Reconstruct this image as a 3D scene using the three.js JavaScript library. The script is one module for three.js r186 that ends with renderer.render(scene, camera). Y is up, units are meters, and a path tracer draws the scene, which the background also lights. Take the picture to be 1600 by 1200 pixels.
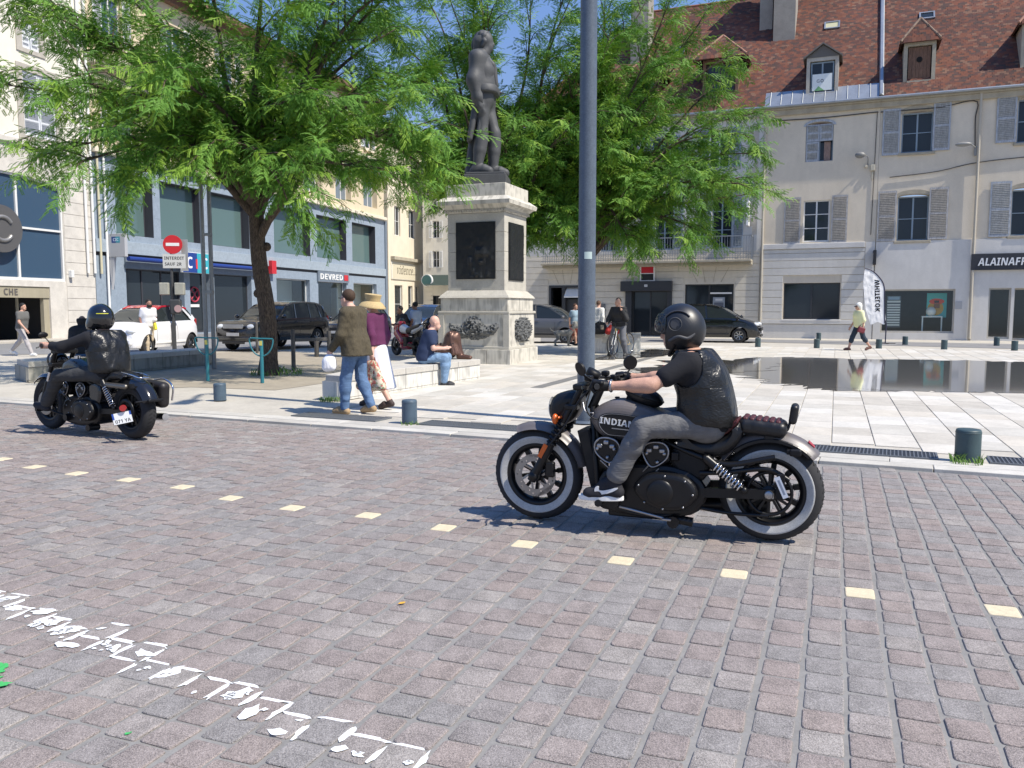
import * as THREE from 'three';
import { RoundedBoxGeometry } from 'three/addons/geometries/RoundedBoxGeometry.js';
import { FontLoader } from 'three/addons/loaders/FontLoader.js';
import { TextGeometry } from 'three/addons/geometries/TextGeometry.js';

// ---------------------------------------------------------------- camera, sky, sun, exposure
const scene = new THREE.Scene();
const FOC = 1294, EYE = 1.5, PITCH = Math.atan(118 / FOC);           // focal length in photo pixels, eye height, tilt
const camera = new THREE.PerspectiveCamera(2 * Math.atan(600 / FOC) * 180 / Math.PI, 4 / 3, 0.1, 900);
camera.position.set(0, EYE, 0);
camera.rotation.set(-PITCH, 0, 0);
const renderer = new THREE.WebGLRenderer({ antialias: true });
renderer.toneMapping = THREE.LinearToneMapping;
renderer.toneMappingExposure = 1.38;
renderer.shadowMap.enabled = true;

const SUN_AZ = 31 * Math.PI / 180, SUN_EL = 53 * Math.PI / 180;      // azimuth from +x towards the camera
const sunDir = new THREE.Vector3(Math.cos(SUN_AZ) * Math.cos(SUN_EL), Math.sin(SUN_EL), Math.sin(SUN_AZ) * Math.cos(SUN_EL));
{
  const w = 256, h = 128, d = new Float32Array(w * h * 4), v = new THREE.Vector3();
  for (let j = 0; j < h; j++) for (let i = 0; i < w; i++) {
    const th = (j + 0.5) / h * Math.PI, ph = (i + 0.5) / w * 2 * Math.PI;
    const y = -Math.cos(th); v.set(-Math.sin(th) * Math.cos(ph), y, -Math.sin(th) * Math.sin(ph));
    const up = Math.max(0, y), k = Math.pow(1 - up, 3.2), c = Math.max(0, v.dot(sunDir)), glow = 0.35 * Math.pow(c, 24) + 0.1 * Math.pow(c, 5);
    const o = (j * w + i) * 4;
    if (y < -0.02) { d[o] = 0.30; d[o + 1] = 0.29; d[o + 2] = 0.27; d[o + 3] = 1; continue; }
    d[o] = 0.06 + 0.31 * k + glow; d[o + 1] = 0.18 + 0.29 * k + glow; d[o + 2] = 0.52 + 0.06 * k + glow * 0.9; d[o + 3] = 1;
  }
  const sky = new THREE.DataTexture(d, w, h, THREE.RGBAFormat, THREE.FloatType);
  sky.mapping = THREE.EquirectangularReflectionMapping; sky.magFilter = THREE.LinearFilter; sky.minFilter = THREE.LinearFilter; sky.wrapS = THREE.RepeatWrapping; sky.needsUpdate = true;
  scene.background = sky; scene.environment = sky;
}
const sun = new THREE.DirectionalLight(new THREE.Color().setRGB(1, 0.93, 0.82), 4.5);
sun.position.copy(sunDir).multiplyScalar(120).add(new THREE.Vector3(0, 0, -25));
sun.target.position.set(0, 0, -25); sun.castShadow = true; sun.shadow.radius = 1;
Object.assign(sun.shadow.camera, { left: -60, right: 60, top: 60, bottom: -60, near: 1, far: 300 });
sun.shadow.mapSize.set(4096, 4096);
scene.add(sun, sun.target);

// ---------------------------------------------------------------- helpers
function rng(seed) { let a = seed >>> 0; return () => { a = (a + 0x6D2B79F5) >>> 0; let t = a; t = Math.imul(t ^ (t >>> 15), t | 1); t ^= t + Math.imul(t ^ (t >>> 7), t | 61); return ((t ^ (t >>> 14)) >>> 0) / 4294967296; }; }
const V = (x, y, z) => new THREE.Vector3(x, y, z);
const cosP = Math.cos(PITCH), sinP = Math.sin(PITCH);
const lerp = (a, b, t) => a + (b - a) * t, clamp = (x, a, b) => Math.min(b, Math.max(a, x));
function ray(u, v) { const a = (u - 800) / FOC, b = -(v - 600) / FOC; return V(a, b * cosP - sinP, -b * sinP - cosP); }
function G(u, v, h = 0) { const r = ray(u, v), t = (h - EYE) / r.y; return V(r.x * t, h, r.z * t); }              // photo pixel -> point on the level y = h
class Frame {                                                                                                   // a vertical plane: x along it, y up, z out of it
  constructor(o, ang) { this.o = V(o.x, 0, o.z); this.ang = ang; this.x = V(Math.cos(ang), 0, -Math.sin(ang)); this.n = V(Math.sin(ang), 0, Math.cos(ang)); }
  at(u, v, z = 0) { const r = ray(u, v), t = ((this.o.x * this.n.x + this.o.z * this.n.z) + z) / (r.x * this.n.x + r.z * this.n.z); const p = V(r.x * t, EYE + r.y * t, r.z * t); return [(p.x - this.o.x) * this.x.x + (p.z - this.o.z) * this.x.z, p.y]; }
  s(u, z = 0) { return this.at(u, 482, z)[0]; }
  world(s, y, z = 0) { return V(this.o.x + this.x.x * s + this.n.x * z, y, this.o.z + this.x.z * s + this.n.z * z); }
}
const used = new Map();
function numbered(n) { const k = used.get(n) || 0; used.set(n, k + 1); return k ? n + '_' + String(k).padStart(3, '0') : n; }
function thing(name, label, category, pos = [0, 0, 0], ry = 0, group) {
  const o = new THREE.Group(); o.name = numbered(name); o.position.set(pos.x ?? pos[0], pos.y ?? pos[1], pos.z ?? pos[2]); o.rotation.y = ry;
  o.userData = { label, category }; if (group) o.userData.group = group; scene.add(o); return o;
}
const PI = Math.PI;
// merge geometries; uv = metres by dominant axis
function mg(list) {
  const round = []; list = (Array.isArray(list) ? list.flat(9) : [list]).map((g) => { const q = g.index ? g.toNonIndexed() : g; let c = null; if (g.userData.round) { g.computeBoundingBox(); c = g.boundingBox.getCenter(V(0, 0, 0)); } for (let i = 0; i < q.attributes.position.count; i += 3) round.push(c); return q; });
  let n = 0, col = false; for (const g of list) { n += g.attributes.position.count; if (g.attributes.color) col = true; }
  const P = new Float32Array(n * 3), N = new Float32Array(n * 3), U = new Float32Array(n * 2), C = col ? new Float32Array(n * 3).fill(1) : null; let k = 0;
  for (const g of list) { P.set(g.attributes.position.array, k * 3); N.set(g.attributes.normal.array, k * 3); if (col && g.attributes.color) C.set(g.attributes.color.array, k * 3); k += g.attributes.position.count; }
  for (let i = 0; i < n; i += 3) {
    const a = i * 3, ax = P[a + 3] - P[a], ay = P[a + 4] - P[a + 1], az = P[a + 5] - P[a + 2], bx = P[a + 6] - P[a], by = P[a + 7] - P[a + 1], bz = P[a + 8] - P[a + 2];
    const rc = round[i / 3]; if (rc) { let a0 = 0; for (let j = i; j < i + 3; j++) { let t = Math.atan2(P[j * 3 + 2] - rc.z, P[j * 3] - rc.x); if (j === i) a0 = t; else { if (t - a0 > PI) t -= 2 * PI; if (t - a0 < -PI) t += 2 * PI; } U[j * 2] = t * 0.16; U[j * 2 + 1] = P[j * 3 + 1]; } continue; }
    const nx = Math.abs(ay * bz - az * by), ny = Math.abs(az * bx - ax * bz), nz = Math.abs(ax * by - ay * bx);
    for (let j = i; j < i + 3 && j < n; j++) { const x = P[j * 3], y = P[j * 3 + 1], z = P[j * 3 + 2]; if (ny >= nx && ny >= nz) { U[j * 2] = x; U[j * 2 + 1] = z; } else if (nx >= nz) { U[j * 2] = z; U[j * 2 + 1] = y; } else { U[j * 2] = x; U[j * 2 + 1] = y; } }
  }
  const g = new THREE.BufferGeometry(); g.setAttribute('position', new THREE.BufferAttribute(P, 3)); g.setAttribute('normal', new THREE.BufferAttribute(N, 3)); g.setAttribute('uv', new THREE.BufferAttribute(U, 2)); if (col) g.setAttribute('color', new THREE.BufferAttribute(C, 3)); return g;
}
function mesh(name, geo, mat, parent, extra) {
  const g = (Array.isArray(geo) || !geo.userData.keep) ? mg(geo) : geo;
  const o = new THREE.Mesh(g, mat); o.name = parent ? name : numbered(name); o.castShadow = o.receiveShadow = true; if (extra) Object.assign(o.userData, extra); (parent || scene).add(o); return o;
}
const tag = (o, label, category, group) => { o.userData.label = label; o.userData.category = category; if (group) o.userData.group = group; return o; };
const struct = (name, geo, mat, parent) => mesh(name, geo, mat, parent, parent ? {} : { kind: 'structure' });
const stuff = (o) => { o.userData.kind = 'stuff'; return o; };
const mv = (g, x = 0, y = 0, z = 0) => g.translate(x, y, z);
function box(w, h, d, x = 0, y = 0, z = 0, r) { const g = r ? new RoundedBoxGeometry(w, h, d, 1, r) : new THREE.BoxGeometry(w, h, d); return g.translate(x, y, z); }
const bx = (x0, x1, y0, y1, z0, z1, r) => box(Math.abs(x1 - x0), Math.abs(y1 - y0), Math.abs(z1 - z0), (x0 + x1) / 2, (y0 + y1) / 2, (z0 + z1) / 2, r);
function bar(a, b, r0, r1 = r0, seg = 10, capped = true) {
  a = Array.isArray(a) ? V(...a) : a; b = Array.isArray(b) ? V(...b) : b; const d = b.clone().sub(a), l = d.length();
  const g = new THREE.CylinderGeometry(r1, r0, l, seg, 1, !capped); g.translate(0, l / 2, 0); g.applyQuaternion(new THREE.Quaternion().setFromUnitVectors(V(0, 1, 0), d.divideScalar(l || 1))); return g.translate(a.x, a.y, a.z);
}
function beam(a, b, w, h) { a = V(...a); b = V(...b); const d = b.clone().sub(a), l = d.length(), g = new THREE.BoxGeometry(l, h, w); g.translate(l / 2, 0, 0); g.applyQuaternion(new THREE.Quaternion().setFromUnitVectors(V(1, 0, 0), d.normalize())); return g.translate(a.x, a.y, a.z); }
const tube = (pts, r, n = 24, rs = 8, closed = false) => new THREE.TubeGeometry(new THREE.CatmullRomCurve3(pts.map((p) => (Array.isArray(p) ? V(...p) : p)), closed), n, r, rs, closed);
function taperTube(pts, r0, r1, n = 8, rs = 6, pow = 1) {
  const c = new THREE.CatmullRomCurve3(pts), g = new THREE.TubeGeometry(c, n, 1, rs), p = g.attributes.position, q = V(0, 0, 0);
  for (let i = 0; i <= n; i++) { c.getPointAt(i / n, q); const r = lerp(r0, r1, Math.pow(i / n, pow)); for (let j = 0; j <= rs; j++) { const k = i * (rs + 1) + j; p.setXYZ(k, q.x + (p.getX(k) - q.x) * r, q.y + (p.getY(k) - q.y) * r, q.z + (p.getZ(k) - q.z) * r); } }
  return g;
}
const lathe = (pts, seg = 32) => new THREE.LatheGeometry(pts.map((p) => new THREE.Vector2(p[0], p[1])), seg);
const latheZ = (pts, seg = 40) => lathe(pts, seg).rotateX(PI / 2);
function shape(pts, holes = []) { const s = new THREE.Shape(pts.map((p) => new THREE.Vector2(p[0], p[1]))); for (const h of holes) s.holes.push(new THREE.Path(h.map((p) => new THREE.Vector2(p[0], p[1])))); return s; }
const ext = (pts, d, holes = [], bev = 0, seg = 1) => new THREE.ExtrudeGeometry(shape(pts, holes), { depth: d, bevelEnabled: bev > 0, bevelThickness: bev, bevelSize: bev, bevelOffset: -bev, bevelSegments: seg, curveSegments: 8 });
const extC = (pts, d, holes, bev, seg) => ext(pts, d - 2 * (bev || 0), holes, bev, seg).translate(0, 0, -d / 2 + (bev || 0));
function smoothPts(pts, n = 4, closed = true) { return new THREE.CatmullRomCurve3(pts.map((p) => V(p[0], p[1], 0)), closed, 'centripetal').getPoints(pts.length * n).slice(0, closed ? -1 : undefined).map((p) => [p.x, p.y]); }
const rectP = (x0, x1, y0, y1) => [[x0, y0], [x1, y0], [x1, y1], [x0, y1]];
function archP(x0, x1, y0, ys, yt, n = 10) { const p = [[x0, y0], [x1, y0]], w = (x1 - x0) / 2, c = (x0 + x1) / 2; for (let i = 0; i <= n; i++) { const a = PI * i / n; p.push([c + w * Math.cos(a), ys + (yt - ys) * Math.sin(a)]); } return p; }
function ring(R, r, seg = 32, rs = 8) { return new THREE.TorusGeometry(R, r, rs, seg); }

// ---------------------------------------------------------------- textures (surface grain only)
function vnoise(per, seed) { const r = rng(seed), t = new Float32Array(per * per); for (let i = 0; i < t.length; i++) t[i] = r(); return (x, y) => { x *= per; y *= per; const i = Math.floor(x), j = Math.floor(y), s = x - i, q = y - j, fx = s * s * (3 - 2 * s), fy = q * q * (3 - 2 * q), a = ((i % per) + per) % per, b = ((j % per) + per) % per, a1 = (a + 1) % per, b1 = (b + 1) % per; return lerp(lerp(t[b * per + a], t[b * per + a1], fx), lerp(t[b1 * per + a], t[b1 * per + a1], fx), fy); }; }
function makeTex(size, fn, linear = true) {
  const d = new Uint8Array(size * size * 4); for (let j = 0; j < size; j++) for (let i = 0; i < size; i++) { const c = fn(i / size, j / size), o = (j * size + i) * 4; for (let k = 0; k < 3; k++) d[o + k] = clamp((c.length ? c[k] : c) * 255, 0, 255); d[o + 3] = 255; }
  const t = new THREE.DataTexture(d, size, size); t.wrapS = t.wrapT = THREE.RepeatWrapping; t.magFilter = THREE.LinearFilter; t.minFilter = THREE.LinearMipmapLinearFilter; t.generateMipmaps = true; if (!linear) t.colorSpace = THREE.SRGBColorSpace; t.needsUpdate = true; return t;
}
const n4 = vnoise(4, 1), n8 = vnoise(8, 2), n16 = vnoise(16, 3), n32 = vnoise(32, 4), n64 = vnoise(64, 5), n128 = vnoise(128, 6), n256 = vnoise(256, 7);
const fbm = (x, y) => 0.36 * n4(x, y) + 0.25 * n8(x, y) + 0.17 * n16(x, y) + 0.12 * n32(x, y) + 0.1 * n64(x, y);
const TEX = {
  granite: makeTex(512, (x, y) => { const s = n256(x, y), c = n128(x + 0.3, y + 0.1), b = fbm(x, y); const v = 0.42 + 0.5 * s * s + (c - 0.5) * 0.42 + (b - 0.5) * 0.4; return [v * 1.01, v, v * 0.985]; }),
  mottle: makeTex(512, (x, y) => { const b = fbm(x, y), f = n256(x, y), g = n64(x + 0.4, y); return 0.80 + (b - 0.5) * 0.34 + (f - 0.5) * 0.14 + (g - 0.5) * 0.08; }),
  plaster: makeTex(512, (x, y) => { const b = fbm(x, y), f = n256(x, y), s = n32(x, y * 0.25); return 0.88 + (b - 0.5) * 0.2 + (f - 0.5) * 0.07 + (s - 0.5) * 0.05; }),
  streak: makeTex(512, (x, y) => { const a = n64(x, y * 0.125), b = n32(x + 0.2, y * 0.125), c = n16(x, y), f = n256(x, y), m = clamp((a * 0.5 + b * 0.5 + c * 0.7 - 0.78) * 2.0, 0, 1); return 0.96 - 0.34 * m * (0.75 + 0.5 * f) + (f - 0.5) * 0.1; }),
  bark: makeTex(256, (x, y) => { const a = n64(x, y * 0.25), b = n32(x + 0.5, y * 0.25), f = n128(x, y); return 0.55 + (a - 0.5) * 0.6 + (b - 0.5) * 0.4 + (f - 0.5) * 0.3; }),
  wood: makeTex(256, (x, y) => { const a = n64(x, y * 0.125), b = n16(x, y * 0.25), f = n256(x, y * 0.25); return 0.72 + (a - 0.5) * 0.35 + (b - 0.5) * 0.25 + (f - 0.5) * 0.15; }),
  fine: makeTex(256, (x, y) => 0.8 + (n128(x, y) - 0.5) * 0.25 + (n256(x, y) - 0.5) * 0.2 + (n16(x, y) - 0.5) * 0.12),
  weave: makeTex(256, (x, y) => { const f = n256(x, y), t = 0.5 + 0.5 * Math.sin((x + y) * 2 * PI * 64), b = n16(x, y); return 0.74 + 0.13 * t + (f - 0.5) * 0.2 + (b - 0.5) * 0.24; }),
  fold: makeTex(256, (x, y) => { const b = n8(x, y), c = n16(x + 0.3, y * 0.5), f = n64(x, y); return 0.5 + (b - 0.5) * 0.6 + (c - 0.5) * 0.45 + (f - 0.5) * 0.1; }),
};
const texClone = new Map();
function tex(kind, metres) { const k = kind + metres; if (!texClone.has(k)) { const t = TEX[kind].clone(); t.repeat.set(1 / metres, 1 / metres); t.needsUpdate = true; texClone.set(k, t); } return texClone.get(k); }
const lin = (c) => (Array.isArray(c) ? new THREE.Color().setRGB(...c) : new THREE.Color(c));
const M = (c, r = 0.6, e = {}) => new THREE.MeshPhysicalMaterial({ color: lin(c), roughness: r, side: THREE.DoubleSide, ...e });
function TM(c, r, kind, metres, bump = 0, e = {}) { const t = tex(kind, metres); return M(c, r, { ...(kind === 'fold' ? {} : { map: t }), ...(bump ? { bumpMap: t, bumpScale: bump } : {}), ...e }); }
function canvasTex(w, h, draw) { const c = document.createElement('canvas'); c.width = w; c.height = h; const x = c.getContext('2d'); draw(x, w, h); const t = new THREE.CanvasTexture(c); t.colorSpace = THREE.SRGBColorSpace; t.magFilter = THREE.LinearFilter; return t; }
function panel(name, w, h, draw, px, parent, x, y, z, ry = 0, rough = 0.5, e = {}) {                                // a printed sheet
  const g = new THREE.PlaneGeometry(w, h); g.userData.keep = true; const o = mesh(name, g, M(0xffffff, rough, { map: canvasTex(px, Math.max(8, Math.round(px * h / w)), draw), ...e }), parent); o.position.set(x, y, z); o.rotation.y = ry; return o;
}
const font = await new FontLoader().loadAsync('fonts/droid/droid_sans_bold.typeface.json');
function text3(str, size, depth, sx = 1) { const g = new TextGeometry(str, { font, size, depth, curveSegments: 3, bevelEnabled: false }); g.computeBoundingBox(); const b = g.boundingBox; g.translate(-(b.min.x + b.max.x) / 2, -(b.min.y + b.max.y) / 2, 0); g.scale(sx, 1, 1); return g; }

const MT = {
  steel: M([0.42, 0.43, 0.44], 0.35, { metalness: 1 }), chrome: M([0.7, 0.7, 0.72], 0.12, { metalness: 1 }), blackMetal: M([0.02, 0.02, 0.022], 0.38), blackGloss: M([0.012, 0.012, 0.013], 0.16, { clearcoat: 0.6, clearcoatRoughness: 0.1 }),
  rubber: TM([0.03, 0.03, 0.032], 0.85, 'fine', 0.3), glassDark: M([0.02, 0.026, 0.032], 0.06, { specularIntensity: 1 }), white: M([0.78, 0.78, 0.76], 0.5), darkFrame: M([0.03, 0.033, 0.04], 0.45),
  glass: M([0.93, 0.96, 0.95], 0.02, { transmission: 1, thickness: 0, ior: 1.45 }), red: M([0.55, 0.02, 0.03], 0.4), skin: TM([0.78, 0.47, 0.36], 0.55, 'fine', 0.2), skinTan: TM([0.66, 0.38, 0.27], 0.55, 'fine', 0.2), skinDark: TM([0.34, 0.19, 0.13], 0.55, 'fine', 0.2),
};
Object.assign(MT, { eye: M([0.03, 0.025, 0.02], 0.3), brow: M([0.08, 0.05, 0.035], 0.8), lip: M([0.45, 0.2, 0.17], 0.6) });
const UPV = V(0, 1, 0);
// ---------------------------------------------------------------- the ground
const GA = 21.3 * PI / 180, gx = V(Math.cos(GA), 0, Math.sin(GA)), gz = V(Math.sin(GA), 0, -Math.cos(GA));       // paving grid: gx along the kerb, gz away
const toGrid = (p) => [p.x * gx.x + p.z * gx.z, p.x * gz.x + p.z * gz.z];
const fromGrid = (a, b, y = 0) => V(gx.x * a + gz.x * b, y, gx.z * a + gz.z * b);
const K0 = G(0, 630), K1 = G(1600, 747), kd = K1.clone().sub(K0).normalize(), kn = V(kd.z, 0, -kd.x);             // kerb line, kn points away from the camera
const kerbSide = (p) => (p.x - K0.x) * kn.x + (p.z - K0.z) * kn.z;                                              // metres beyond the kerb line
const kerbAlong = (p) => (p.x - K0.x) * kd.x + (p.z - K0.z) * kd.z;
const kerbPt = (a, s, y = 0) => V(K0.x + kd.x * a + kn.x * s, y, K0.z + kd.z * a + kn.z * s);
const KA = Math.atan2(kd.z, kd.x);
function sheet(pts, y, holes = []) { const s = shape(pts.map((p) => [p.x, -p.z]), holes.map((h) => h.map((p) => [p.x, -p.z]))); const g = new THREE.ShapeGeometry(s, 1); g.rotateX(-PI / 2); return g.translate(0, y, 0); }
const PAVE = 0.035;                                                                                              // the square lies a low kerb above the road

struct('ground', sheet([V(-400, 0, 60), V(400, 0, 60), V(400, 0, -500), V(-400, 0, -500)], -0.1), TM([0.36, 0.34, 0.31], 0.9, 'mottle', 4));
// carriageway of granite setts: grout bed, the nearest setts one by one, the rest joined
const roadPts = [kerbPt(-14, -0.02), kerbPt(40, -0.02), V(40, 0, 6), V(-30, 0, 6)];
const road = struct('road', sheet(roadPts, 0), TM([0.29, 0.28, 0.262], 0.95, 'mottle', 0.9, 0.004));
const settPal = [[0.30, 0.262, 0.25], [0.31, 0.272, 0.26], [0.29, 0.252, 0.242], [0.325, 0.297, 0.285], [0.30, 0.266, 0.256], [0.285, 0.272, 0.268], [0.305, 0.264, 0.252], [0.295, 0.26, 0.25], [0.335, 0.312, 0.297], [0.295, 0.253, 0.24], [0.275, 0.255, 0.25], [0.31, 0.266, 0.25]];
const settMats = settPal.map((c) => TM(c.map((x, i) => x * [1.52, 1.5, 1.46][i]), 0.86, 'granite', 0.42, 0.0035));
const creamMat = TM([0.78, 0.67, 0.46], 0.8, 'fine', 0.3, 0.002);
function settGeo(w, l, seed, h = 0.0068, y0 = -0.01) {                                                            // an uneven block with a worn, rounded top
  const r = rng(seed), out = [], n = 12, c = 0.013; const base = [];
  const corner = [[1, 1], [-1, 1], [-1, -1], [1, -1]];
  for (const [sx, sz] of corner) { const X = sx * (w / 2 - 0.004 * r()), Z = sz * (l / 2 - 0.004 * r()), k = c * (0.6 + r()); const a = [X - sx * k, Z], m = [X - sx * k * 0.28, Z - sz * k * 0.28], b = [X, Z - sz * k]; const fwd = sx * sz > 0; base.push(...(fwd ? [b, m, a] : [a, m, b])); }
  const rings = [[1, y0], [1, h - 0.0042], [0.965, h - 0.0012], [0.88, h]]; const P = []; const tilt = [(r() - 0.5) * 0.012, (r() - 0.5) * 0.012];
  const pt = (i, k) => { const b = base[i % n], s = rings[k][0]; return [b[0] * s, rings[k][1] + (k ? b[0] * tilt[0] + b[1] * tilt[1] : 0), b[1] * s]; };
  for (let k = 0; k < 3; k++) for (let i = 0; i < n; i++) { const a = pt(i, k), b = pt(i + 1, k), c2 = pt(i + 1, k + 1), d = pt(i, k + 1); P.push(...a, ...c2, ...b, ...a, ...d, ...c2); }
  for (let i = 1; i < n - 1; i++) P.push(...pt(0, 3), ...pt(i + 1, 3), ...pt(i, 3));
  const g = new THREE.BufferGeometry(); g.setAttribute('position', new THREE.BufferAttribute(new Float32Array(P), 3)); g.computeVertexNormals(); return g;
}
const CW = 0.164, CL = 0.166;
const settVar = []; for (let i = 0; i < 10; i++) { const g = mg(settGeo(0.144 + 0.007 * ((i * 7) % 5) / 4, 0.1525 + 0.008 * ((i * 3) % 5) / 4, 100 + i)); g.userData.keep = true; settVar.push(g); }
// shift the grain of every variant so that no two show the same patch
settVar.forEach((g, i) => { const u = g.attributes.uv; for (let k = 0; k < u.count; k++) u.setXY(k, u.getX(k) + i * 0.171, u.getY(k) + i * 0.093); });
const setts = [];
{
  const r = rng(11), creams = [[65, 730], [130, 740], [200, 752], [284, 764], [373, 778], [470, 793], [580, 809], [698, 828], [833, 848], [988, 872], [1160, 898], [1356, 923], [1582, 960], [5, 720], [-60, 711]].map(([u, v]) => toGrid(G(u, v)));
  for (let i = -120; i < 110; i++) {
    const off = r() * CL, drift = (r() - 0.5) * 0.01;
    for (let j = -12; j < 130; j++) {
      const a = i * CW + drift * (j % 7) * 0.2, b = j * CL + off + (r() - 0.5) * 0.008; const jr = [r(), r(), r(), r()], p = fromGrid(a, b);
      if (kerbSide(p) > -0.085) continue; const d = -p.z; if (d < 1.7 || d > 17 || Math.abs(p.x) > d * 0.66 + 0.5) continue;
      const patch = n16(a * 0.02 + 0.31, b * 0.02 + 0.77); let ci = Math.floor(jr[0] * settPal.length); if (patch > 0.66 && jr[1] < 0.3) ci = 5;
      setts.push({ p, a, b, ci, vi: Math.floor(jr[2] * 10), rot: -GA + (jr[3] - 0.5) * 0.05 + (jr[1] > 0.5 ? PI : 0), cream: false, d: p.length(), dy: (jr[1] - 0.5) * 0.004 });
    }
  }
  for (const [a, b] of creams) { let best = null, bd = 0.02; for (const s of setts) { const q = (s.a - a) ** 2 + (s.b - b) ** 2; if (q < bd) { bd = q; best = s; } } if (best) best.cream = true; }
  setts.sort((x, y) => (y.cream - x.cream) || x.d - y.d);
  const inView = (s) => { const u = 800 + FOC * s.p.x / -s.p.z; return u > -60 && u < 1660 && s.d > 2.45; };
  const rest = []; let k = 0;
  for (const s of setts) {
    if (k < 300 && (s.cream || inView(s))) {
      const o = new THREE.Mesh(settVar[s.vi], s.cream ? creamMat : settMats[s.ci]); o.name = s.cream ? 'cream_stone' : 'sett'; o.position.set(s.p.x, s.dy, s.p.z); o.rotation.y = s.rot; o.castShadow = o.receiveShadow = true; road.add(o); k++;
    } else rest.push(s);
  }
  // the rest, joined: same shapes, colour in the vertices
  const nv = settVar[0].attributes.position.count, tot = rest.length * nv, P = new Float32Array(tot * 3), N = new Float32Array(tot * 3), U = new Float32Array(tot * 2), C = new Float32Array(tot * 3); let q = 0;
  const v = V(0, 0, 0);
  for (const s of rest) {
    const g = settVar[s.vi], cs = Math.cos(s.rot), sn = Math.sin(s.rot), p = g.attributes.position.array, m = g.attributes.normal.array, u = g.attributes.uv.array, c = settPal[s.ci];
    for (let i = 0; i < nv; i++, q++) {
      const x = p[i * 3], y = p[i * 3 + 1], z = p[i * 3 + 2]; P[q * 3] = s.p.x + x * cs + z * sn; P[q * 3 + 1] = y + s.dy; P[q * 3 + 2] = s.p.z - x * sn + z * cs;
      const a = m[i * 3], b = m[i * 3 + 2]; N[q * 3] = a * cs + b * sn; N[q * 3 + 1] = m[i * 3 + 1]; N[q * 3 + 2] = -a * sn + b * cs; U[q * 2] = u[i * 2] + s.p.x; U[q * 2 + 1] = u[i * 2 + 1] + s.p.z; C[q * 3] = c[0] * 1.52; C[q * 3 + 1] = c[1] * 1.5; C[q * 3 + 2] = c[2] * 1.46;
    }
  }
  const g = new THREE.BufferGeometry(); g.setAttribute('position', new THREE.BufferAttribute(P, 3)); g.setAttribute('normal', new THREE.BufferAttribute(N, 3)); g.setAttribute('uv', new THREE.BufferAttribute(U, 2)); g.setAttribute('color', new THREE.BufferAttribute(C, 3)); g.userData.keep = true;
  stuff(mesh('setts', g, TM([1, 1, 1], 0.86, 'granite', 0.42, 0.0035, { vertexColors: true }), road));
}
// worn white paint: it survives in the joints and as flakes on the stones; a dab of green
{
  const r = rng(5), W = [], a0 = toGrid(G(-60, 925)), a1 = toGrid(G(615, 1196)), dx = a1[0] - a0[0], dz = a1[1] - a0[1], L = Math.hypot(dx, dz);
  const blob = (a, b, ra, rb, rot, y) => { const n = 11, pts = []; for (let i = 0; i < n; i++) { const t = 2 * PI * i / n, k = 0.55 + 0.75 * r(), x = Math.cos(t) * ra * k, z = Math.sin(t) * rb * k; pts.push(fromGrid(a + x * Math.cos(rot) - z * Math.sin(rot), b + x * Math.sin(rot) + z * Math.cos(rot))); } return sheet(pts, y); };
  for (const s of setts) {
    const t = ((s.a - a0[0]) * dx + (s.b - a0[1]) * dz) / L, o = (-(s.a - a0[0]) * dz + (s.b - a0[1]) * dx) / L; if (t < -0.2 || t > L + 0.02 || Math.abs(o) > 0.125) continue;
    const far = 1 - t / L;
    if (r() < 0.86) W.push(blob(s.a + (r() - 0.5) * 0.03, s.b + CL / 2, 0.07, 0.017 + 0.008 * r(), (r() - 0.5) * 0.12, 0.0048));            // joint across
    if (r() < 0.74 + 0.2 * far) W.push(blob(s.a + CW / 2, s.b + (r() - 0.5) * 0.03, 0.015 + 0.006 * r(), 0.065, (r() - 0.5) * 0.12, 0.0052));
    const nb = Math.floor(r() * (2.6 + 11 * far)); for (let k = 0; k < nb; k++) { const q = 0.008 + 0.034 * r() * r(); W.push(blob(s.a + (r() - 0.5) * 0.1, s.b + (r() - 0.5) * 0.1, q * (1 + r()), q, r() * 3, 0.0108)); }
  }
  stuff(mesh('white_paint', W, M([0.84, 0.85, 0.84], 0.7), road));
  const Gp = []; for (let k = 0; k < 16; k++) { const c = toGrid(G(-16 + 24 * r(), 1042 + 34 * r())), q = 0.01 + 0.016 * r(); Gp.push(blob(c[0], c[1], q * 1.6, q, r() * 3, 0.0108 + k * 0.0001)); }
  { const c = toGrid(G(200, 1151)); Gp.push(blob(c[0], c[1], 0.012, 0.008, 1, 0.0128)); }
  stuff(mesh('green_paint', Gp, M([0.06, 0.42, 0.11], 0.7), road));
}
// a fallen leaf
{ const p = G(622, 948), g = ext(smoothPts([[0, 0], [0.02, 0.008], [0.04, 0.003], [0.045, 0], [0.03, -0.008], [0.01, -0.006]], 3), 0.001).rotateX(-PI / 2 + 0.2); const o = mesh('fallen_leaf', g, M([0.6, 0.33, 0.04], 0.7)); o.position.set(p.x, 0.015, p.z); o.rotation.y = 0.7; tag(o, 'single small dry yellow leaf lying on the setts', 'leaf'); }
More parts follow.
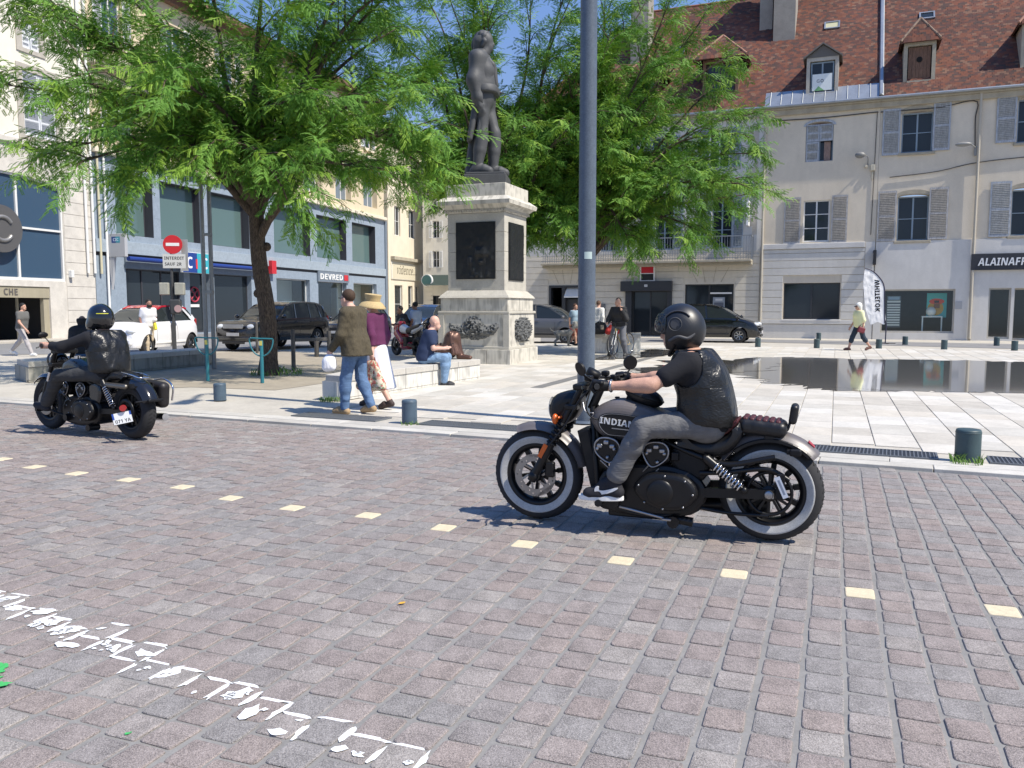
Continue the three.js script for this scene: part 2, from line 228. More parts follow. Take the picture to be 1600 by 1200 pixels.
// the square
const sqPts = [kerbPt(-14, 0.0), kerbPt(40, 0.0), V(60, 0, -30), V(60, 0, -70), V(-60, 0, -90), V(-60, 0, -18)];
const ka = (u, v) => kerbAlong(G(u, v)), grates = [[ka(1240, 700), ka(1464, 714)], [ka(1540, 716), ka(1540, 716) + 2.2], [ka(678, 660), ka(862, 672)], [ka(500, 645), ka(624, 654)]];
const square = struct('pavement', sheet(sqPts, PAVE - 0.012, grates.map(([a, b]) => [kerbPt(a + 0.012, 0.512), kerbPt(b - 0.012, 0.512), kerbPt(b - 0.012, 0.888), kerbPt(a + 0.012, 0.888)])), TM([0.56, 0.52, 0.44], 0.92, 'mottle', 2.2, 0.004));
const kerbMat = [TM([0.60, 0.57, 0.50], 0.85, 'mottle', 0.8, 0.003), TM([0.66, 0.63, 0.56], 0.85, 'mottle', 0.7, 0.003), TM([0.55, 0.52, 0.46], 0.85, 'mottle', 0.9, 0.003)];
{
  const r = rng(21), kerb = tag(thing('kerb', 'long line of pale limestone kerb stones between the setts and the square', 'kerb', [K0.x, 0, K0.z], -KA), 'long line of pale limestone kerb stones between the setts and the square', 'kerb');
  for (let a = -6, i = 0; a < 24; i++) { const l = 0.9 + 0.25 * r(); mesh('kerb_stone', bx(a, a + l - 0.008, -0.05, PAVE + (r() - 0.5) * 0.004, -0.16, 0.05, 0.008), kerbMat[i % 3], kerb); a += l; }
  for (let a = -6.4, i = 0; a < 24; i++) { const l = 1.1 + 0.4 * r(); mesh('kerb_stone', bx(a, a + l - 0.007, -0.05, PAVE + 0.004 + (r() - 0.5) * 0.004, -0.42, -0.168, 0.006), kerbMat[(i + 1) % 3], kerb); a += l; }
}
// iron drain gratings laid in the edge of the square
const grateMat = TM([0.24, 0.26, 0.28], 0.45, 'mottle', 0.5, 0, { metalness: 0.5 });
function grating(a0, a1, label) {
  const t = thing('drain_grating', label, 'drain grating', kerbPt(a0, 0.50, PAVE), -KA, 'drain gratings along the kerb'), L = a1 - a0, D = 0.40;
  mesh('frame', [bx(0, L, -0.02, 0.006, -0.02, 0, 0), bx(0, L, -0.02, 0.006, -D, -D + 0.02), bx(0, 0.02, -0.02, 0.006, -D + 0.02, -0.02), bx(L - 0.02, L, -0.02, 0.006, -D + 0.02, -0.02)], grateMat, t);
  const b = []; for (let x = 0.045; x < L - 0.03; x += 0.036) b.push(bx(x, x + 0.012, -0.018, 0.004, -D + 0.02, -0.02)); for (let z = -D + 0.06; z < -0.03; z += 0.055) b.push(bx(0.02, L - 0.02, -0.02, 0.001, z, z + 0.012));
  stuff(mesh('bars', b, grateMat, t));
}
grating(...grates[0], 'long iron drain grating ending at the bollard with weeds at its foot');
grating(...grates[1], 'iron drain grating beyond the bollard with weeds at its foot');
grating(...grates[2], 'iron drain grating between the lamp post and the small blue bollard');
grating(...grates[3], 'iron drain grating under the strolling couple');
// limestone slabs of the square: the largest one by one, the rest joined
const slabPal = [[0.62, 0.58, 0.50], [0.68, 0.64, 0.56], [0.57, 0.53, 0.455], [0.65, 0.60, 0.51], [0.60, 0.57, 0.50], [0.70, 0.67, 0.60]];
const slabMats = slabPal.map((c, i) => TM(c, 0.88, 'mottle', 1.1 + i * 0.13, 0.003));
const platforms = [];
{
  const r = rng(31), list = [], SW = 0.44;
  for (let i = -26; i < 60; i++) {
    let b = 6.5 - r() * 0.7; const wide = i % 5 === 0;
    while (b < 33) {
      const l = 0.55 + 0.4 * r(), ci = Math.floor(r() * 6), dy = (r() - 0.5) * 0.003, c = fromGrid((i + 0.5) * SW, b + l / 2), s = kerbSide(c);
      b += l; if (s < 0.95 + l * 0.42 || c.x > -c.z * 0.68 + 1.5 || c.x < -c.z * 0.04 - 3.0 || c.x < -3.6) continue;
      list.push({ c, l, ci, dy, d: c.length() });
    }
  }
  list.sort((a, b) => a.d - b.d); const rest = []; let k = 0;
  for (const s of list) {
    const u = 800 + FOC * s.c.x / -s.c.z, g = box(SW - 0.011, 0.03, s.l - 0.011, 0, PAVE - 0.015 + s.dy, 0, 0.004);
    g.rotateY(-GA).translate(s.c.x, 0, s.c.z);
    if (k < 300 && u > -40 && u < 1640 && !(u > 780 && u < 1230 && s.d < 9)) { mesh('slab', g, slabMats[s.ci], square); k++; }
    else { const col = new Float32Array(g.attributes.position.count * 3); for (let q = 0; q < col.length; q += 3) col.set(slabPal[s.ci], q); g.setAttribute('color', new THREE.BufferAttribute(col, 3)); rest.push(g); }
  }
  stuff(mesh('slabs', rest, TM([1, 1, 1], 0.88, 'mottle', 1.3, 0.003, { vertexColors: true }), square));
}
// narrow dark drainage strips that run away from the kerb across the slabs
{
  const m = TM([0.22, 0.215, 0.20], 0.8, 'mottle', 0.8), a = toGrid(G(838, 609)), b = toGrid(G(1040, 556));
  struct('drainage_strip', [sheet([fromGrid(a[0] - 0.12, a[1]), fromGrid(a[0] + 0.12, a[1]), fromGrid(a[0] + 0.12, b[1]), fromGrid(a[0] - 0.12, b[1])], PAVE + 0.005)], m);
}
// standing water on the square
{
  const water = M([0.27, 0.24, 0.195], 0.075, { ior: 1.33, clearcoat: 1, clearcoatRoughness: 0.05, bumpMap: tex('fold', 1.7), bumpScale: 0.0003 });
  const r = rng(41);
  const pool = (list, y) => { const pts = list.map(([u, v]) => G(u, v, PAVE)), out = []; for (let i = 0; i < pts.length; i++) { const a = pts[i], b = pts[(i + 1) % pts.length]; for (let k = 0; k < 9; k++) { const q = a.clone().lerp(b, k / 9); q.x += (r() - 0.5) * 0.7; q.z += (r() - 0.5) * 0.42; out.push(q); } } return sheet(out, y); };
  struct('puddle', pool([[1120, 574], [1160, 560], [1230, 558], [1330, 561], [1420, 562], [1520, 564], [1640, 567], [1800, 572], [1800, 622], [1600, 614], [1480, 612], [1390, 611], [1320, 611], [1260, 604], [1215, 598], [1170, 590]], PAVE + 0.0055), water);
  struct('puddle', pool([[1040, 563], [1115, 562], [1225, 568], [1205, 578], [1130, 582], [1060, 577]], PAVE + 0.0095), water);
  struct('puddle', pool([[985, 577], [1030, 571], [1064, 575], [1040, 582], [1000, 583]], PAVE + 0.0135), water);
  struct('puddle', pool([[992, 552], [1020, 546], [1060, 548], [1055, 554], [1015, 558]], PAVE + 0.0175), water);
  struct('puddle', pool([[920, 556], [1000, 552], [1005, 561], [930, 562]], PAVE + 0.0215), water);
}
// earth and leaf litter under the plane of trees, the side street of grey asphalt
{
  const pts = [[150, 612], [300, 607], [430, 612], [540, 596], [560, 560], [450, 550], [330, 552], [210, 575], [90, 600]].map(([u, v]) => G(u, v)); 
  struct('tree_bed', sheet(pts, PAVE - 0.006), TM([0.40, 0.35, 0.27], 0.95, 'mottle', 1.2, 0.01));
  struct('side_street', sheet([[-320, 560], [300, 552], [700, 536], [700, 512], [560, 512], [-120, 538]].map(([u, v]) => G(u, v)), PAVE - 0.002), TM([0.25, 0.25, 0.25], 0.9, 'mottle', 1.5, 0.003));
  struct('side_street', sheet([[845, 536], [1180, 535.5], [1800, 552], [1800, 543], [1180, 531], [845, 527]].map(([u, v]) => G(u, v)), PAVE - 0.002), TM([0.27, 0.265, 0.26], 0.9, 'mottle', 1.5, 0.003));
}
// ---------------------------------------------------------------- buildings
const R = new Frame(G(1182, 528.5), -22 * PI / 180);                    // the row beyond the square
const L = new Frame(G(0, 537), Math.acos(0.2818));                      // the row along the side street
const px = (F, u0, u1, v0, v1, z = 0) => { const a = F.at(u0, (v0 + v1) / 2, z)[0], b = F.at(u1, (v0 + v1) / 2, z)[0], m = (u0 + u1) / 2; return [a, b, F.at(m, v1, z)[1], F.at(m, v0, z)[1]]; };   // photo rectangle -> s0,s1,y0,y1
const PM = {
  beige: TM([0.74, 0.655, 0.52], 0.92, 'plaster', 5, 0.004), band: TM([0.70, 0.68, 0.64], 0.9, 'plaster', 4, 0.003), bank: TM([0.70, 0.65, 0.55], 0.9, 'plaster', 3, 0.004), bankUp: TM([0.64, 0.63, 0.60], 0.92, 'plaster', 5, 0.004),
  stone: TM([0.56, 0.52, 0.45], 0.9, 'mottle', 1.5, 0.004), trim: TM([0.48, 0.43, 0.33], 0.9, 'mottle', 1, 0.004), shutter: TM([0.52, 0.56, 0.61], 0.7, 'wood', 0.6), shutterOld: TM([0.56, 0.55, 0.54], 0.8, 'wood', 0.5), shutterBlue: TM([0.36, 0.44, 0.53], 0.7, 'wood', 0.6),
  zinc: TM([0.42, 0.45, 0.48], 0.45, 'mottle', 2, 0, { metalness: 0.7 }), wood: TM([0.23, 0.13, 0.085], 0.8, 'wood', 0.6, 0.003), woodOld: TM([0.27, 0.22, 0.18], 0.85, 'wood', 0.8, 0.004), blueFrame: M([0.24, 0.31, 0.37], 0.5), whiteFrame: M([0.72, 0.72, 0.70], 0.5), render: TM([0.38, 0.355, 0.31], 0.92, 'mottle', 1.6, 0.006),
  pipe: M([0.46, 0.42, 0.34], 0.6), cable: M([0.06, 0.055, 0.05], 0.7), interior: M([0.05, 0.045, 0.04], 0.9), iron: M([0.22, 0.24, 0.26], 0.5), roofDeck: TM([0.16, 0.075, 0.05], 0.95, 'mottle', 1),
};
function wall(parent, x0, x1, y0, y1, holes, mat, t = 0.4, name = 'wall') { return mesh(name, ext(rectP(x0, x1, y0, y1), t, holes).translate(0, 0, -t), mat, parent); }
const slatsGeo = (w, h, n, z = 0) => { const g = []; for (let i = 0; i < n; i++) { const b = box(w, h / n * 1.02, 0.008); b.rotateX(0.75); g.push(b.translate(0, -h / 2 + (i + 0.5) * h / n, z)); } return g; };
function shutter(parent, x0, x1, y0, y1, z, mat, r, arched = 0) {
  const w = x1 - x0, h = y1 - y0, c = (x0 + x1) / 2, m = (y0 + y1) / 2, f = 0.065, n = Math.max(8, Math.round(h / 0.085));
  const o = mesh('shutter', [bx(-w / 2, -w / 2 + f, -h / 2, h / 2, -0.02, 0.02), bx(w / 2 - f, w / 2, -h / 2, h / 2, -0.02, 0.02), bx(-w / 2 + f, w / 2 - f, h / 2 - f * 1.3, h / 2, -0.018, 0.018), bx(-w / 2 + f, w / 2 - f, -h / 2, -h / 2 + f * 1.6, -0.018, 0.018), bx(-w / 2 + f, w / 2 - f, -0.045, 0.045, -0.018, 0.018)], mat, parent);
  stuff(mesh('slats', slatsGeo(w - 2 * f, h - f * 2.8, n), mat, o)); o.position.set(c, m, z); o.rotation.y = (r() - 0.5) * 0.06; o.rotation.z = (r() - 0.5) * 0.008; return o;
}
function windowIn(parent, [x0, x1, y0, y1], o = {}) {
  const z = o.z ?? -0.2, f = o.f ?? 0.06, cols = o.cols ?? 2, rows = o.rows ?? 1, mat = o.mat ?? PM.blueFrame, g = [], w = x1 - x0, h = y1 - y0, c = (x0 + x1) / 2, m = (y0 + y1) / 2;
  g.push(bx(-w / 2, -w / 2 + f, -h / 2, h / 2, -0.03, 0.03), bx(w / 2 - f, w / 2, -h / 2, h / 2, -0.03, 0.03), bx(-w / 2 + f, w / 2 - f, h / 2 - f, h / 2, -0.029, 0.029), bx(-w / 2 + f, w / 2 - f, -h / 2, -h / 2 + f * 1.3, -0.029, 0.029));
  for (let i = 1; i < cols; i++) g.push(bx(-w / 2 + w * i / cols - f * 0.6, -w / 2 + w * i / cols + f * 0.6, -h / 2 + f, h / 2 - f, -0.032, 0.032));
  for (let i = 1; i < rows; i++) g.push(bx(-w / 2 + f, w / 2 - f, -h / 2 + h * i / rows - f * 0.3, -h / 2 + h * i / rows + f * 0.3, -0.02, 0.02));
  const fr = mesh('window', g, mat, parent); fr.position.set(c, m, z);
  for (let i = 0; i < cols; i++) for (let j = 0; j < rows; j++) { const p = mesh('pane', box(w / cols - f * 0.9, h / rows - f * 0.5, 0.008), o.glass ?? MT.glassDark, fr); p.position.set(-w / 2 + w * (i + 0.5) / cols, -h / 2 + h * (j + 0.5) / rows, -0.012); p.rotation.y = ((i * 7 + j * 3) % 5 - 2) * 0.006; p.rotation.x = ((i * 3 + j * 5) % 5 - 2) * 0.005; }
  if (o.curtain) { const p = mesh('curtain', box(w - 0.1, h * o.curtain, 0.01), M([0.5, 0.5, 0.48], 0.9), fr); p.position.set(0, h / 2 * (1 - o.curtain), -0.10); }
  return fr;
}
// horizontal courses of ashlar with real joints, split round the openings
function courses(parent, x0, x1, y0, y1, ch, holes, mat, z = 0.03) {
  for (let y = y0; y < y1 - 0.05; y += ch) {
    const a = y, b = Math.min(y1, y + ch) - 0.022; let spans = [[x0, x1]];
    for (const [h0, h1, k0, k1] of holes) if (k0 < b && k1 > a) spans = spans.flatMap(([p, q]) => (h1 <= p || h0 >= q ? [[p, q]] : [[p, h0], [h1, q]])).filter(([p, q]) => q - p > 0.03);
    for (const [p, q] of spans) mesh('stone_course', bx(p, q, a, b, -0.001, z, 0.008), mat, parent);
  }
}
// clay tiles laid over a roof plane
const tilePal = [[0.17, 0.055, 0.03], [0.13, 0.05, 0.034], [0.18, 0.07, 0.042], [0.09, 0.042, 0.032], [0.15, 0.055, 0.034], [0.20, 0.105, 0.068], [0.115, 0.046, 0.035], [0.075, 0.045, 0.037], [0.18, 0.065, 0.036], [0.10, 0.05, 0.04]];
const tileGeo = (() => { const g = mg(box(0.185, 0.016, 0.24, 0, 0, 0)); g.userData.keep = true; return g; })();
function tiler(parent, seed) {
  const list = [], r = rng(seed), q = new THREE.Quaternion(), m4 = new THREE.Matrix4();
  return {
    plane(o, ux, vy, inside, nu, nv, pw = 0.19, pl = 0.125) {                 // o origin, ux along, vy up the slope (unit), nu/nv extents in metres
      const nrm = ux.clone().cross(vy).normalize(), rot = new THREE.Matrix4().makeBasis(ux, nrm, vy.clone().negate());
      for (let j = 0; j * pl < nv; j++) for (let i = 0; i * pw < nu; i++) {
        const a = (i + (j % 2) * 0.5) * pw + (r() - 0.5) * 0.02, b = (j + 0.5) * pl; const k = r(), k2 = r(), k3 = r(); if (!inside(a, b)) continue;
        const p = o.clone().addScaledVector(ux, a).addScaledVector(vy, b).addScaledVector(nrm, 0.022 + k2 * 0.012);
        q.setFromRotationMatrix(rot); const tilt = new THREE.Quaternion().setFromEuler(new THREE.Euler(0.1 + (k2 - 0.5) * 0.1, (k3 - 0.5) * 0.12, (k - 0.5) * 0.1));
        m4.compose(p, q.clone().multiply(tilt), V(1, 1, 1)); const c = tilePal[Math.floor(k * tilePal.length)], pt = 0.66 + 0.4 * n16(a * 0.045 + 0.2, b * 0.045 + k3 * 0.02); list.push([m4.clone(), c.map((x) => x * pt)]);
      }
    },
    done() { const im = new THREE.InstancedMesh(tileGeo, M([1, 1, 1], 0.88), list.length), c = new THREE.Color(); list.forEach(([m, k], i) => { im.setMatrixAt(i, m); im.setColorAt(i, c.setRGB(...k)); }); im.name = 'roof_tiles'; im.userData.kind = 'stuff'; im.castShadow = im.receiveShadow = true; parent.add(im); },
  };
}
const tri = (pts) => { const g = new THREE.BufferGeometry(); g.setAttribute('position', new THREE.BufferAttribute(new Float32Array(pts.flat()), 3)); g.computeVertexNormals(); return g; };
const quad = (a, b, c, d) => tri([a, b, c, a, c, d]);

// ---- the row beyond the square
const EAVE = R.at(1195, 168, 0.3)[1], RIDGE_Y = EAVE + 7.4, RB = 6.0, RS = 7.4 / (RB + 0.3);                     // roof: eave at z = .3, ridge at z = -6
const zRoof = (y) => 0.3 - (y - EAVE) / RS;
const sB0 = R.s(800), sB1 = R.s(1187), sA1 = R.s(1364), sC1 = R.s(1516), sEnd = R.s(1600) + 4.5;
const roofV = V(0, 7.4, -(RB + 0.3)).normalize(), roofLen = Math.hypot(7.4, RB + 0.3);
function roofFor(b, x0, x1, seed, hip = 0, backToo = true) {
  const deck = hip ? [quad([x0 - 0.3, EAVE, 0.3], [x1, EAVE, 0.3], [x1, RIDGE_Y, -RB], [x0 + hip, RIDGE_Y, -RB]), tri([[x0 - 0.3, EAVE, -2 * RB - 0.3], [x0 - 0.3, EAVE, 0.3], [x0 + hip, RIDGE_Y, -RB]])] : [quad([x0, EAVE, 0.3], [x1, EAVE, 0.3], [x1, RIDGE_Y, -RB], [x0, RIDGE_Y, -RB])];
  deck.push(quad([x1, EAVE, -2 * RB - 0.3], [x0 - (hip ? 0.3 : 0), EAVE, -2 * RB - 0.3], [x0 + hip, RIDGE_Y, -RB], [x1, RIDGE_Y, -RB]), quad([x0 - (hip ? 0.3 : 0), EAVE - 0.01, 0.3], [x1, EAVE - 0.01, 0.3], [x1, EAVE - 0.01, -2 * RB - 0.3], [x0 - (hip ? 0.3 : 0), EAVE - 0.01, -2 * RB - 0.3]));
  const rf = mesh('roof', deck, PM.roofDeck, b);
  mesh('ridge_tile', bar([x0 + hip, RIDGE_Y + 0.03, -RB], [x1, RIDGE_Y + 0.03, -RB], 0.09, 0.09, 8), M([0.27, 0.11, 0.06], 0.9), rf);
  return rf;
}
function gutter(b, x0, x1) { mesh('cornice', [bx(x0, x1, EAVE - 0.42, EAVE - 0.16, 0, 0.16, 0.02), bx(x0, x1, EAVE - 0.16, EAVE - 0.03, 0, 0.26, 0.02)], PM.trim, b); mesh('gutter', bar([x0, EAVE - 0.02, 0.36], [x1, EAVE - 0.02, 0.36], 0.07, 0.07, 8), PM.zinc, b); }
// dormer: base rectangle from the photo (front face), hip or gable roof
function dormer(b, tl, u0, u1, v0, v1, vTop, o) {
  const yb0 = R.at((u0 + u1) / 2, v1, zRoof(EAVE + 0.7))[1], z0 = zRoof(yb0); const [x0, x1, y0, y1] = px(R, u0, u1, v0, v1, z0), yT = R.at((u0 + u1) / 2, vTop, z0 - 0.5)[1];
  const c = (x0 + x1) / 2, w = x1 - x0, h = y1 - y0, zb = zRoof(y1) - 0.3, t = 0.16, ov = o.ov ?? 0.25, d = mesh('dormer', [bx(x0, x0 + t, y0, y1, zb, z0), bx(x1 - t, x1, y0, y1, zb, z0), bx(x0 + t, x1 - t, y1 - 0.2, y1, zb, z0), bx(x0 + t, x1 - t, y0 - 0.1, y0 + 0.08, zb, z0 + 0.05), bx(x0 + t, x1 - t, y0 + 0.08, y1 - 0.2, z0 - 0.7, z0 - 0.6)], o.mat, b);
  const e0 = x0 - ov, e1 = x1 + ov, zf = z0 + ov, ye = y1 - 0.02, za = o.hip ? z0 - w * 0.35 : zf, zr = zRoof(yT) - 0.2, zs = zRoof(ye) - 0.2, g = [], th = 0.07;
  for (const k of [0, th]) { if (o.hip) g.push(tri([[e0, ye - k, zf], [e1, ye - k, zf], [c, yT - k, za]])); g.push(quad([e0, ye - k, zs], [e0, ye - k, zf], [c, yT - k, za], [c, yT - k, zr]), quad([e1, ye - k, zf], [e1, ye - k, zs], [c, yT - k, zr], [c, yT - k, za])); }
  g.push(quad([e0, ye, zf], [e0, ye - th, zf], [e0, ye - th, zs], [e0, ye, zs]), quad([e1, ye, zf], [e1, ye - th, zf], [e1, ye - th, zs], [e1, ye, zs]));
  if (o.hip) g.push(quad([e0, ye, zf], [e1, ye, zf], [e1, ye - th, zf], [e0, ye - th, zf])); else g.push(quad([e0, ye, zf], [c, yT, za], [c, yT - th, za], [e0, ye - th, zf]), quad([c, yT, za], [e1, ye, zf], [e1, ye - th, zf], [c, yT - th, za]), tri([[e0 + 0.1, ye - 0.02, z0 + 0.02], [e1 - 0.1, ye - 0.02, z0 + 0.02], [c, yT - 0.1, z0 + 0.02]]));
  mesh('dormer_roof', g, o.roof ?? PM.roofDeck, d);
  if (o.tiles) {
    const side = (sx) => { const a = V(sx > 0 ? e1 : e0, ye, sx > 0 ? zf : zs), ux = V(0, 0, sx > 0 ? -1 : 1), vy = V(-sx * (e1 - e0) / 2, yT - ye, 0), n = vy.length(); vy.normalize(); const len = zf - zs; tl.plane(a, ux, vy, (p, q) => { const f = q / n, depth = sx > 0 ? p : len - p; return f < 1 && depth > (o.hip ? f * (zf - za) : 0) && depth < lerp(zf - zs, zf - zr, f); }, Math.max(len, zf - zr), n); };
    side(1); side(-1); if (o.hip) { const vy = V(0, yT - ye, za - zf), n = vy.length(); vy.normalize(); tl.plane(V(e0, ye, zf), V(1, 0, 0), vy, (p, q) => { const f = q / n; return p > f * (c - e0) && p < (e1 - e0) - f * (c - e0); }, e1 - e0, n); }
    for (const sx of [-1, 1]) mesh('hip_tile', bar([sx < 0 ? e0 : e1, ye + 0.04, zf], [c, yT + 0.04, za], 0.06, 0.06, 8), o.hipMat ?? M([0.36, 0.2, 0.14], 0.9), d);
  }
  const wx = [x0 + t + 0.04, x1 - t - 0.04, y0 + 0.12, y1 - 0.24];
  if (o.door) { mesh('hatch_door', [0, 1, 2, 3, 4, 5].map((i) => bx(lerp(wx[0], wx[1], i / 6) + 0.004, lerp(wx[0], wx[1], (i + 1) / 6) - 0.004, wx[2], wx[3], z0 - 0.16, z0 - 0.12)), PM.wood, d); mesh('painted_hole', new THREE.CylinderGeometry(0.13, 0.13, 0.02, 20).rotateX(PI / 2).translate((wx[0] + wx[1]) / 2, lerp(wx[2], wx[3], 0.62), z0 - 0.112), M([0.006, 0.006, 0.006], 0.9), d); }  // solid black disc laid on the boards, darkness of a hole painted as colour
  else { const f = windowIn(d, wx, { z: z0 - 0.14, mat: o.frame ?? PM.darkFrame ?? MT.darkFrame, cols: 2 }); void f; }
  return { d, z0, x0, x1, y0, y1, c };
}
function chimney(b, u0, u1, v1, back, topY, mat) { const zc = zRoof(R.at((u0 + u1) / 2, v1, -1.5)[1]) ; const yb = R.at((u0 + u1) / 2, v1, -2.2)[1], z0 = zRoof(yb); const x0 = R.at(u0, v1, z0)[0], x1 = R.at(u1, v1, z0)[0]; mesh('chimney', [bx(x0, x1, yb - 0.6, topY, z0 - back, z0), bx(x0 - 0.06, x1 + 0.06, topY, topY + 0.15, z0 - back - 0.06, z0 + 0.06)], mat, b); return z0; }
function skylight(b, u, v, w, h, glass) { const y = R.at(u, v, -2.5)[1], z = zRoof(y), x = R.at(u, v, z)[0], o = mesh('skylight', [bx(-w / 2, -w / 2 + 0.07, -0.02, 0.12, -h / 2, h / 2), bx(w / 2 - 0.07, w / 2, -0.02, 0.12, -h / 2, h / 2), bx(-w / 2, w / 2, -0.02, 0.119, -h / 2, -h / 2 + 0.07), bx(-w / 2, w / 2, -0.02, 0.119, h / 2 - 0.07, h / 2)], PM.zinc, b); const yy = R.at(u, v, z)[1]; o.position.set(x, yy, zRoof(yy)); o.rotation.x = Math.atan2(7.4, RB + 0.3); const p = mesh('pane', bx(-w / 2 + 0.07, w / 2 - 0.07, 0.07, 0.08, -h / 2 + 0.07, h / 2 - 0.07), glass, o); void p; }
const lightR = rng(77);
{ // bank
  const b = thing('bank_building', 'cream stone bank with grooved ground floor, iron balcony and red tiled roof', 'building', R.o, R.ang);
  const atm = px(R, 858, 916, 446, 503), door = px(R, 981, 1047, 443, 524), win = px(R, 1070, 1146, 444, 497); door[2] = 0.05;
  const up = [px(R, 1108, 1140, 200, 262), px(R, 1018, 1046, 214, 272), px(R, 930, 956, 228, 284), px(R, 1112, 1144, 300, 388), px(R, 1024, 1052, 310, 396), px(R, 938, 964, 318, 402)]; for (const w of up) w[2] = Math.max(w[2], 4.55);
  const holes = [atm, door, win, ...up].map((h) => rectP(...h));
  wall(b, sB0, sB1 - 0.02, 0, 4.4, holes.slice(0, 3), PM.bank); wall(b, sB0, sB1 - 0.02, 4.4, EAVE - 0.1, holes.slice(3), PM.bankUp, 0.4, 'upper_wall');
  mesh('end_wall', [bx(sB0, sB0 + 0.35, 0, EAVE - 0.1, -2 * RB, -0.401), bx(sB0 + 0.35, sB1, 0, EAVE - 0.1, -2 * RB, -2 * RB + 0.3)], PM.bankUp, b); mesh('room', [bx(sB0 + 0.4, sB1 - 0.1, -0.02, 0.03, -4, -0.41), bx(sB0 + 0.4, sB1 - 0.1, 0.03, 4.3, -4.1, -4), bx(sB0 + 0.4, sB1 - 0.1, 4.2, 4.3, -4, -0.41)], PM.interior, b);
  courses(b, sB0, sB1 - 0.05, 0.75, 4.25, 0.335, [atm, door, win].map(([a, c, d, e]) => [a - 0.06, c + 0.06, d - 0.05, e + 0.06]), PM.bank, 0.035);
  for (const [p, q] of [[sB0, door[0] - 0.15], [door[1] + 0.15, sB1 - 0.05]]) mesh('plinth', bx(p, q, 0, 0.72, 0, 0.06, 0.01), TM([0.42, 0.42, 0.42], 0.9, 'plaster', 3), b);
  for (const [h0, h1, , y1] of [atm, win]) for (const k of [-1.6, -0.55, 0.55, 1.6]) { const c = (h0 + h1) / 2, hw = (h1 - h0) / 2; mesh('voussoir_joint', beam([c + k * hw * 0.3, y1 + 0.1, 0.036], [c + k * hw * 0.5, y1 + 0.85, 0.036], 0.004, 0.025), PM.trim, b); }
  // entrance
  const dk = M([0.035, 0.037, 0.042], 0.4); mesh('door_surround', [bx(door[0] - 0.12, door[0] + 0.22, 0, door[3], -0.3, 0.12, 0.01), bx(door[1] - 0.14, door[1] + 0.1, 0, door[3], -0.3, 0.12, 0.01), bx(door[0] - 0.35, door[1] + 0.12, door[3] - 0.4, door[3] + 0.12, -0.3, 0.32, 0.02)], dk, b);
  windowIn(b, [door[0] + 0.22, door[1] - 0.14, 0.04, door[3] - 0.4], { z: -0.25, mat: dk, cols: 2 });
  panel('number_plate', 0.16, 0.12, (x, w, h) => { x.fillStyle = '#ddd'; x.fillRect(0, 0, w, h); x.fillStyle = '#333'; x.font = 'bold ' + h * 0.7 + 'px sans-serif'; x.textAlign = 'center'; x.fillText('12', w / 2, h * 0.75); }, 64, b, (door[0] + door[1]) / 2 - 0.1, door[3] - 0.12, 0.326);
  windowIn(b, win, { z: -0.12, mat: dk, cols: 2, glass: MT.glassDark }); mesh('window_blind', bx(win[0] + (win[1] - win[0]) * 0.52, win[1] - 0.1, win[3] - 0.5, win[3] - 0.42, -0.1, -0.09), MT.white, b);
  panel('window_poster', 0.6, 0.9, (x, w, h) => { x.fillStyle = '#8d949c'; x.fillRect(0, 0, w, h); x.fillStyle = '#555a66'; x.fillRect(w * 0.1, h * 0.3, w * 0.8, h * 0.4); x.fillStyle = '#c9c9c9'; x.fillRect(w * 0.2, h * 0.08, w * 0.6, h * 0.12); }, 64, b, win[0] + (win[1] - win[0]) * 0.7, win[2] + 0.62, -0.08);
  mesh('cash_machine', [bx(atm[0] + 0.9, atm[1], atm[2], atm[3] - 0.75, -0.3, -0.2), bx(atm[0], atm[0] + 0.12, atm[2], atm[3], -0.35, 0.05), bx(atm[0] + 0.75, atm[0] + 0.95, atm[2], atm[3], -0.35, 0.03), bx(atm[0], atm[1], atm[3] - 0.12, atm[3], -0.35, 0.04)], dk, b);
  mesh('cash_machine_hood', ext([[0, 0], [0.5, -0.05], [0.5, 0.02], [0, 0.5]], atm[1] - atm[0] - 1.0).rotateY(-PI / 2).translate(atm[1] - 0.02, atm[3] - 0.62, -0.15), MT.white, b);
  { const p = px(R, 936, 946, 475, 496); mesh('notice_board', bx(p[0], p[1], p[2], p[3], 0.036, 0.1, 0.01), M([0.16, 0.16, 0.16], 0.5), b); }
  // logo sign
  const s = px(R, 1001, 1024, 415, 440); mesh('sign_panel', bx(s[0], s[1], s[2], s[3], 0.04, 0.16, 0.01), MT.white, b);
  { const w = s[1] - s[0], h = s[3] - s[2], m = (s[2] + s[3]) / 2, e = 0.07; mesh('sign_red_field', bx(s[0] + e, s[1] - e, m + 0.02, s[3] - e, 0.16, 0.17), M([0.50, 0.008, 0.02], 0.4), b); mesh('sign_black_field', bx(s[0] + e, s[1] - e, s[2] + e, m - 0.02, 0.16, 0.17), M([0.01, 0.01, 0.01], 0.4), b); mesh('sign_white_bar', bx(s[0] + w * 0.24, s[1] - w * 0.24, m - 0.019, m + 0.019, 0.16, 0.174), MT.white, b); void h; }
  { const p = px(R, 1169, 1177, 316, 354); mesh('blade_sign', bx(p[0], p[0] + 0.1, p[2], p[3], 0.1, 0.75), MT.white, b); mesh('blade_sign_red', bx(p[0] - 0.004, p[0], lerp(p[2], p[3], 0.55), lerp(p[2], p[3], 0.9), 0.35, 0.72), M([0.5, 0.01, 0.03], 0.4), b); mesh('blade_sign_black', bx(p[0] - 0.004, p[0], lerp(p[2], p[3], 0.12), lerp(p[2], p[3], 0.5), 0.35, 0.72), M([0.02, 0.015, 0.03], 0.4), b); }
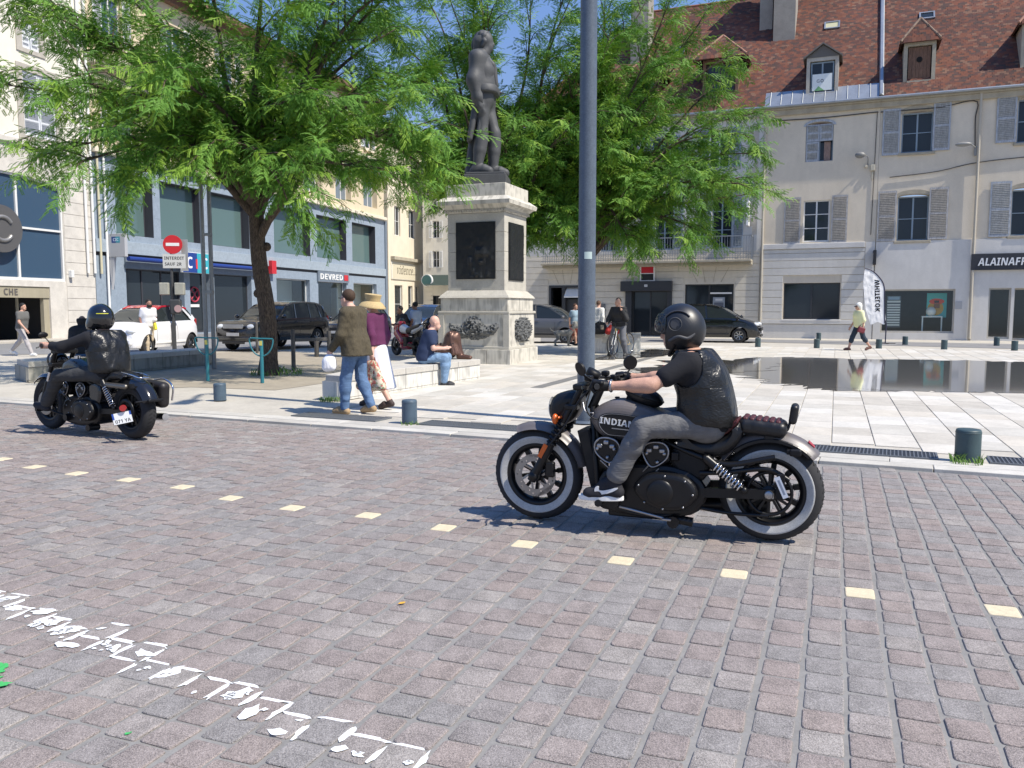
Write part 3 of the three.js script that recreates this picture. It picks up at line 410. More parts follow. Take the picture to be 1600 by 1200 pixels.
  // windows, shutters
  up.forEach((w, i) => { windowIn(b, w, { mat: i === 0 ? PM.whiteFrame : PM.blueFrame, rows: 3 }); const ww = (w[1] - w[0]) * 0.52; shutter(b, w[0] - ww - 0.03, w[0] - 0.03, w[2], w[3], 0.03, PM.shutterBlue, lightR); shutter(b, w[1] + 0.03, w[1] + ww + 0.03, w[2], w[3], 0.03, PM.shutterBlue, lightR); });
  for (let i = 0, y = 5.2; y < EAVE - 0.8; i++, y += 0.42) mesh('quoin', bx(sB1 - (i % 2 ? 0.75 : 0.45), sB1 - 0.25, y, y + 0.4, 0, 0.02), PM.stone, b);
  // balcony
  const by = R.at(1100, 407, 0.4)[1], bt = R.at(1170, 367, 0.8)[1], bs0 = R.s(846, 0.8), bs1 = R.at(1174, 400, 0.8)[0];
  mesh('balcony_slab', [bx(bs0, bs1, by - 0.12, by, 0.002, 0.95, 0.02), bx(bs0, bs1, by - 0.26, by - 0.12, 0.002, 0.7, 0.02)], PM.trim, b);
  const rl = mesh('balcony_railing', [bx(bs0, bs1, bt - 0.05, bt, 0.84, 0.9), bx(bs0, bs1, by + 0.08, by + 0.11, 0.85, 0.89), bx(bs0, bs1, by + 0.36, by + 0.385, 0.855, 0.885), bx(bs1 - 0.05, bs1, by, bt + 0.03, 0.0, 0.05), bx(bs1 - 0.04, bs1, bt - 0.05, bt, 0.05, 0.9)], PM.iron, b);
  const bal = []; for (let x = bs0 + 0.1; x < bs1; x += 0.13) bal.push(bx(x, x + 0.02, by + 0.0, bt - 0.04, 0.86, 0.88)); for (let x = bs0 + 0.16; x < bs1 - 0.1; x += 0.13) bal.push(ring(0.05, 0.008, 10, 4).translate(x, by + 0.23, 0.87)); for (let z = 0.15; z < 0.85; z += 0.13) bal.push(bx(bs1 - 0.03, bs1 - 0.01, by, bt - 0.04, z, z + 0.02)); stuff(mesh('balusters', bal, PM.iron, rl));
  gutter(b, sB0 - 0.3, sB1);
  const rf = roofFor(b, sB0, sB1, 1, 6.2), t = tiler(b, 301), len = roofLen, x0 = sB0 - 0.3, w = sB1 - x0;
  t.plane(V(x0, EAVE, 0.3), V(1, 0, 0), roofV, (p, q) => p > 6.5 * q / len && p < w - 0.05, w, len - 0.1);
  { const hv = V(6.5, 7.4, -(RB + 0.3)), up2 = V(6.5, 7.4, 0).normalize(), hl = Math.hypot(6.5, 7.4); t.plane(V(x0, EAVE, -2 * RB - 0.3), V(0, 0, 1), up2, (p, q) => { const f = q / hl, D = RB + 0.3; return p > f * D && p < 2 * D - f * D; }, 2 * RB + 0.6, hl); mesh('hip_tile', bar([x0, EAVE + 0.04, 0.3], [x0 + hv.x, RIDGE_Y + 0.04, -RB], 0.08, 0.08, 8), M([0.3, 0.14, 0.08], 0.9), rf); }
  const D1 = dormer(b, t, 1098, 1154, 92, 148, 56, { mat: PM.wood, hip: true, tiles: true, ov: 0.42, frame: M([0.05, 0.035, 0.03], 0.5) }); mesh('dormer_apron', bx(D1.x0, D1.x1, D1.y0 - 0.35, D1.y0 - 0.1, D1.z0, D1.z0 + 0.1), PM.zinc, D1.d);
  dormer(b, t, 988, 1028, 120, 168, 88, { mat: PM.wood, hip: true, tiles: true, ov: 0.42, frame: M([0.05, 0.035, 0.03], 0.5) });
  chimney(b, 985, 1012, 96, 1.3, RIDGE_Y + 1.6, PM.render); skylight(b, 1061, 81, 0.55, 0.75, MT.glassDark); t.done();
}
{ // house with the zinc strip
  const b = thing('town_house', 'narrow beige house with zinc roof edge, half broken shutters and a chimney', 'building', R.o, R.ang), x0 = sB1, x1 = sA1;
  const sh = px(R, 1224, 1312, 442, 499), w1 = px(R, 1255, 1296, 313, 378), w2 = px(R, 1259, 1302, 190, 252);
  wall(b, x0, x1 - 0.01, 0, EAVE - 0.1, [rectP(...sh), rectP(...w1), archP(w2[0], w2[1], w2[2], w2[3] - 0.2, w2[3])], PM.beige);
  const gt = 4.62, gx1 = R.s(1348); courses(b, x0 + 0.04, gx1, 0.98, gt - 0.2, 0.36, [[sh[0] - 0.05, sh[1] + 0.05, sh[2] - 0.05, sh[3] + 0.06]], TM([0.69, 0.665, 0.61], 0.9, 'plaster', 3.4, 0.003), 0.045);
  mesh('band_course', bx(x0 + 0.02, gx1, gt - 0.2, gt + 0.06, 0, 0.1, 0.02), PM.band, b); mesh('plinth', [bx(x0 + 0.02, gx1, 0, 0.72, 0, 0.07, 0.01), bx(x0 + 0.02, gx1, 0.74, 0.95, 0, 0.12, 0.02)], PM.band, b); mesh('shop_wall', bx(gx1 + 0.02, x1 - 0.02, 0, gt + 0.05, 0, 0.05), PM.band, b);
  windowIn(b, sh, { z: -0.12, cols: 2, mat: MT.darkFrame }); mesh('window_sill', bx(sh[0] - 0.08, sh[1] + 0.08, sh[2] - 0.1, sh[2], -0.3, 0.13, 0.02), PM.band, b);
  windowIn(b, w1, { z: -0.12, cols: 2, rows: 3, mat: PM.whiteFrame }); { const q = px(R, 1225, 1251, 309, 381), p = px(R, 1299, 1324, 305, 379); shutter(b, q[0], q[1], q[2], q[3], 0.05, PM.shutterOld, lightR); shutter(b, p[0], p[1], p[2], p[3], 0.05, PM.shutterOld, lightR); }
  { const c = (w2[0] + w2[1]) / 2, m = lerp(w2[2], w2[3], 0.5); shutter(b, w2[0] + 0.02, c - 0.01, m + 0.02, w2[3] - 0.12, -0.05, PM.shutter, lightR); shutter(b, c + 0.01, w2[1] - 0.02, m + 0.02, w2[3] - 0.12, -0.05, PM.shutter, lightR); shutter(b, w2[0] + 0.02, c - 0.01, w2[2], m, -0.05, PM.shutter, lightR); mesh('window_board', bx(c + 0.22, w2[1] - 0.12, w2[2], m, -0.2, -0.18), TM([0.42, 0.29, 0.24], 0.9, 'wood', 0.5), b); windowIn(b, [w2[0], w2[1], w2[2], w2[3] - 0.15], { z: -0.28 }); mesh('window_arch', ext(archP(w2[0] - 0.12, w2[1] + 0.12, w2[3] - 0.2, w2[3] - 0.2, w2[3] + 0.12).slice(2), 0.03, [archP(w2[0], w2[1], w2[3] - 0.2, w2[3] - 0.2, w2[3]).slice(2)]), PM.shutter, b); }
  mesh('downpipe', [bar([x0 + 0.05, 0.1, 0.1], [x0 + 0.05, EAVE - 0.1, 0.1], 0.055)], PM.pipe, b);
  mesh('facade_cable', [tube([[x0 + 0.2, EAVE - 0.62, 0.05], [(x0 + x1) / 2, EAVE - 0.66, 0.05], [x1 - 0.1, EAVE - 0.6, 0.05]], 0.025, 20, 5), bar([R.s(1356), 5, 0.03], [R.s(1359), EAVE - 0.6, 0.03], 0.015)], PM.cable, b);
  { const p = R.at(1360, 262, 0.1); mesh('junction_box', [box(0.2, 0.28, 0.12, p[0] + 0.1, p[1], 0.06, 0.02), box(0.12, 0.12, 0.1, p[0] - 0.2, p[1] + 0.08, 0.05, 0.02), box(0.06, 0.35, 0.05, p[0] + 0.1, p[1] - 0.35, 0.03)], M([0.5, 0.46, 0.36], 0.7), b); }
  { const p = R.at(1344, 242, 0.5), q = R.at(1356, 258, 0.02); mesh('flood_lamp', [tube([[q[0], q[1], 0.02], [q[0] - 0.02, q[1] + 0.35, 0.2], [p[0] + 0.1, p[1] + 0.03, 0.42]], 0.02, 10, 6), new THREE.SphereGeometry(0.2, 16, 10).scale(1.15, 0.75, 0.8).translate(p[0], p[1], 0.45)], M([0.2, 0.2, 0.19], 0.5), b); }
  gutter(b, x0, x1);
  roofFor(b, x0, x1, 2); const t = tiler(b, 302), len = roofLen, w = x1 - x0, zs = R.at(1250, 140, 0)[1];
  t.plane(V(x0, EAVE, 0.3), V(1, 0, 0), roofV, (p, q) => q > 0.95 && p < w - 0.1, w, len - 0.1);
  // zinc sheets with standing seams over the eave
  const zp = roofV.clone().multiplyScalar(1.02); const zinc = mesh('zinc_apron', quad([x0, EAVE + 0.03, 0.33], [x1 - 0.1, EAVE + 0.03, 0.33], [x1 - 0.1, EAVE + 0.05 + zp.y, 0.32 + zp.z], [x0, EAVE + 0.05 + zp.y, 0.32 + zp.z]), PM.zinc, b);
  for (let x = x0 + 0.25; x < x1; x += 0.5) mesh('seam', beam([x, EAVE + 0.05, 0.34], [x, EAVE + 0.06 + zp.y, 0.33 + zp.z], 0.03, 0.03), PM.zinc, zinc);
  const D = dormer(b, t, 1260, 1310, 88, 148, 72, { mat: PM.stone, roof: M([0.14, 0.13, 0.12], 0.8), ov: 0.16, frame: PM.blueFrame });
  panel('to_let_sign', (D.x1 - D.x0) * 0.62, 0.78, (x, w, h) => { x.fillStyle = '#dfe4e2'; x.fillRect(0, 0, w, h); x.fillStyle = '#8b8f93'; x.font = 'bold ' + h * 0.3 + 'px sans-serif'; x.textAlign = 'center'; x.fillText('GO', w * 0.4, h * 0.52); x.strokeStyle = '#333'; x.lineWidth = w * 0.02; x.beginPath(); x.arc(w * 0.5, h * 0.42, w * 0.06, 0, 7); x.stroke(); x.fillStyle = '#7fb27a'; x.beginPath(); x.moveTo(w * 0.1, h); x.lineTo(w * 0.32, h * 0.72); x.lineTo(w * 0.62, h); x.fill(); }, 128, b, D.c, D.y0 + 0.6, D.z0 - 0.02, 0, 0.4);
  chimney(b, 1208, 1242, 56, 1.7, RIDGE_Y + 2.2, PM.render); chimney(b, 1187, 1207, 32, 1.6, RIDGE_Y + 1.6, PM.render); skylight(b, 1300, 39, 0.75, 0.6, M([0.5, 0.48, 0.3], 0.3)); t.done();
  mesh('parapet', [quad([x1 - 0.06, EAVE, 0.34], [x1 + 0.06, EAVE, 0.34], [x1 + 0.06, RIDGE_Y + 0.1, -RB + 0.02], [x1 - 0.06, RIDGE_Y + 0.1, -RB + 0.02]).translate(0, 0.16, 0.05), beam([x1, EAVE + 0.1, 0.3], [x1, RIDGE_Y + 0.1, -RB], 0.12, 0.16)], PM.zinc, b);
}
{ // optician's house
  const b = thing('town_house', 'beige house with grey blue shutters over a pale shop front with posters', 'building', R.o, R.ang), x0 = sA1, x1 = sEnd;
  const wB1 = px(R, 1402, 1451, 303, 376), wB2 = px(R, 1409, 1458, 172, 238), wC1 = px(R, 1580, 1632, 292, 368), wC2 = px(R, 1590, 1640, 150, 222), shopB = px(R, 1376, 1491, 452, 526), c1 = px(R, 1515, 1534, 450, 531), c2 = px(R, 1543, 1578, 450, 531), dC = px(R, 1583, 1640, 450, 532);
  shopB[2] = 0.35; c1[2] = 0.12; c2[2] = 0.12; dC[2] = 0.06;
  wall(b, x0, x1, 0, EAVE - 0.1, [wB1, wB2, wC1, wC2].map((w) => archP(w[0], w[1], w[2], w[3] - 0.12, w[3])).concat([shopB, c1, c2, dC].map((w) => rectP(...w))), PM.beige);
  wall(b, x0 + 0.02, sC1 - 0.06, 0.02, 4.66, [rectP(...shopB)], PM.band, 0.06, 'shop_wall').position.z = 0.061; wall(b, sC1 + 0.06, x1, 0.02, 4.66, [c1, c2, dC].map((w) => rectP(...w)), PM.band, 0.06, 'shop_wall').position.z = 0.061;
  for (const w of [wB1, wB2, wC1, wC2]) { windowIn(b, [w[0], w[1], w[2], w[3] - 0.1], { z: -0.2, rows: 2, curtain: 0.3 }); mesh('window_arch', ext([...archP(w[0] - 0.16, w[1] + 0.16, w[3] - 0.14, w[3] - 0.14, w[3] + 0.2).slice(2)], 0.04, [archP(w[0], w[1], w[3] - 0.139, w[3] - 0.12, w[3]).slice(2)]), PM.trim, b); mesh('window_sill', bx(w[0] - 0.12, w[1] + 0.12, w[2] - 0.12, w[2], -0.25, 0.1, 0.02), PM.trim, b); }
  for (const q of [[1371, 1400, 299, 377], [1451, 1481, 293, 374], [1379, 1406, 171, 243], [1458, 1485, 158, 235], [1546, 1579, 284, 370], [1557, 1588, 146, 223]]) { const w = px(R, ...q); shutter(b, w[0], w[1], w[2], w[3], 0.06, q[2] > 250 && q[0] < 1500 ? PM.shutterOld : PM.shutter, lightR); }
  // shop interiors and glazing
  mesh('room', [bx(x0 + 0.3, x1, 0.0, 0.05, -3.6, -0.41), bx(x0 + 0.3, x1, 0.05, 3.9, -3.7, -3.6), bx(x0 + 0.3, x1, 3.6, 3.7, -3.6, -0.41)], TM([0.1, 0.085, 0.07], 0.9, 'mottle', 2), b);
  const GW = { z: -0.06, mat: TM([0.52, 0.5, 0.45], 0.6, 'fine', 1), glass: MT.glass, f: 0.07 };
  windowIn(b, shopB, { ...GW, cols: 1 }); windowIn(b, c1, { ...GW, cols: 1 }); windowIn(b, c2, { ...GW, cols: 1 }); windowIn(b, dC, { ...GW, cols: 1, z: -0.3 });
  const at = (u, v, z) => R.at(u, v, z);
  { const p = at(1477 - 3, 490, -0.8); const q = at(1463, 482, -0.8); panel('poster', 0.85, 1.15, (x, w, h) => { x.fillStyle = '#4fb3b5'; x.fillRect(0, 0, w, h); x.fillStyle = '#c9983a'; x.beginPath(); x.ellipse(w * 0.45, h * 0.62, w * 0.4, h * 0.3, 0, 0, 7); x.fill(); x.fillStyle = '#d8482a'; x.beginPath(); x.ellipse(w * 0.5, h * 0.34, w * 0.38, h * 0.12, 0, 0, 7); x.fill(); x.fillStyle = '#2b2320'; x.fillRect(w * 0.38, h * 0.3, w * 0.24, h * 0.1); x.fillStyle = '#8d5b3a'; x.fillRect(w * 0.36, h * 0.42, w * 0.3, h * 0.2); }, 128, b, q[0], q[1] + 0.15, -0.75); void p; }
  { const p0 = at(1440, 500, -0.7), p1 = at(1472, 500, -0.7); mesh('display_table', [bx(p0[0], p1[0], 1.08, 1.14, -1.0, -0.6), bx(p0[0], p0[0] + 0.06, 0.3, 1.08, -0.66, -0.6), bx(p1[0] - 0.06, p1[0], 0.3, 1.08, -0.66, -0.6)], MT.white, b); mesh('display_ball', new THREE.SphereGeometry(0.22, 18, 12).translate((p0[0] + p1[0]) / 2 - 0.05, 1.36, -0.75), MT.white, b); }
  { const q = at(1396, 487, -0.3); panel('notice_sheet', 0.62, 1.5, (x, w, h) => { x.fillStyle = '#5b5f63'; x.fillRect(0, 0, w, h); x.fillStyle = '#8fa3b5'; x.fillRect(w * 0.1, h * 0.02, w * 0.8, h * 0.1); x.fillStyle = '#cfd0cc'; x.fillRect(w * 0.04, h * 0.15, w * 0.92, h * 0.06); for (let i = 0; i < 9; i++) x.fillRect(w * 0.05, h * (0.26 + i * 0.08), w * 0.9, h * 0.045); }, 96, b, q[0], q[1], -0.3); }
  for (const [u, v, w, h] of [[1524, 470, 0.4, 0.5], [1524, 498, 0.35, 0.4]]) { const q = at(u, v, -0.3); panel('window_notice', w, h, (x, a, c) => { x.fillStyle = '#4c555c'; x.fillRect(0, 0, a, c); x.fillStyle = '#9aa7ad'; x.fillRect(a * 0.15, c * 0.15, a * 0.6, c * 0.3); x.fillRect(a * 0.15, c * 0.6, a * 0.7, c * 0.12); }, 48, b, q[0], q[1], -0.3); }
  { const q = px(R, 1492, 1503, 471, 483, 0.07); mesh('wall_plaque', bx(q[0], q[1], q[2], q[3], 0.061, 0.09), M([0.4, 0.4, 0.4], 0.5), b); }
  // fascia sign
  const sg = px(R, 1518, 1680, 395, 421, 0.2); const sign = mesh('shop_sign', bx(sg[0], sg[1], sg[2], sg[3], 0.062, 0.2, 0.01), M([0.025, 0.027, 0.035], 0.45), b);
  { const h = (sg[3] - sg[2]) * 0.46, g = text3('ALAINAFFLELOU', h, 0.03, 0.84); g.applyMatrix4(new THREE.Matrix4().makeShear(0, 0, 0.12, 0, 0, 0)); g.computeBoundingBox(); const l0 = at(1528, 410, 0.23)[0]; mesh('lettering', g.translate(l0 - g.boundingBox.min.x, (sg[2] + sg[3]) / 2, 0.2), M([0.74, 0.75, 0.76], 0.4), sign); }
  { const q = px(R, 1364, 1373, 391, 414, 0.3); const s = mesh('blade_sign', bx(q[0], q[0] + 0.14, q[2], q[3], 0.07, 0.62, 0.02), M([0.02, 0.02, 0.022], 0.4), b); mesh('blade_letter', bx(q[0] - 0.004, q[0], lerp(q[2], q[3], 0.2), lerp(q[2], q[3], 0.8), 0.3, 0.38), MT.white, s); }
  mesh('downpipe', bar([sC1, 0.1, 0.14], [sC1, EAVE - 0.1, 0.14], 0.06), PM.pipe, b);
  mesh('facade_cable', [tube([[x0, EAVE - 0.62, 0.06], [lerp(x0, sC1, 0.6), EAVE - 0.62, 0.06], [sC1 - 0.15, EAVE - 0.5, 0.06], [sC1 - 0.18, EAVE - 1.2, 0.06], [sC1 - 0.12, 8.4, 0.06]], 0.025, 40, 5)], PM.cable, b); mesh('facade_cable', [tube([[x0 + 0.5, 7.65, 0.05], [lerp(x0, sC1, 0.6), 7.8, 0.05], [sC1, 8.1, 0.05], [x1, 8.35, 0.05]], 0.02, 30, 5)], PM.cable, b);
  { const p = at(1507, 226, 0.5); mesh('street_lamp_head', [new THREE.SphereGeometry(0.2, 16, 10).scale(1.7, 0.5, 0.9).translate(p[0] - 0.05, p[1], 0.6), bar([p[0] + 0.25, p[1], 0.5], [sC1 - 0.1, p[1] - 0.1, 0.1], 0.03), box(0.1, 0.4, 0.08, sC1 - 0.12, p[1] - 0.25, 0.1)], M([0.25, 0.25, 0.24], 0.45), b); }
  gutter(b, x0, x1); roofFor(b, x0, x1, 3); const t = tiler(b, 303), len = roofLen, w = x1 - x0;
  t.plane(V(x0, EAVE, 0.3), V(1, 0, 0), roofV, (p, q) => p > 0.1, w, len - 0.1);
  const Dm = dormer(b, t, 1412, 1462, 64, 128, 30, { mat: PM.trim, hip: true, tiles: true, door: true, ov: 0.16, hipMat: TM([0.42, 0.3, 0.22], 0.9, 'bark', 0.4) }); mesh('dormer_sill', bx(Dm.x0 - 0.1, Dm.x1 + 0.1, Dm.y0 - 0.18, Dm.y0 - 0.08, Dm.z0 - 0.2, Dm.z0 + 0.12), PM.stone, Dm.d);
  dormer(b, t, 1596, 1650, 34, 104, 2, { mat: PM.trim, hip: true, tiles: true, ov: 0.16, frame: PM.blueFrame }); skylight(b, 1449, 24, 0.7, 0.55, MT.glassDark); t.done();
}
// ---- the row along the side street
const LM = { white: TM([0.84, 0.80, 0.69], 0.92, 'plaster', 5, 0.003), ashlar: TM([0.74, 0.70, 0.63], 0.9, 'mottle', 1.7, 0.003), grey: TM([0.33, 0.40, 0.48], 0.65, 'fine', 2), greyDk: TM([0.20, 0.245, 0.30], 0.6, 'fine', 2), cream: TM([0.72, 0.61, 0.43], 0.92, 'plaster', 4, 0.003), creamLt: TM([0.78, 0.70, 0.55], 0.92, 'plaster', 4, 0.003), shadeAndFrame: M([0.045, 0.045, 0.055], 0.6), glassBlue: M([0.045, 0.085, 0.14], 0.06), glassGreen: M([0.10, 0.16, 0.155], 0.08) };  // the near-black tone paints the shade of the window jambs; dark frames share it
{ // white building with the arch
  const b = thing('corner_building', 'white plastered building with a big arched blue window over its entrance', 'building', L.o, L.ang), x0 = L.s(-330), x1 = L.s(151);
  const TOP = 24, yb = L.at(60, 228)[1], aw = [L.s(-170), L.at(101, 400)[0], L.at(100, 440)[1], L.at(96, 300)[1], L.at(10, 276)[1] + 0.25], dr = [L.s(-150), L.at(80, 490)[0], 0.12, L.at(60, 448)[1]];
  const arch = archP(aw[0], aw[1], aw[2], aw[3], aw[4], 18), doorP = rectP(...dr), w1 = px(L, 36, 86, 118, 216), w2 = px(L, 33, 60, 36, 78), w3 = px(L, 110, 131, 20, 72), w4 = px(L, 108, 130, 130, 220);
  wall(b, x0, x1, 0, yb, [arch, doorP], LM.ashlar); wall(b, x0, x1, yb, TOP, [w1, w2, w3].map((w) => rectP(...w)), LM.white, 0.4, 'upper_wall'); mesh('end_wall', bx(x1 - 0.35, x1, 0, TOP, -9, -0.401), LM.white, b); mesh('string_course', bx(x0, x1, yb - 0.12, yb + 0.12, 0, 0.14, 0.02), LM.ashlar, b);
  courses(b, L.s(106), x1 - 0.02, 0.3, yb - 0.2, 0.56, [], LM.ashlar, 0.025);
  // radiating voussoirs of the arch, each its own stone
  const ac = (aw[0] + aw[1]) / 2, hw = (aw[1] - aw[0]) / 2; for (let i = 0; i < 13; i++) { const a0 = PI * i / 13 + 0.006, a1 = PI * (i + 1) / 13 - 0.006, P = (a, k) => [ac + hw * k * Math.cos(a), aw[3] + (aw[4] - aw[3]) * k * Math.sin(a) + (k - 1) * 0.8]; if (P((a0 + a1) / 2, 1)[0] < x0 + 0.5) continue; mesh('voussoir', ext([P(a0, 1.0), P(a0, 1.22), P(a1, 1.22), P(a1, 1.0)], 0.02).translate(0, 0, 0.001), LM.ashlar, b); }
  mesh('arch_pane', ext(arch, 0.02).translate(0, 0, -0.16), LM.glassBlue, b);
  const ym = L.at(60, 358)[1], u1 = L.s(36); mesh('arch_frame', [ext(arch, 0.1, [archP(aw[0] + 0.09, aw[1] - 0.09, aw[2] + 0.12, aw[3], aw[4] - 0.09, 18)]).translate(0, 0, -0.14), bx(aw[0] + 0.1, aw[1] - 0.1, ym - 0.045, ym + 0.045, -0.139, -0.06), bx(u1 - 0.05, u1 + 0.05, aw[2] + 0.1, aw[4] - 0.3, -0.137, -0.055), bx(2 * ac - u1 - 0.05, 2 * ac - u1 + 0.05, aw[2] + 0.1, aw[4] - 0.3, -0.137, -0.055)], PM.whiteFrame, b);
  { const p = L.at(4, 357, 0.25), lg = mesh('round_logo', new THREE.CylinderGeometry(1.0, 1.0, 0.1, 48).rotateX(PI / 2).translate(p[0], p[1], 0.2), M([0.16, 0.155, 0.15], 0.45, { metalness: 0.5 }), b); const a = []; for (let i = 0; i <= 16; i++) { const t = 0.6 + (2 * PI - 1.2) * i / 16; a.push([p[0] + 0.5 * Math.cos(t), p[1] + 0.5 * Math.sin(t), 0.262]); } mesh('logo_letter', tube(a, 0.09, 40, 6), M([0.30, 0.295, 0.285], 0.4, { metalness: 0.5 }), lg); }
  // entrance
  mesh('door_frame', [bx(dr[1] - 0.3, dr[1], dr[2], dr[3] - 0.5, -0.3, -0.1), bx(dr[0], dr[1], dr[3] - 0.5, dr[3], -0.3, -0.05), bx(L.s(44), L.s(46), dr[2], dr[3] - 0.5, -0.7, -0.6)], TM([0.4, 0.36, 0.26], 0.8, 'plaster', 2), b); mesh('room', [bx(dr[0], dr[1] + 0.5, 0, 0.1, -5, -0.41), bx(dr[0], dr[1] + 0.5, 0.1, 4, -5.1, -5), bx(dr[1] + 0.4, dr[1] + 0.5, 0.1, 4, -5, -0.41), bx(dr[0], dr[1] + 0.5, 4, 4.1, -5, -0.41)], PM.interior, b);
  { const q = L.at(16, 441, -0.04); mesh('lettering', text3('CHE', 0.28, 0.02).translate(q[0], dr[3] - 0.25, -0.05), M([0.12, 0.11, 0.1], 0.6), b); } mesh('door_step', bx(dr[0], dr[1] + 1.2, 0.0, 0.13, 0.0, 0.9, 0.02), PM.stone, b);
  for (const w of [w1, w2]) { const c = (w[0] + w[1]) / 2; mesh('window_surround', ext(rectP(w[0] - 0.3, w[1] + 0.3, w[2] - 0.18, w[3] + 0.3), 0.05, [rectP(...w)]), PM.stone, b); for (let k = 0; k < 2; k++) { const lo = lerp(w[2], w[3], k / 2) + 0.02, hi = lerp(w[2], w[3], (k + 1) / 2) - 0.02; shutter(b, w[0] + 0.02, c - 0.02, lo, hi, -0.03, M([0.66, 0.68, 0.70], 0.7), lightR); shutter(b, c + 0.02, w[1] - 0.02, lo, hi, -0.03, M([0.66, 0.68, 0.70], 0.7), lightR); } }
  windowIn(b, w3, { rows: 1, mat: PM.whiteFrame }); void w4; for (const k of [0, 1, 2, 3]) mesh('downpipe', bar([L.s(138) + k * 0.42, k === 3 ? 0.2 : 3.2, 0.12], [L.s(138) + k * 0.42, k > 1 ? 11 : TOP, 0.12], 0.06), k === 2 ? M([0.56, 0.52, 0.36], 0.6) : PM.white ?? MT.white, b);
  { const q = L.at(111, 428, 0.1); mesh('wall_lamp', box(0.16, 0.34, 0.2, q[0], q[1], 0.12, 0.02), MT.white, b); }
  mesh('eave_soffit', [bx(x0, x1, TOP, TOP + 0.3, -9, 0.9)], PM.wood, b);
}
let greyFrame;
{ // grey clad commercial building
  const b = thing('shop_building', 'grey blue clad shop building with cream upper storeys and flat glazed bays', 'building', L.o, L.ang), x0 = L.s(152), x1 = L.s(602), yg = 9.05, TOP = 18.6; greyFrame = b;
  const bays = [[187, 245], [256, 320], [334, 393], [431, 487], [497, 543], [552, 588]].map(([a, c]) => [L.s(a), L.s(c), 5.25, 8.35]);
  const gf = [[199, 289], [298, 330], [336, 394], [433, 485], [498, 542], [553, 589]].map(([a, c], i) => [L.s(a), L.s(c), i === 0 ? 0.6 : i === 3 || i === 5 ? 0.55 : 0.1, 3.55]);
  wall(b, x0, x1, 4.9, yg, bays.map((w) => rectP(...w)), LM.grey, 0.7, 'upper_cladding'); wall(b, x0, x1, 0, 4.1, gf.map((w) => rectP(...w)), LM.grey, 0.5); mesh('fascia_band', bx(x0, x1, 4.28, 4.9, -0.5, 0.12, 0.01), TM([0.40, 0.47, 0.53], 0.6, 'fine', 2), b); mesh('fascia_shadow_gap', bx(x0, x1, 4.1, 4.28, -0.5, -0.06), LM.shadeAndFrame, b);
  for (const w of bays) { const o = windowIn(b, [w[0] + 0.02, lerp(w[0], w[1], 0.985), w[2], w[3]], { z: -0.55, cols: 1, rows: 1, mat: LM.shadeAndFrame, glass: LM.glassGreen }); mesh('jamb_shade_lining', [bx(w[1] - 0.03, w[1] - 0.005, w[2], w[3], -0.52, -0.01), bx(w[0] + 0.01, w[1] - 0.01, w[3] - 0.03, w[3] - 0.005, -0.52, -0.01)], LM.shadeAndFrame, o.parent); }  // linings put the shade of far jamb and head into their colour
  for (let i = 0; i < bays.length - 1; i++) for (const y of [6.3, 7.4]) mesh('cladding_joint', bx(bays[i][1] + 0.1, bays[i + 1][0] - 0.1, y, y + 0.012, 0.0, 0.003), LM.greyDk, b);
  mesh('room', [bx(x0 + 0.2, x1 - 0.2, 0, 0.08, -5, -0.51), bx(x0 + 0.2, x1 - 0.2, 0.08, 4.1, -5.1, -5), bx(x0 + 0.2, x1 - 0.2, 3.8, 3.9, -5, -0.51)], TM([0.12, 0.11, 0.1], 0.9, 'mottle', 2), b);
  gf.forEach((w, i) => { windowIn(b, w, { z: -0.35, cols: i === 0 ? 3 : i === 4 ? 1 : 1, mat: i > 2 ? PM.whiteFrame : LM.shadeAndFrame, glass: i === 4 ? MT.glass : i > 2 ? MT.glass : MT.glassDark, f: 0.07 }); });
  for (const i of [3, 5]) mesh('window_backdrop', bx(gf[i][0], gf[i][1], 0.6, 3.5, -1.6, -1.5), M([0.5, 0.52, 0.5], 0.9), b);
  // bank awning tube, fascia, blue and red signs
  mesh('bank_fascia', bx(L.s(197), L.s(400), 3.55, 4.1, 0.0, 0.1, 0.01), LM.greyDk, b); mesh('awning_roll', bar([L.s(195), L.at(290, 411, 0.4)[1], 0.35], [L.s(398), L.at(290, 411, 0.4)[1], 0.35], 0.12, 0.12, 12), M([0.012, 0.04, 0.22], 0.5), b);
  { const q = L.at(308, 411, 0.7), s = mesh('logo_sign', box(2.5, 1.15, 0.15, q[0], q[1], 0.62, 0.02), MT.white, b); void s; const p = panel('logo_face', 2.46, 1.1, (x, w, h) => { x.fillStyle = '#1d3f86'; x.fillRect(0, 0, w * 0.5, h); x.fillStyle = '#3aa6b4'; x.fillRect(w * 0.5, 0, w * 0.5, h); x.fillStyle = '#d33'; x.fillRect(w * 0.455, h * 0.3, w * 0.06, h * 0.5); x.fillStyle = '#eef'; x.font = 'bold ' + h * 0.78 + 'px sans-serif'; x.textAlign = 'center'; x.fillText('C', w * 0.24, h * 0.78); x.fillText('C', w * 0.78, h * 0.78); }, 256, b, q[0], q[1], 0.705); void p; }
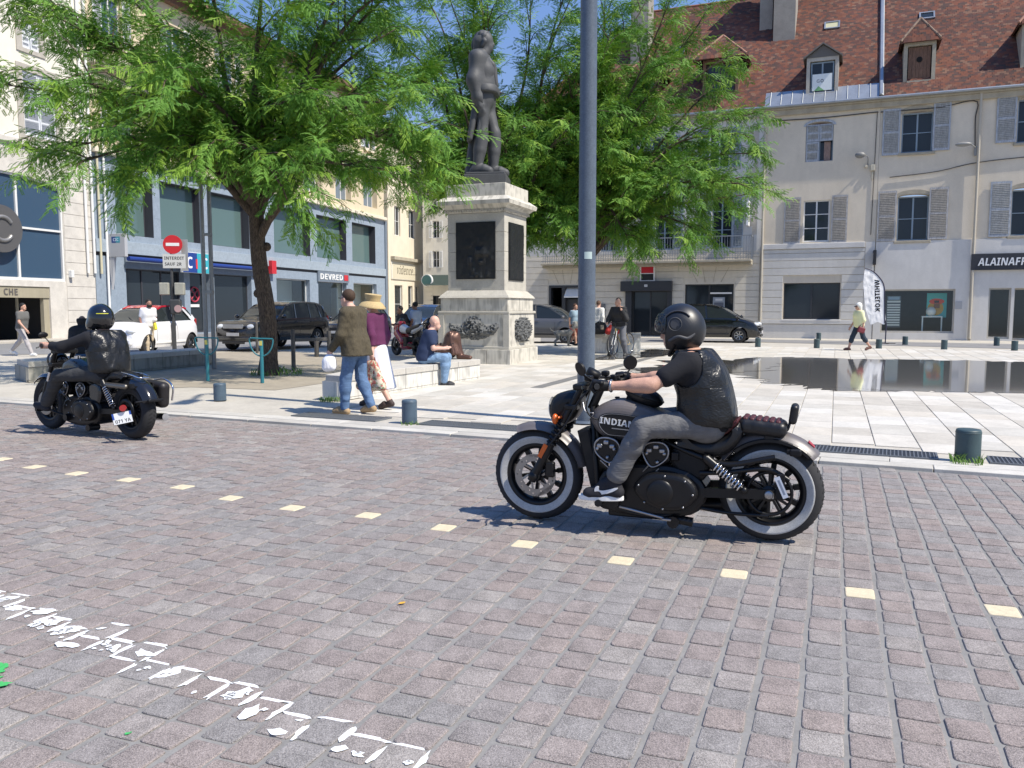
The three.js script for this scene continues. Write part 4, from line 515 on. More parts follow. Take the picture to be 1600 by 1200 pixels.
  { const q = px(L, 178, 194, 366, 402, 0.5), m = M([0.42, 0.43, 0.45], 0.45); mesh('blade_sign', [bx(q[0], q[0] + 0.2, q[2], q[3], 0.12, 1.15, 0.02), ext([[0, 0], [0.35, 0], [0.12, -1.6]], 0.14).rotateY(-PI / 2).translate(q[0] + 0.17, q[2], 0.12)], m, b); panel('blade_logo', 0.5, 0.3, (x, w, h) => { x.fillStyle = '#23447f'; x.fillRect(0, 0, w * 0.5, h); x.fillStyle = '#3a93a5'; x.fillRect(w * 0.5, 0, w * 0.5, h); x.fillStyle = '#cfd8e6'; x.font = 'bold ' + h * 0.7 + 'px sans-serif'; x.textAlign = 'center'; x.fillText('CIC', w * 0.5, h * 0.74); }, 64, b, q[0] - 0.004, q[3] - 0.3, 0.62, -PI / 2); }
  { const q = px(L, 424, 431, 412, 423, 0.3); mesh('red_blade_sign', bx(q[0], q[1], q[2] - 0.2, q[3] + 0.2, 0.0, 0.35), MT.red, b); }
  { const q = px(L, 497, 545, 425, 441, 0.1), s = mesh('shop_sign', bx(q[0], q[1], q[2], q[3], 0.0, 0.12), LM.greyDk, b), w = q[1] - q[0], h = q[3] - q[2]; const tx = text3('DEVRED', h * 0.55, 0.03); tx.computeBoundingBox(); const tw = tx.boundingBox.max.x - tx.boundingBox.min.x; tx.scale(w * 0.72 / tw, 1, 1); mesh('lettering', tx.translate(q[0] + w * 0.42, (q[2] + q[3]) / 2, 0.12), MT.white, s); mesh('red_mark', bx(q[1] - w * 0.17, q[1] - w * 0.04, (q[2] + q[3]) / 2 - h * 0.28, (q[2] + q[3]) / 2 + h * 0.28, 0.12, 0.15), MT.red, s); }
  { const q = L.at(308, 460, -0.1), y = q[1]; mesh('no_entry_disc', [ring(0.42, 0.05, 24, 6).translate(q[0], y, -0.28), bar([q[0] - 0.3, y - 0.3, -0.28], [q[0] + 0.3, y + 0.3, -0.28], 0.03), bar([q[0] - 0.3, y + 0.3, -0.28], [q[0] + 0.3, y - 0.3, -0.28], 0.03)], M([0.4, 0.03, 0.06], 0.5), b); mesh('notice_plate', box(0.8, 0.16, 0.02, q[0], y - 0.65, -0.28), MT.white, b); }
  { const x = L.s(439); mesh('display_mannequin', [new THREE.SphereGeometry(0.13, 12, 10).scale(1, 1.25, 1).translate(x, 2.55, -0.9), lathe([[0.07, 2.2], [0.09, 2.42], [0.3, 2.2], [0.26, 1.7], [0.2, 1.45], [0.0, 1.45]], 16).translate(x, 0, -0.9)], M([0.6, 0.66, 0.74], 0.7), b); }
  // cream storeys above: loggia storey, cornice, shuttered storey, eave
  const s3 = [], s4 = []; for (let i = 0; i < 7; i++) { const a = lerp(x0, x1, (i + 0.18) / 7), c = lerp(x0, x1, (i + 0.72) / 7); s3.push([a, c, 9.9, 12.4]); s4.push([lerp(a, c, 0.1), lerp(a, c, 0.62), 14.6, 16.9]); }
  wall(b, x0, x1, yg, 13.2, s3.map((w) => rectP(...w)), LM.cream, 0.6, 'loggia_wall'); mesh('cornice', [bx(x0, x1, 13.2, 13.45, -0.6, 0.5, 0.02), bx(x0, x1, 13.45, 13.75, -0.6, 0.8, 0.03), bx(x0, x1, 9.05, 9.3, 0, 0.3, 0.02), bx(x0, x1, 12.55, 12.7, 0, 0.22, 0.02)], LM.creamLt, b);
  wall(b, x0, x1, 13.75, 17.9, s4.map((w) => rectP(...w)), LM.cream, 0.4, 'attic_wall'); for (const w of s3) windowIn(b, w, { z: -0.5, cols: 3, mat: PM.whiteFrame, glass: M([0.16, 0.2, 0.24], 0.08) });
  for (const w of s4) { windowIn(b, w, { z: -0.2, cols: 2, mat: PM.whiteFrame, glass: M([0.06, 0.09, 0.15], 0.06) }); const k = (w[1] - w[0]) * 0.42; shutter(b, w[0] - k - 0.05, w[0] - 0.05, w[2], w[3], 0.04, M([0.66, 0.68, 0.70], 0.7), lightR); shutter(b, w[1] + 0.05, w[1] + k + 0.05, w[2], w[3], 0.04, M([0.66, 0.68, 0.70], 0.7), lightR); mesh('window_sill', bx(w[0] - 0.2, w[1] + 0.2, w[2] - 0.25, w[2], -0.2, 0.18, 0.02), LM.creamLt, b); }
  mesh('eave', [bx(x0, x1, 17.9, 18.25, -0.4, 0.35, 0.03), bx(x0, x1, 18.25, TOP, -0.4, 0.95, 0.03)], PM.wood, b); mesh('roof', [quad([x0, TOP, 1], [x1, TOP, 1], [x1, TOP + 2.6, -4.5], [x0, TOP + 2.6, -4.5]), quad([x0, TOP, -10], [x1, TOP, -10], [x1, TOP + 2.6, -4.5], [x0, TOP + 2.6, -4.5])], TM([0.2, 0.09, 0.06], 0.9, 'bark', 1), b);
  mesh('end_wall', [bx(x1 - 0.4, x1, 0, TOP, -10, -0.701), bx(x0, x1, 0, TOP, -10.4, -10), bx(x0, x0 + 0.3, 4.2, TOP, -10, -0.71)], LM.creamLt, b); mesh('corner_post', bx(x1 - 0.001, x1 + 0.35, 0, 9, -0.3, 0.1), LM.greyDk, b);
}
{ // end of the side street
  const b = thing('far_shop_building', 'cream shop house with a script sign at the far end of the side street', 'building', L.o, L.ang), x0 = L.s(603) + 0.6, x1 = L.s(664), w = [[617, 629], [638, 645], [650, 655]].map(([a, c]) => [L.s(a), L.s(c), 0.2, 3.6]), u2 = [[618, 627], [640, 650]].map(([a, c]) => [L.s(a), L.s(c), 8, 10.6]);
  wall(b, x0, x1, 0, 17, [...w, ...u2].map((q) => rectP(...q)), LM.creamLt); for (const q of w) windowIn(b, q, { cols: 1, rows: 2, mat: PM.whiteFrame }); for (const q of u2) windowIn(b, q, { cols: 2, rows: 2, mat: PM.whiteFrame }); mesh('sign_board', bx(x0 + 0.5, x1 - 1, 4.1, 5.6, 0, 0.1, 0.02), LM.white, b); mesh('sign_cornice', bx(x0 + 0.5, x1 - 1, 5.8, 6.1, 0, 0.4, 0.02), PM.trim, b);
  panel('script_sign', (x1 - x0) * 0.75, 1.4, (x, a, h) => { x.fillStyle = '#cfc6ae'; x.fillRect(0, 0, a, h); x.fillStyle = '#4a4030'; x.font = 'italic ' + h * 0.72 + 'px serif'; x.textAlign = 'center'; x.fillText('vidence...', a / 2, h * 0.68); }, 256, b, (x0 + x1) / 2 - 0.4, 4.85, 0.105); mesh('end_wall', bx(x0, x1, 0, 17, -8, -7.7), LM.creamLt, b); mesh('roof', bx(x0 - 0.2, x1 + 0.2, 17, 17.4, -8, 0.6), PM.wood, b);
}
{ 
  const F = new Frame(G(662, 507), -20 * PI / 180), b = thing('pharmacy_house', 'white shuttered house with dark awning and round green sign down the side street', 'building', F.o, F.ang), x1 = F.s(760), w = px(F, 676, 686, 392, 418), w0 = px(F, 676, 686, 345, 372), door = px(F, 672, 690, 462, 505); door[2] = 0.1;
  wall(b, 0, x1, 0, 16, [w, w0, door].map((q) => rectP(...q)), LM.white); for (const q of [w, w0]) { windowIn(b, q, { rows: 2, mat: PM.whiteFrame }); const k = (q[1] - q[0]) * 0.5; shutter(b, q[0] - k - 0.05, q[0] - 0.05, q[2], q[3], 0.04, MT.white, lightR); shutter(b, q[1] + 0.05, q[1] + k + 0.05, q[2], q[3], 0.04, MT.white, lightR); } windowIn(b, door, { cols: 2, mat: MT.darkFrame });
  mesh('awning', quad([0.9, 4.6, 0.0], [x1, 4.6, 0.0], [x1, 3.6, 1.6], [0.9, 3.6, 1.6]), M([0.03, 0.05, 0.045], 0.7), b); mesh('roof', bx(-0.3, x1, 16, 16.5, -9, 0.6), PM.wood, b); mesh('end_wall', bx(0, 0.4, 0, 16, -9, -0.401), LM.white, b);
  const p = F.at(667.5, 438, 1.2); const s = mesh('round_sign', new THREE.CylinderGeometry(0.55, 0.55, 0.25, 28).rotateX(PI / 2).translate(p[0], p[1], 1.2), MT.white, b); mesh('sign_face', new THREE.CylinderGeometry(0.48, 0.48, 0.02, 28).rotateX(PI / 2).translate(p[0], p[1], 1.34), M([0.05, 0.14, 0.14], 0.4), s); for (let i = 0; i < 9; i++) mesh('stone_course', bx(0.15, 1.0, 0.3 + i * 0.4, 0.3 + i * 0.4 + 0.36, 0, 0.04, 0.01), LM.white, b);
}
// ---------------------------------------------------------------- honey locust trees
const barkMat = TM([0.17, 0.125, 0.09], 0.95, 'bark', 0.5, 0.02);
const leafMat = M([1, 1, 1], 0.62, { transmission: 0.26, thickness: 0, specularIntensity: 0.5 });
function sprayGeo(seed) {                                                    // a twig with feathery compound leaves
  const r = rng(seed), P = [], N = []; const push = (a, b, c) => P.push(a.x, a.y, a.z, b.x, b.y, b.z, c.x, c.y, c.z);
  for (let i = 0; i < 8; i++) {
    const t = (i + 0.6) / 8, base = V(0.52 * t, -0.06 * t * t, 0), sd = i % 2 ? 1 : -1, dir = V(0.55 + 0.3 * r(), 0.1 * (r() - 0.5), sd * (0.75 - 0.3 * t)).normalize(), len = 0.17 + 0.09 * r(), side = V(-dir.z, 0, dir.x), droop = 0.15 + 0.8 * r();
    const at = (s) => base.clone().addScaledVector(dir, s * len).add(V(0, -droop * s * s * len * 0.75, 0));
    for (let k = 0; k < 9; k++) { const s = 0.15 + 0.85 * (k + 0.5) / 9, c = at(s), fw = at(s + 0.05).sub(c).normalize(); for (const q of [1, -1]) { const l = (0.041 + 0.014 * r()) * (1 - 0.25 * s), w = 0.0115 + 0.004 * r(), d = side.clone().multiplyScalar(q).addScaledVector(fw, 0.45).add(V(0, -0.25 - 0.3 * r(), 0)).normalize(); const tip = c.clone().addScaledVector(d, l), m = c.clone().addScaledVector(d, l * 0.5); push(c, m.clone().addScaledVector(fw, w), tip); push(c, tip, m.clone().addScaledVector(fw, -w)); } }
  }
  const g = new THREE.BufferGeometry(); g.setAttribute('position', new THREE.BufferAttribute(new Float32Array(P), 3)); g.computeVertexNormals(); const o = mg(g); o.userData.keep = true; return o;
}
const sprays = [sprayGeo(1), sprayGeo(2), sprayGeo(3)];
function tree(label, base, o) {
  const t = thing('locust_tree', label, 'tree', base, 0, 'locust trees on the square'), r = rng(o.seed), wood = [], leaf = [[], [], []];
  const fork = V(o.lean[0], o.fork, o.lean[1]); wood.push(taperTube([V(0, -0.1, 0), V(o.lean[0] * 0.2 + 0.05, o.fork * 0.35, 0), V(o.lean[0] * 0.6 - 0.04, o.fork * 0.7, o.lean[1] * 0.6), fork], o.r, o.r * 0.8, 10, 12)); wood.push(taperTube([V(0, -0.1, 0), V(0, 0.16, 0), V(0.01, 0.4, 0)], o.r * 1.35, o.r * 0.98, 4, 12)); for (let i = 0; i < 5; i++) { const a = r() * 6.28, y = o.fork * (0.35 + 0.6 * r()); wood.push(new THREE.SphereGeometry(o.r * 0.5, 8, 6).translate(Math.cos(a) * o.r * 0.62 + o.lean[0] * y / o.fork * 0.7, y, Math.sin(a) * o.r * 0.62)); }
  const c = V(o.c[0], o.c[1], o.c[2]);
  const inCrown = (p) => ((p.x - c.x) / o.rad[0]) ** 2 + ((p.y - c.y) / o.rad[1]) ** 2 + ((p.z - c.z) / o.rad[2]) ** 2;
  const spray = (p, dir, k = 1) => { const d = dir.clone().normalize(), x = d, z = V(r() - 0.5, (r() - 0.5) * 0.6, r() - 0.5).cross(x).normalize(); const up = z.clone().cross(x); if (up.y < 0) { z.negate(); up.negate(); } const f = UPV.clone().addScaledVector(x, -x.y).normalize(), y = up.lerp(f, 0.55).normalize(), zz = x.clone().cross(y).normalize(), m = new THREE.Matrix4().makeBasis(x, zz.clone().cross(x).normalize(), zz); const s = (0.66 + 0.42 * r()) * k; m.scale(V(s, s, s)); m.setPosition(p); leaf[Math.floor(r() * 3)].push([m, r(), p.y]); };
  const limbs = [];
  for (let i = 0; i < o.limbs; i++) {
    let e; if (i < (o.aim || []).length) e = V(...o.aim[i]); else { const a = i * 2.4 + r() * 0.7, q = Math.sqrt((i + 0.5) / o.limbs), h = -0.55 + 1.45 * r(); e = V(c.x + o.rad[0] * 0.82 * Math.cos(a) * Math.max(0.35, q), c.y + o.rad[1] * 0.8 * h, c.z + o.rad[2] * 0.82 * Math.sin(a) * Math.max(0.35, q)); }
    const s = fork.clone().multiplyScalar(1 - 0.22 * (i % 3 === 2 ? r() : 0)); s.y += i % 4 === 0 ? 0.6 * r() : 0; const m1 = s.clone().lerp(e, 0.33).add(V((r() - 0.5) * 0.5, 0.45 + 0.5 * r(), (r() - 0.5) * 0.5)), m2 = s.clone().lerp(e, 0.68).add(V((r() - 0.5) * 0.6, 0.5 + 0.4 * r(), (r() - 0.5) * 0.6)); limbs.push(new THREE.CatmullRomCurve3([s, m1, m2, e])); wood.push(taperTube([s, m1, m2, e], o.r * (0.42 + 0.2 * r()), 0.012, 12, 7, 0.8));
  }
  for (const L2 of limbs) {
    const n = o.subs;
    for (let k = 0; k < n; k++) {
      const tt = 0.2 + 0.8 * (k + r() * 0.8) / n, p = L2.getPointAt(Math.min(1, tt)), tan = L2.getTangentAt(Math.min(1, tt)), out = p.clone().sub(c).multiplyScalar(0.12), d = tan.clone().multiplyScalar(0.7).add(V((r() - 0.5) * 2.2, (r() - 0.35) * 0.9, (r() - 0.5) * 2.2)).add(out).normalize(), len = (0.7 + 1.2 * r()) * (1.15 - 0.35 * tt);
      const e = p.clone().addScaledVector(d, len); if (inCrown(e) > 1.25) { e.lerp(p, 0.4); } const mid = p.clone().lerp(e, 0.5).add(V(0, 0.14 * len, 0)); e.y -= 0.1 * len; const cu = new THREE.CatmullRomCurve3([p, mid, e]); wood.push(taperTube([p, mid, e], 0.02, 0.005, 4, 4));
      const ns = Math.round(o.dens * (0.6 + 0.8 * r())); for (let q = 0; q < ns; q++) { const s = 0.12 + 0.88 * (q + r()) / ns, pp = cu.getPointAt(Math.min(1, s)), tg = cu.getTangentAt(Math.min(1, s)); if (inCrown(pp) > 1.5) continue; const dd = tg.multiplyScalar(0.6).add(V((r() - 0.5) * 1.7, -0.05 + (r() - 0.5) * 1.3, (r() - 0.5) * 1.7)); spray(pp, dd); }
      spray(e, d.clone().add(V(0, -0.2, 0)));
    }
  }
  mesh('trunk', wood, barkMat, t);
  const crown = new THREE.Group(); crown.name = 'crown'; t.add(crown); const col = new THREE.Color();
  leaf.forEach((l, i) => { const im = new THREE.InstancedMesh(sprays[i], leafMat, l.length); l.forEach(([m, k, y], j) => { im.setMatrixAt(j, m); const yel = k > 0.72 ? 1 : 0; im.setColorAt(j, col.setRGB(lerp(0.085, 0.17, k) + yel * 0.07, lerp(0.22, 0.345, k) + yel * 0.06, lerp(0.022, 0.04, k))); }); im.name = 'leaves'; im.userData.kind = 'stuff'; im.castShadow = im.receiveShadow = true; crown.add(im); });
  return leaf.reduce((a, l) => a + l.length, 0);
}
{
  const b1 = G(420, 588);
  tree('spreading honey locust whose trunk stands beside the teal bicycle hoop', b1, { seed: 7, r: 0.2, fork: 3.7, lean: [-0.18, 0], c: [-0.45, 6.1, 0], rad: [5.0, 3.3, 4.2], limbs: 27, subs: 10, dens: 18,
    aim: [[-5.3, 8.4, 1.2], [-4.6, 5.9, 1.5], [-3.2, 4.3, 1.8], [3.8, 5.0, 1.2], [3.5, 6.4, -0.5], [2.6, 4.2, 1.8], [1.0, 3.9, 2.4], [-1.6, 4.1, 2.2], [0.8, 9.0, 0], [-1.5, 8.9, 0.4], [2.8, 8.2, 0], [-3.6, 7.2, 0.8], [3.9, 4.2, 0.2], [-4.2, 4.9, 0.2], [3.2, 5.4, 2.2], [-2.6, 5.6, 2.6]] });
  const b2 = G(772, 553); tree('leafy honey locust rising behind the monument pedestal', b2, { seed: 19, r: 0.24, fork: 3.0, lean: [0.25, 0], c: [1.1, 8.0, 0], rad: [4.9, 5.2, 4.2], limbs: 40, subs: 10, dens: 21, aim: [[2.6, 5.2, 1], [-3.6, 8.4, 0.6], [-3.2, 10.2, 0.3], [-2.4, 6.4, 1.2], [1.2, 11.6, 0], [3.2, 10.2, 0.5], [2.4, 11.8, 0.4], [-0.6, 11.4, 0.4], [4.2, 8.6, 0], [-3.9, 6.2, 0.4], [0.8, 6.0, 2.5], [2, 4.5, 1.6]] });
  const b3 = G(914, 553); tree('honey locust behind the lamp post with boughs hanging over the bank balcony', b3, { seed: 23, r: 0.2, fork: 3.6, lean: [-0.05, 0], c: [2.0, 7.3, 0], rad: [4.6, 4.9, 4.0], limbs: 34, subs: 9, dens: 18, aim: [[5.6, 6.4, 0.6], [5.2, 7.6, 0.8], [4.6, 5.4, 1.0], [3.4, 3.9, 1.4], [1.2, 3.6, 1.6], [5.4, 5.2, 0.2], [3.2, 9.6, 0], [0.5, 11.2, 0.5], [2.6, 10.8, 0.5], [3.6, 10.6, 0], [2.4, 5.0, 2.2], [-0.6, 4.2, 1.8], [1.9, 8.2, 2]] });
}
// ---------------------------------------------------------------- grass tufts
function tuft(label, p, n, rad, h, seed, group) { const r = rng(seed), P = []; for (let i = 0; i < n; i++) { const a = r() * 6.28, q = Math.sqrt(r()) * rad, x = Math.cos(a) * q, z = Math.sin(a) * q, l = h * (0.5 + r()), b = r() * 6.28, lx = Math.cos(b) * l * 0.6, lz = Math.sin(b) * l * 0.6, wx = -Math.sin(b) * 0.006, wz = Math.cos(b) * 0.006; P.push(x - wx, 0, z - wz, x + wx, 0, z + wz, x + lx * 0.5 + wx * 0.8, l * 0.75, z + lz * 0.5 + wz * 0.8, x - wx, 0, z - wz, x + lx * 0.5 + wx * 0.8, l * 0.75, z + lz * 0.5 + wz * 0.8, x + lx, l, z + lz); } const g = new THREE.BufferGeometry(); g.setAttribute('position', new THREE.BufferAttribute(new Float32Array(P), 3)); g.computeVertexNormals(); const o = mesh('grass_tuft', g, M([0.13, 0.25, 0.035], 0.7, { transmission: 0.25, thickness: 0 })); o.position.copy(p); o.position.y = PAVE; tag(o, label, 'grass', group); return o; }
tuft('weeds growing at the foot of the green bollard by the long grating', G(1512, 729), 90, 0.16, 0.07, 3, 'weeds');
tuft('grass growing round the foot of the tree by the teal hoop', G(432, 588), 150, 0.6, 0.12, 4, 'weeds');
tuft('low grass at the end of the stone bench wall', G(519, 630), 120, 0.22, 0.06, 5, 'weeds');
tuft('few weeds at the foot of the small blue bollard', G(640, 668), 30, 0.12, 0.04, 6, 'weeds');
// ---------------------------------------------------------------- bodies as one surface: smooth union of tapered capsules, meshed with surface nets
const cap = (a, b, ra, rb = ra, k) => ({ a, b, ra, rb, k }), ell = (c, r, k) => ({ e: c, r, k });
function sdfMesh(prims, cell, k = 0.03, cuts = []) {
  let lo = [1e9, 1e9, 1e9], hi = [-1e9, -1e9, -1e9]; const bb = [];
  for (const p of prims) { const l = [], h = []; for (let i = 0; i < 3; i++) { if (p.e) { l[i] = p.e[i] - p.r[i]; h[i] = p.e[i] + p.r[i]; } else { l[i] = Math.min(p.a[i] - p.ra, p.b[i] - p.rb); h[i] = Math.max(p.a[i] + p.ra, p.b[i] + p.rb); } lo[i] = Math.min(lo[i], l[i]); hi[i] = Math.max(hi[i], h[i]); } bb.push([l, h]); }
  const pad = cell * 2.5; lo = lo.map((x) => x - pad); hi = hi.map((x) => x + pad); const n = lo.map((x, i) => Math.ceil((hi[i] - x) / cell) + 1), F = new Float32Array(n[0] * n[1] * n[2]).fill(0.2);
  prims.forEach((p, pi) => {
    const m = 0.06 + cell * 2, kk = p.k ?? k, [l, h] = bb[pi], i0 = l.map((x, i) => Math.max(0, Math.floor((x - m - lo[i]) / cell))), i1 = h.map((x, i) => Math.min(n[i] - 1, Math.ceil((x + m - lo[i]) / cell)));
    let d0, d1, d2, dd; if (!p.e) { d0 = p.b[0] - p.a[0]; d1 = p.b[1] - p.a[1]; d2 = p.b[2] - p.a[2]; dd = d0 * d0 + d1 * d1 + d2 * d2 || 1e-9; }
    for (let z = i0[2]; z <= i1[2]; z++) for (let y = i0[1]; y <= i1[1]; y++) for (let x = i0[0]; x <= i1[0]; x++) {
      const X = lo[0] + x * cell, Y = lo[1] + y * cell, Z = lo[2] + z * cell; let d;
      if (p.e) { const a = (X - p.e[0]) / p.r[0], b = (Y - p.e[1]) / p.r[1], c = (Z - p.e[2]) / p.r[2], q = Math.sqrt(a * a + b * b + c * c), g = Math.sqrt((a / p.r[0]) ** 2 + (b / p.r[1]) ** 2 + (c / p.r[2]) ** 2) || 1; d = q * (q - 1) / g; if (q < 0.05) d = -Math.min(...p.r); }
      else { const a = X - p.a[0], b = Y - p.a[1], c = Z - p.a[2], t = Math.min(1, Math.max(0, (a * d0 + b * d1 + c * d2) / dd)), e = a - d0 * t, f = b - d1 * t, g = c - d2 * t; d = Math.sqrt(e * e + f * f + g * g) - (p.ra + (p.rb - p.ra) * t); }
      const o = (z * n[1] + y) * n[0] + x, v = F[o]; if (p.sub) { F[o] = Math.max(v, -d); continue; } const h2 = Math.max(kk - Math.abs(v - d), 0) / kk; F[o] = Math.min(v, d) - h2 * h2 * kk * 0.25;
    }
  });
  for (const c of cuts) for (let z = 0; z < n[2]; z++) for (let y = 0; y < n[1]; y++) for (let x = 0; x < n[0]; x++) { const o = (z * n[1] + y) * n[0] + x; if (F[o] < 0.05) F[o] = Math.max(F[o], c(lo[0] + x * cell, lo[1] + y * cell, lo[2] + z * cell)); }
  const id = new Int32Array(F.length).fill(-1), P = [], I = [], sx = 1, sy = n[0], sz = n[0] * n[1];
  const edges = [[0, 1], [0, 2], [0, 4], [1, 3], [1, 5], [2, 3], [2, 6], [3, 7], [4, 5], [4, 6], [5, 7], [6, 7]], offs = [0, sx, sy, sx + sy, sz, sx + sz, sy + sz, sx + sy + sz], v8 = new Float32Array(8);
  for (let z = 0; z < n[2] - 1; z++) for (let y = 0; y < n[1] - 1; y++) for (let x = 0; x < n[0] - 1; x++) {
    const o = z * sz + y * sy + x; let m = 0; for (let c = 0; c < 8; c++) { v8[c] = F[o + offs[c]]; if (v8[c] < 0) m |= 1 << c; } if (m === 0 || m === 255) continue;
    let px2 = 0, py = 0, pz = 0, q = 0; for (const [a, b] of edges) { if (((m >> a) & 1) === ((m >> b) & 1)) continue; const t = v8[a] / (v8[a] - v8[b]); px2 += (a & 1) + ((b & 1) - (a & 1)) * t; py += ((a >> 1) & 1) + (((b >> 1) & 1) - ((a >> 1) & 1)) * t; pz += ((a >> 2) & 1) + (((b >> 2) & 1) - ((a >> 2) & 1)) * t; q++; }
    id[o] = P.length / 3; P.push(lo[0] + (x + px2 / q) * cell, lo[1] + (y + py / q) * cell, lo[2] + (z + pz / q) * cell);
  }
  for (let z = 1; z < n[2] - 1; z++) for (let y = 1; y < n[1] - 1; y++) for (let x = 1; x < n[0] - 1; x++) {
    const o = z * sz + y * sy + x, s = F[o] < 0;
    if (s !== F[o + sx] < 0) { const a = id[o], b = id[o - sy], c = id[o - sy - sz], d = id[o - sz]; if (s) I.push(a, b, c, a, c, d); else I.push(a, c, b, a, d, c); }
    if (s !== F[o + sy] < 0) { const a = id[o], b = id[o - sz], c = id[o - sz - sx], d = id[o - sx]; if (s) I.push(a, b, c, a, c, d); else I.push(a, c, b, a, d, c); }
    if (s !== F[o + sz] < 0) { const a = id[o], b = id[o - sx], c = id[o - sx - sy], d = id[o - sy]; if (s) I.push(a, b, c, a, c, d); else I.push(a, c, b, a, d, c); }
  }
  const g = new THREE.BufferGeometry(); g.setAttribute('position', new THREE.BufferAttribute(new Float32Array(P), 3)); g.setIndex(I); g.computeVertexNormals(); g.userData.round = true; return g;
}
// skeleton of a standing figure facing +x; +z is its own right hand side... joints may be moved by the caller
function skeleton(h = 1.75, o = {}) {
  const k = h / 1.75, st = o.stride ?? 0.12, sw = o.swing ?? 0.12, ln = o.lean ?? 0.02, J = {}; const p = (x, y, z) => [x * k, y * k, z * k];
  J.pelvis = p(0, 0.95, 0); J.chest = p(ln, 1.28, 0); J.neck = p(ln + 0.01, 1.48, 0); J.head = p(ln + 0.04 + (o.nod ?? 0), 1.63 - (o.nod ?? 0) * 0.3, 0);
  for (const [s, sg] of [['L', -1], ['R', 1]]) {
    const f = sg * st, a = -sg * sw;
    J['sh' + s] = p(ln - 0.005, 1.42, sg * 0.185); J['el' + s] = p(ln + a * 0.4 - 0.03, 1.13, sg * 0.235); J['wr' + s] = p(ln + a + 0.06, 0.89, sg * 0.225); J['hd' + s] = p(ln + a * 1.2 + 0.09, 0.79, sg * 0.22);
    J['hip' + s] = p(0, 0.93, sg * 0.095); J['kn' + s] = p(f * 0.6 + 0.04, 0.50, sg * 0.1); J['an' + s] = p(f * 1.25 - (f < 0 ? 0.06 : 0), f < 0 ? 0.09 + 0.25 * Math.abs(f) : 0.085, sg * 0.1); const lift = f < 0 ? 0.3 * Math.abs(f) : 0; J['to' + s] = [J['an' + s][0] + 0.155 * k, 0.035 * k + lift * 0.1, J['an' + s][2] + sg * 0.02 * k];
  }
  return { J, k };
}
const add3 = (a, b) => [a[0] + b[0], a[1] + b[1], a[2] + b[2]], mix3 = (a, b, t) => [lerp(a[0], b[0], t), lerp(a[1], b[1], t), lerp(a[2], b[2], t)];
function headPrims(J, k, face = 1) { const h = J.head, fx = (J.face ?? [1, 0, 0]), f = (d, y, z = 0) => [h[0] + fx[0] * d * k - fx[2] * z * k, h[1] + (y + fx[1] * d) * k, h[2] + fx[2] * d * k + fx[0] * z * k]; return [ell(f(-0.012, 0.035), [0.092 * k, 0.098 * k, 0.078 * k]), cap(f(0.02, 0.0), f(0.042, -0.075), 0.07 * k, 0.045 * k), cap(f(0.085, 0.012), f(0.106, -0.022), 0.011 * k, 0.016 * k, 0.015), cap(f(0.0, -0.0, 0.077), f(-0.008, -0.035, 0.08), 0.017 * k, 0.011 * k, 0.01), cap(f(0.0, -0.0, -0.077), f(-0.008, -0.035, -0.08), 0.017 * k, 0.011 * k, 0.01), cap(f(0.06, -0.06, 0.02), f(0.06, -0.06, -0.02), 0.03 * k, 0.03 * k), cap(mix3(J.neck, J.chest, 0.15), f(-0.015, -0.06), 0.062 * k, 0.056 * k)]; }
function handPrims(J, s, k, fine) { const w = J['wr' + s], h = J['hd' + s], d = V(...h).sub(V(...w)).normalize(), sg = s === 'L' ? 1 : -1, out = [cap(w, mix3(w, h, 0.7), 0.027 * k, 0.036 * k)]; const side = V(1, 0, 0).addScaledVector(d, -d.x).normalize(); for (let i = 0; i < 4; i++) { const o = (i - 1.5) * 0.019 * k, b = V(...mix3(w, h, 0.8)).addScaledVector(side, o), m = b.clone().addScaledVector(d, 0.045 * k), t = m.clone().addScaledVector(d, (0.03 - 0.006 * Math.abs(i - 1.5)) * k).add(V(0, 0, sg * 0.014 * k)); out.push(cap(b.toArray(), m.toArray(), 0.0105 * k, 0.0095 * k, 0.008), cap(m.toArray(), t.toArray(), 0.0095 * k, 0.008 * k, 0.006)); } const tb = V(...mix3(w, h, 0.35)).addScaledVector(side, 0.028 * k); out.push(cap(tb.toArray(), tb.clone().addScaledVector(d, 0.04 * k).addScaledVector(side, 0.022 * k).toArray(), 0.013 * k, 0.01 * k, 0.01)); return out; }
function torsoPrims(J, k, x = 0, w = 1) { return [...[-1, 1].map((s) => cap(add3(mix3(J.chest, J.neck, 0.45), [0, 0, s * 0.1 * k]), add3(mix3(J.pelvis, J.chest, 0.1), [0.01 * k, 0, s * 0.07 * k]), 0.1 * k * w + x, 0.106 * k * w + x, 0.06)), cap(mix3(J.shL, J.shR, 0.2), mix3(J.shL, J.shR, 0.8), 0.088 * k + x, 0.088 * k + x, 0.06), cap(add3(J.chest, [0.02 * k, 0, -0.075 * k]), add3(J.chest, [0.02 * k, 0, 0.075 * k]), (0.115 * w) * k + x, 0.115 * w * k + x, 0.06), cap(add3(mix3(J.chest, J.pelvis, 0.55), [0.01 * k, 0, -0.06 * k * w]), add3(mix3(J.chest, J.pelvis, 0.55), [0.01 * k, 0, 0.06 * k * w]), 0.112 * w * k + x, 0.112 * w * k + x, 0.06), cap(mix3(J.hipL, J.pelvis, 0.2), mix3(J.hipR, J.pelvis, 0.2), 0.118 * k + x, 0.118 * k + x, 0.06)]; }
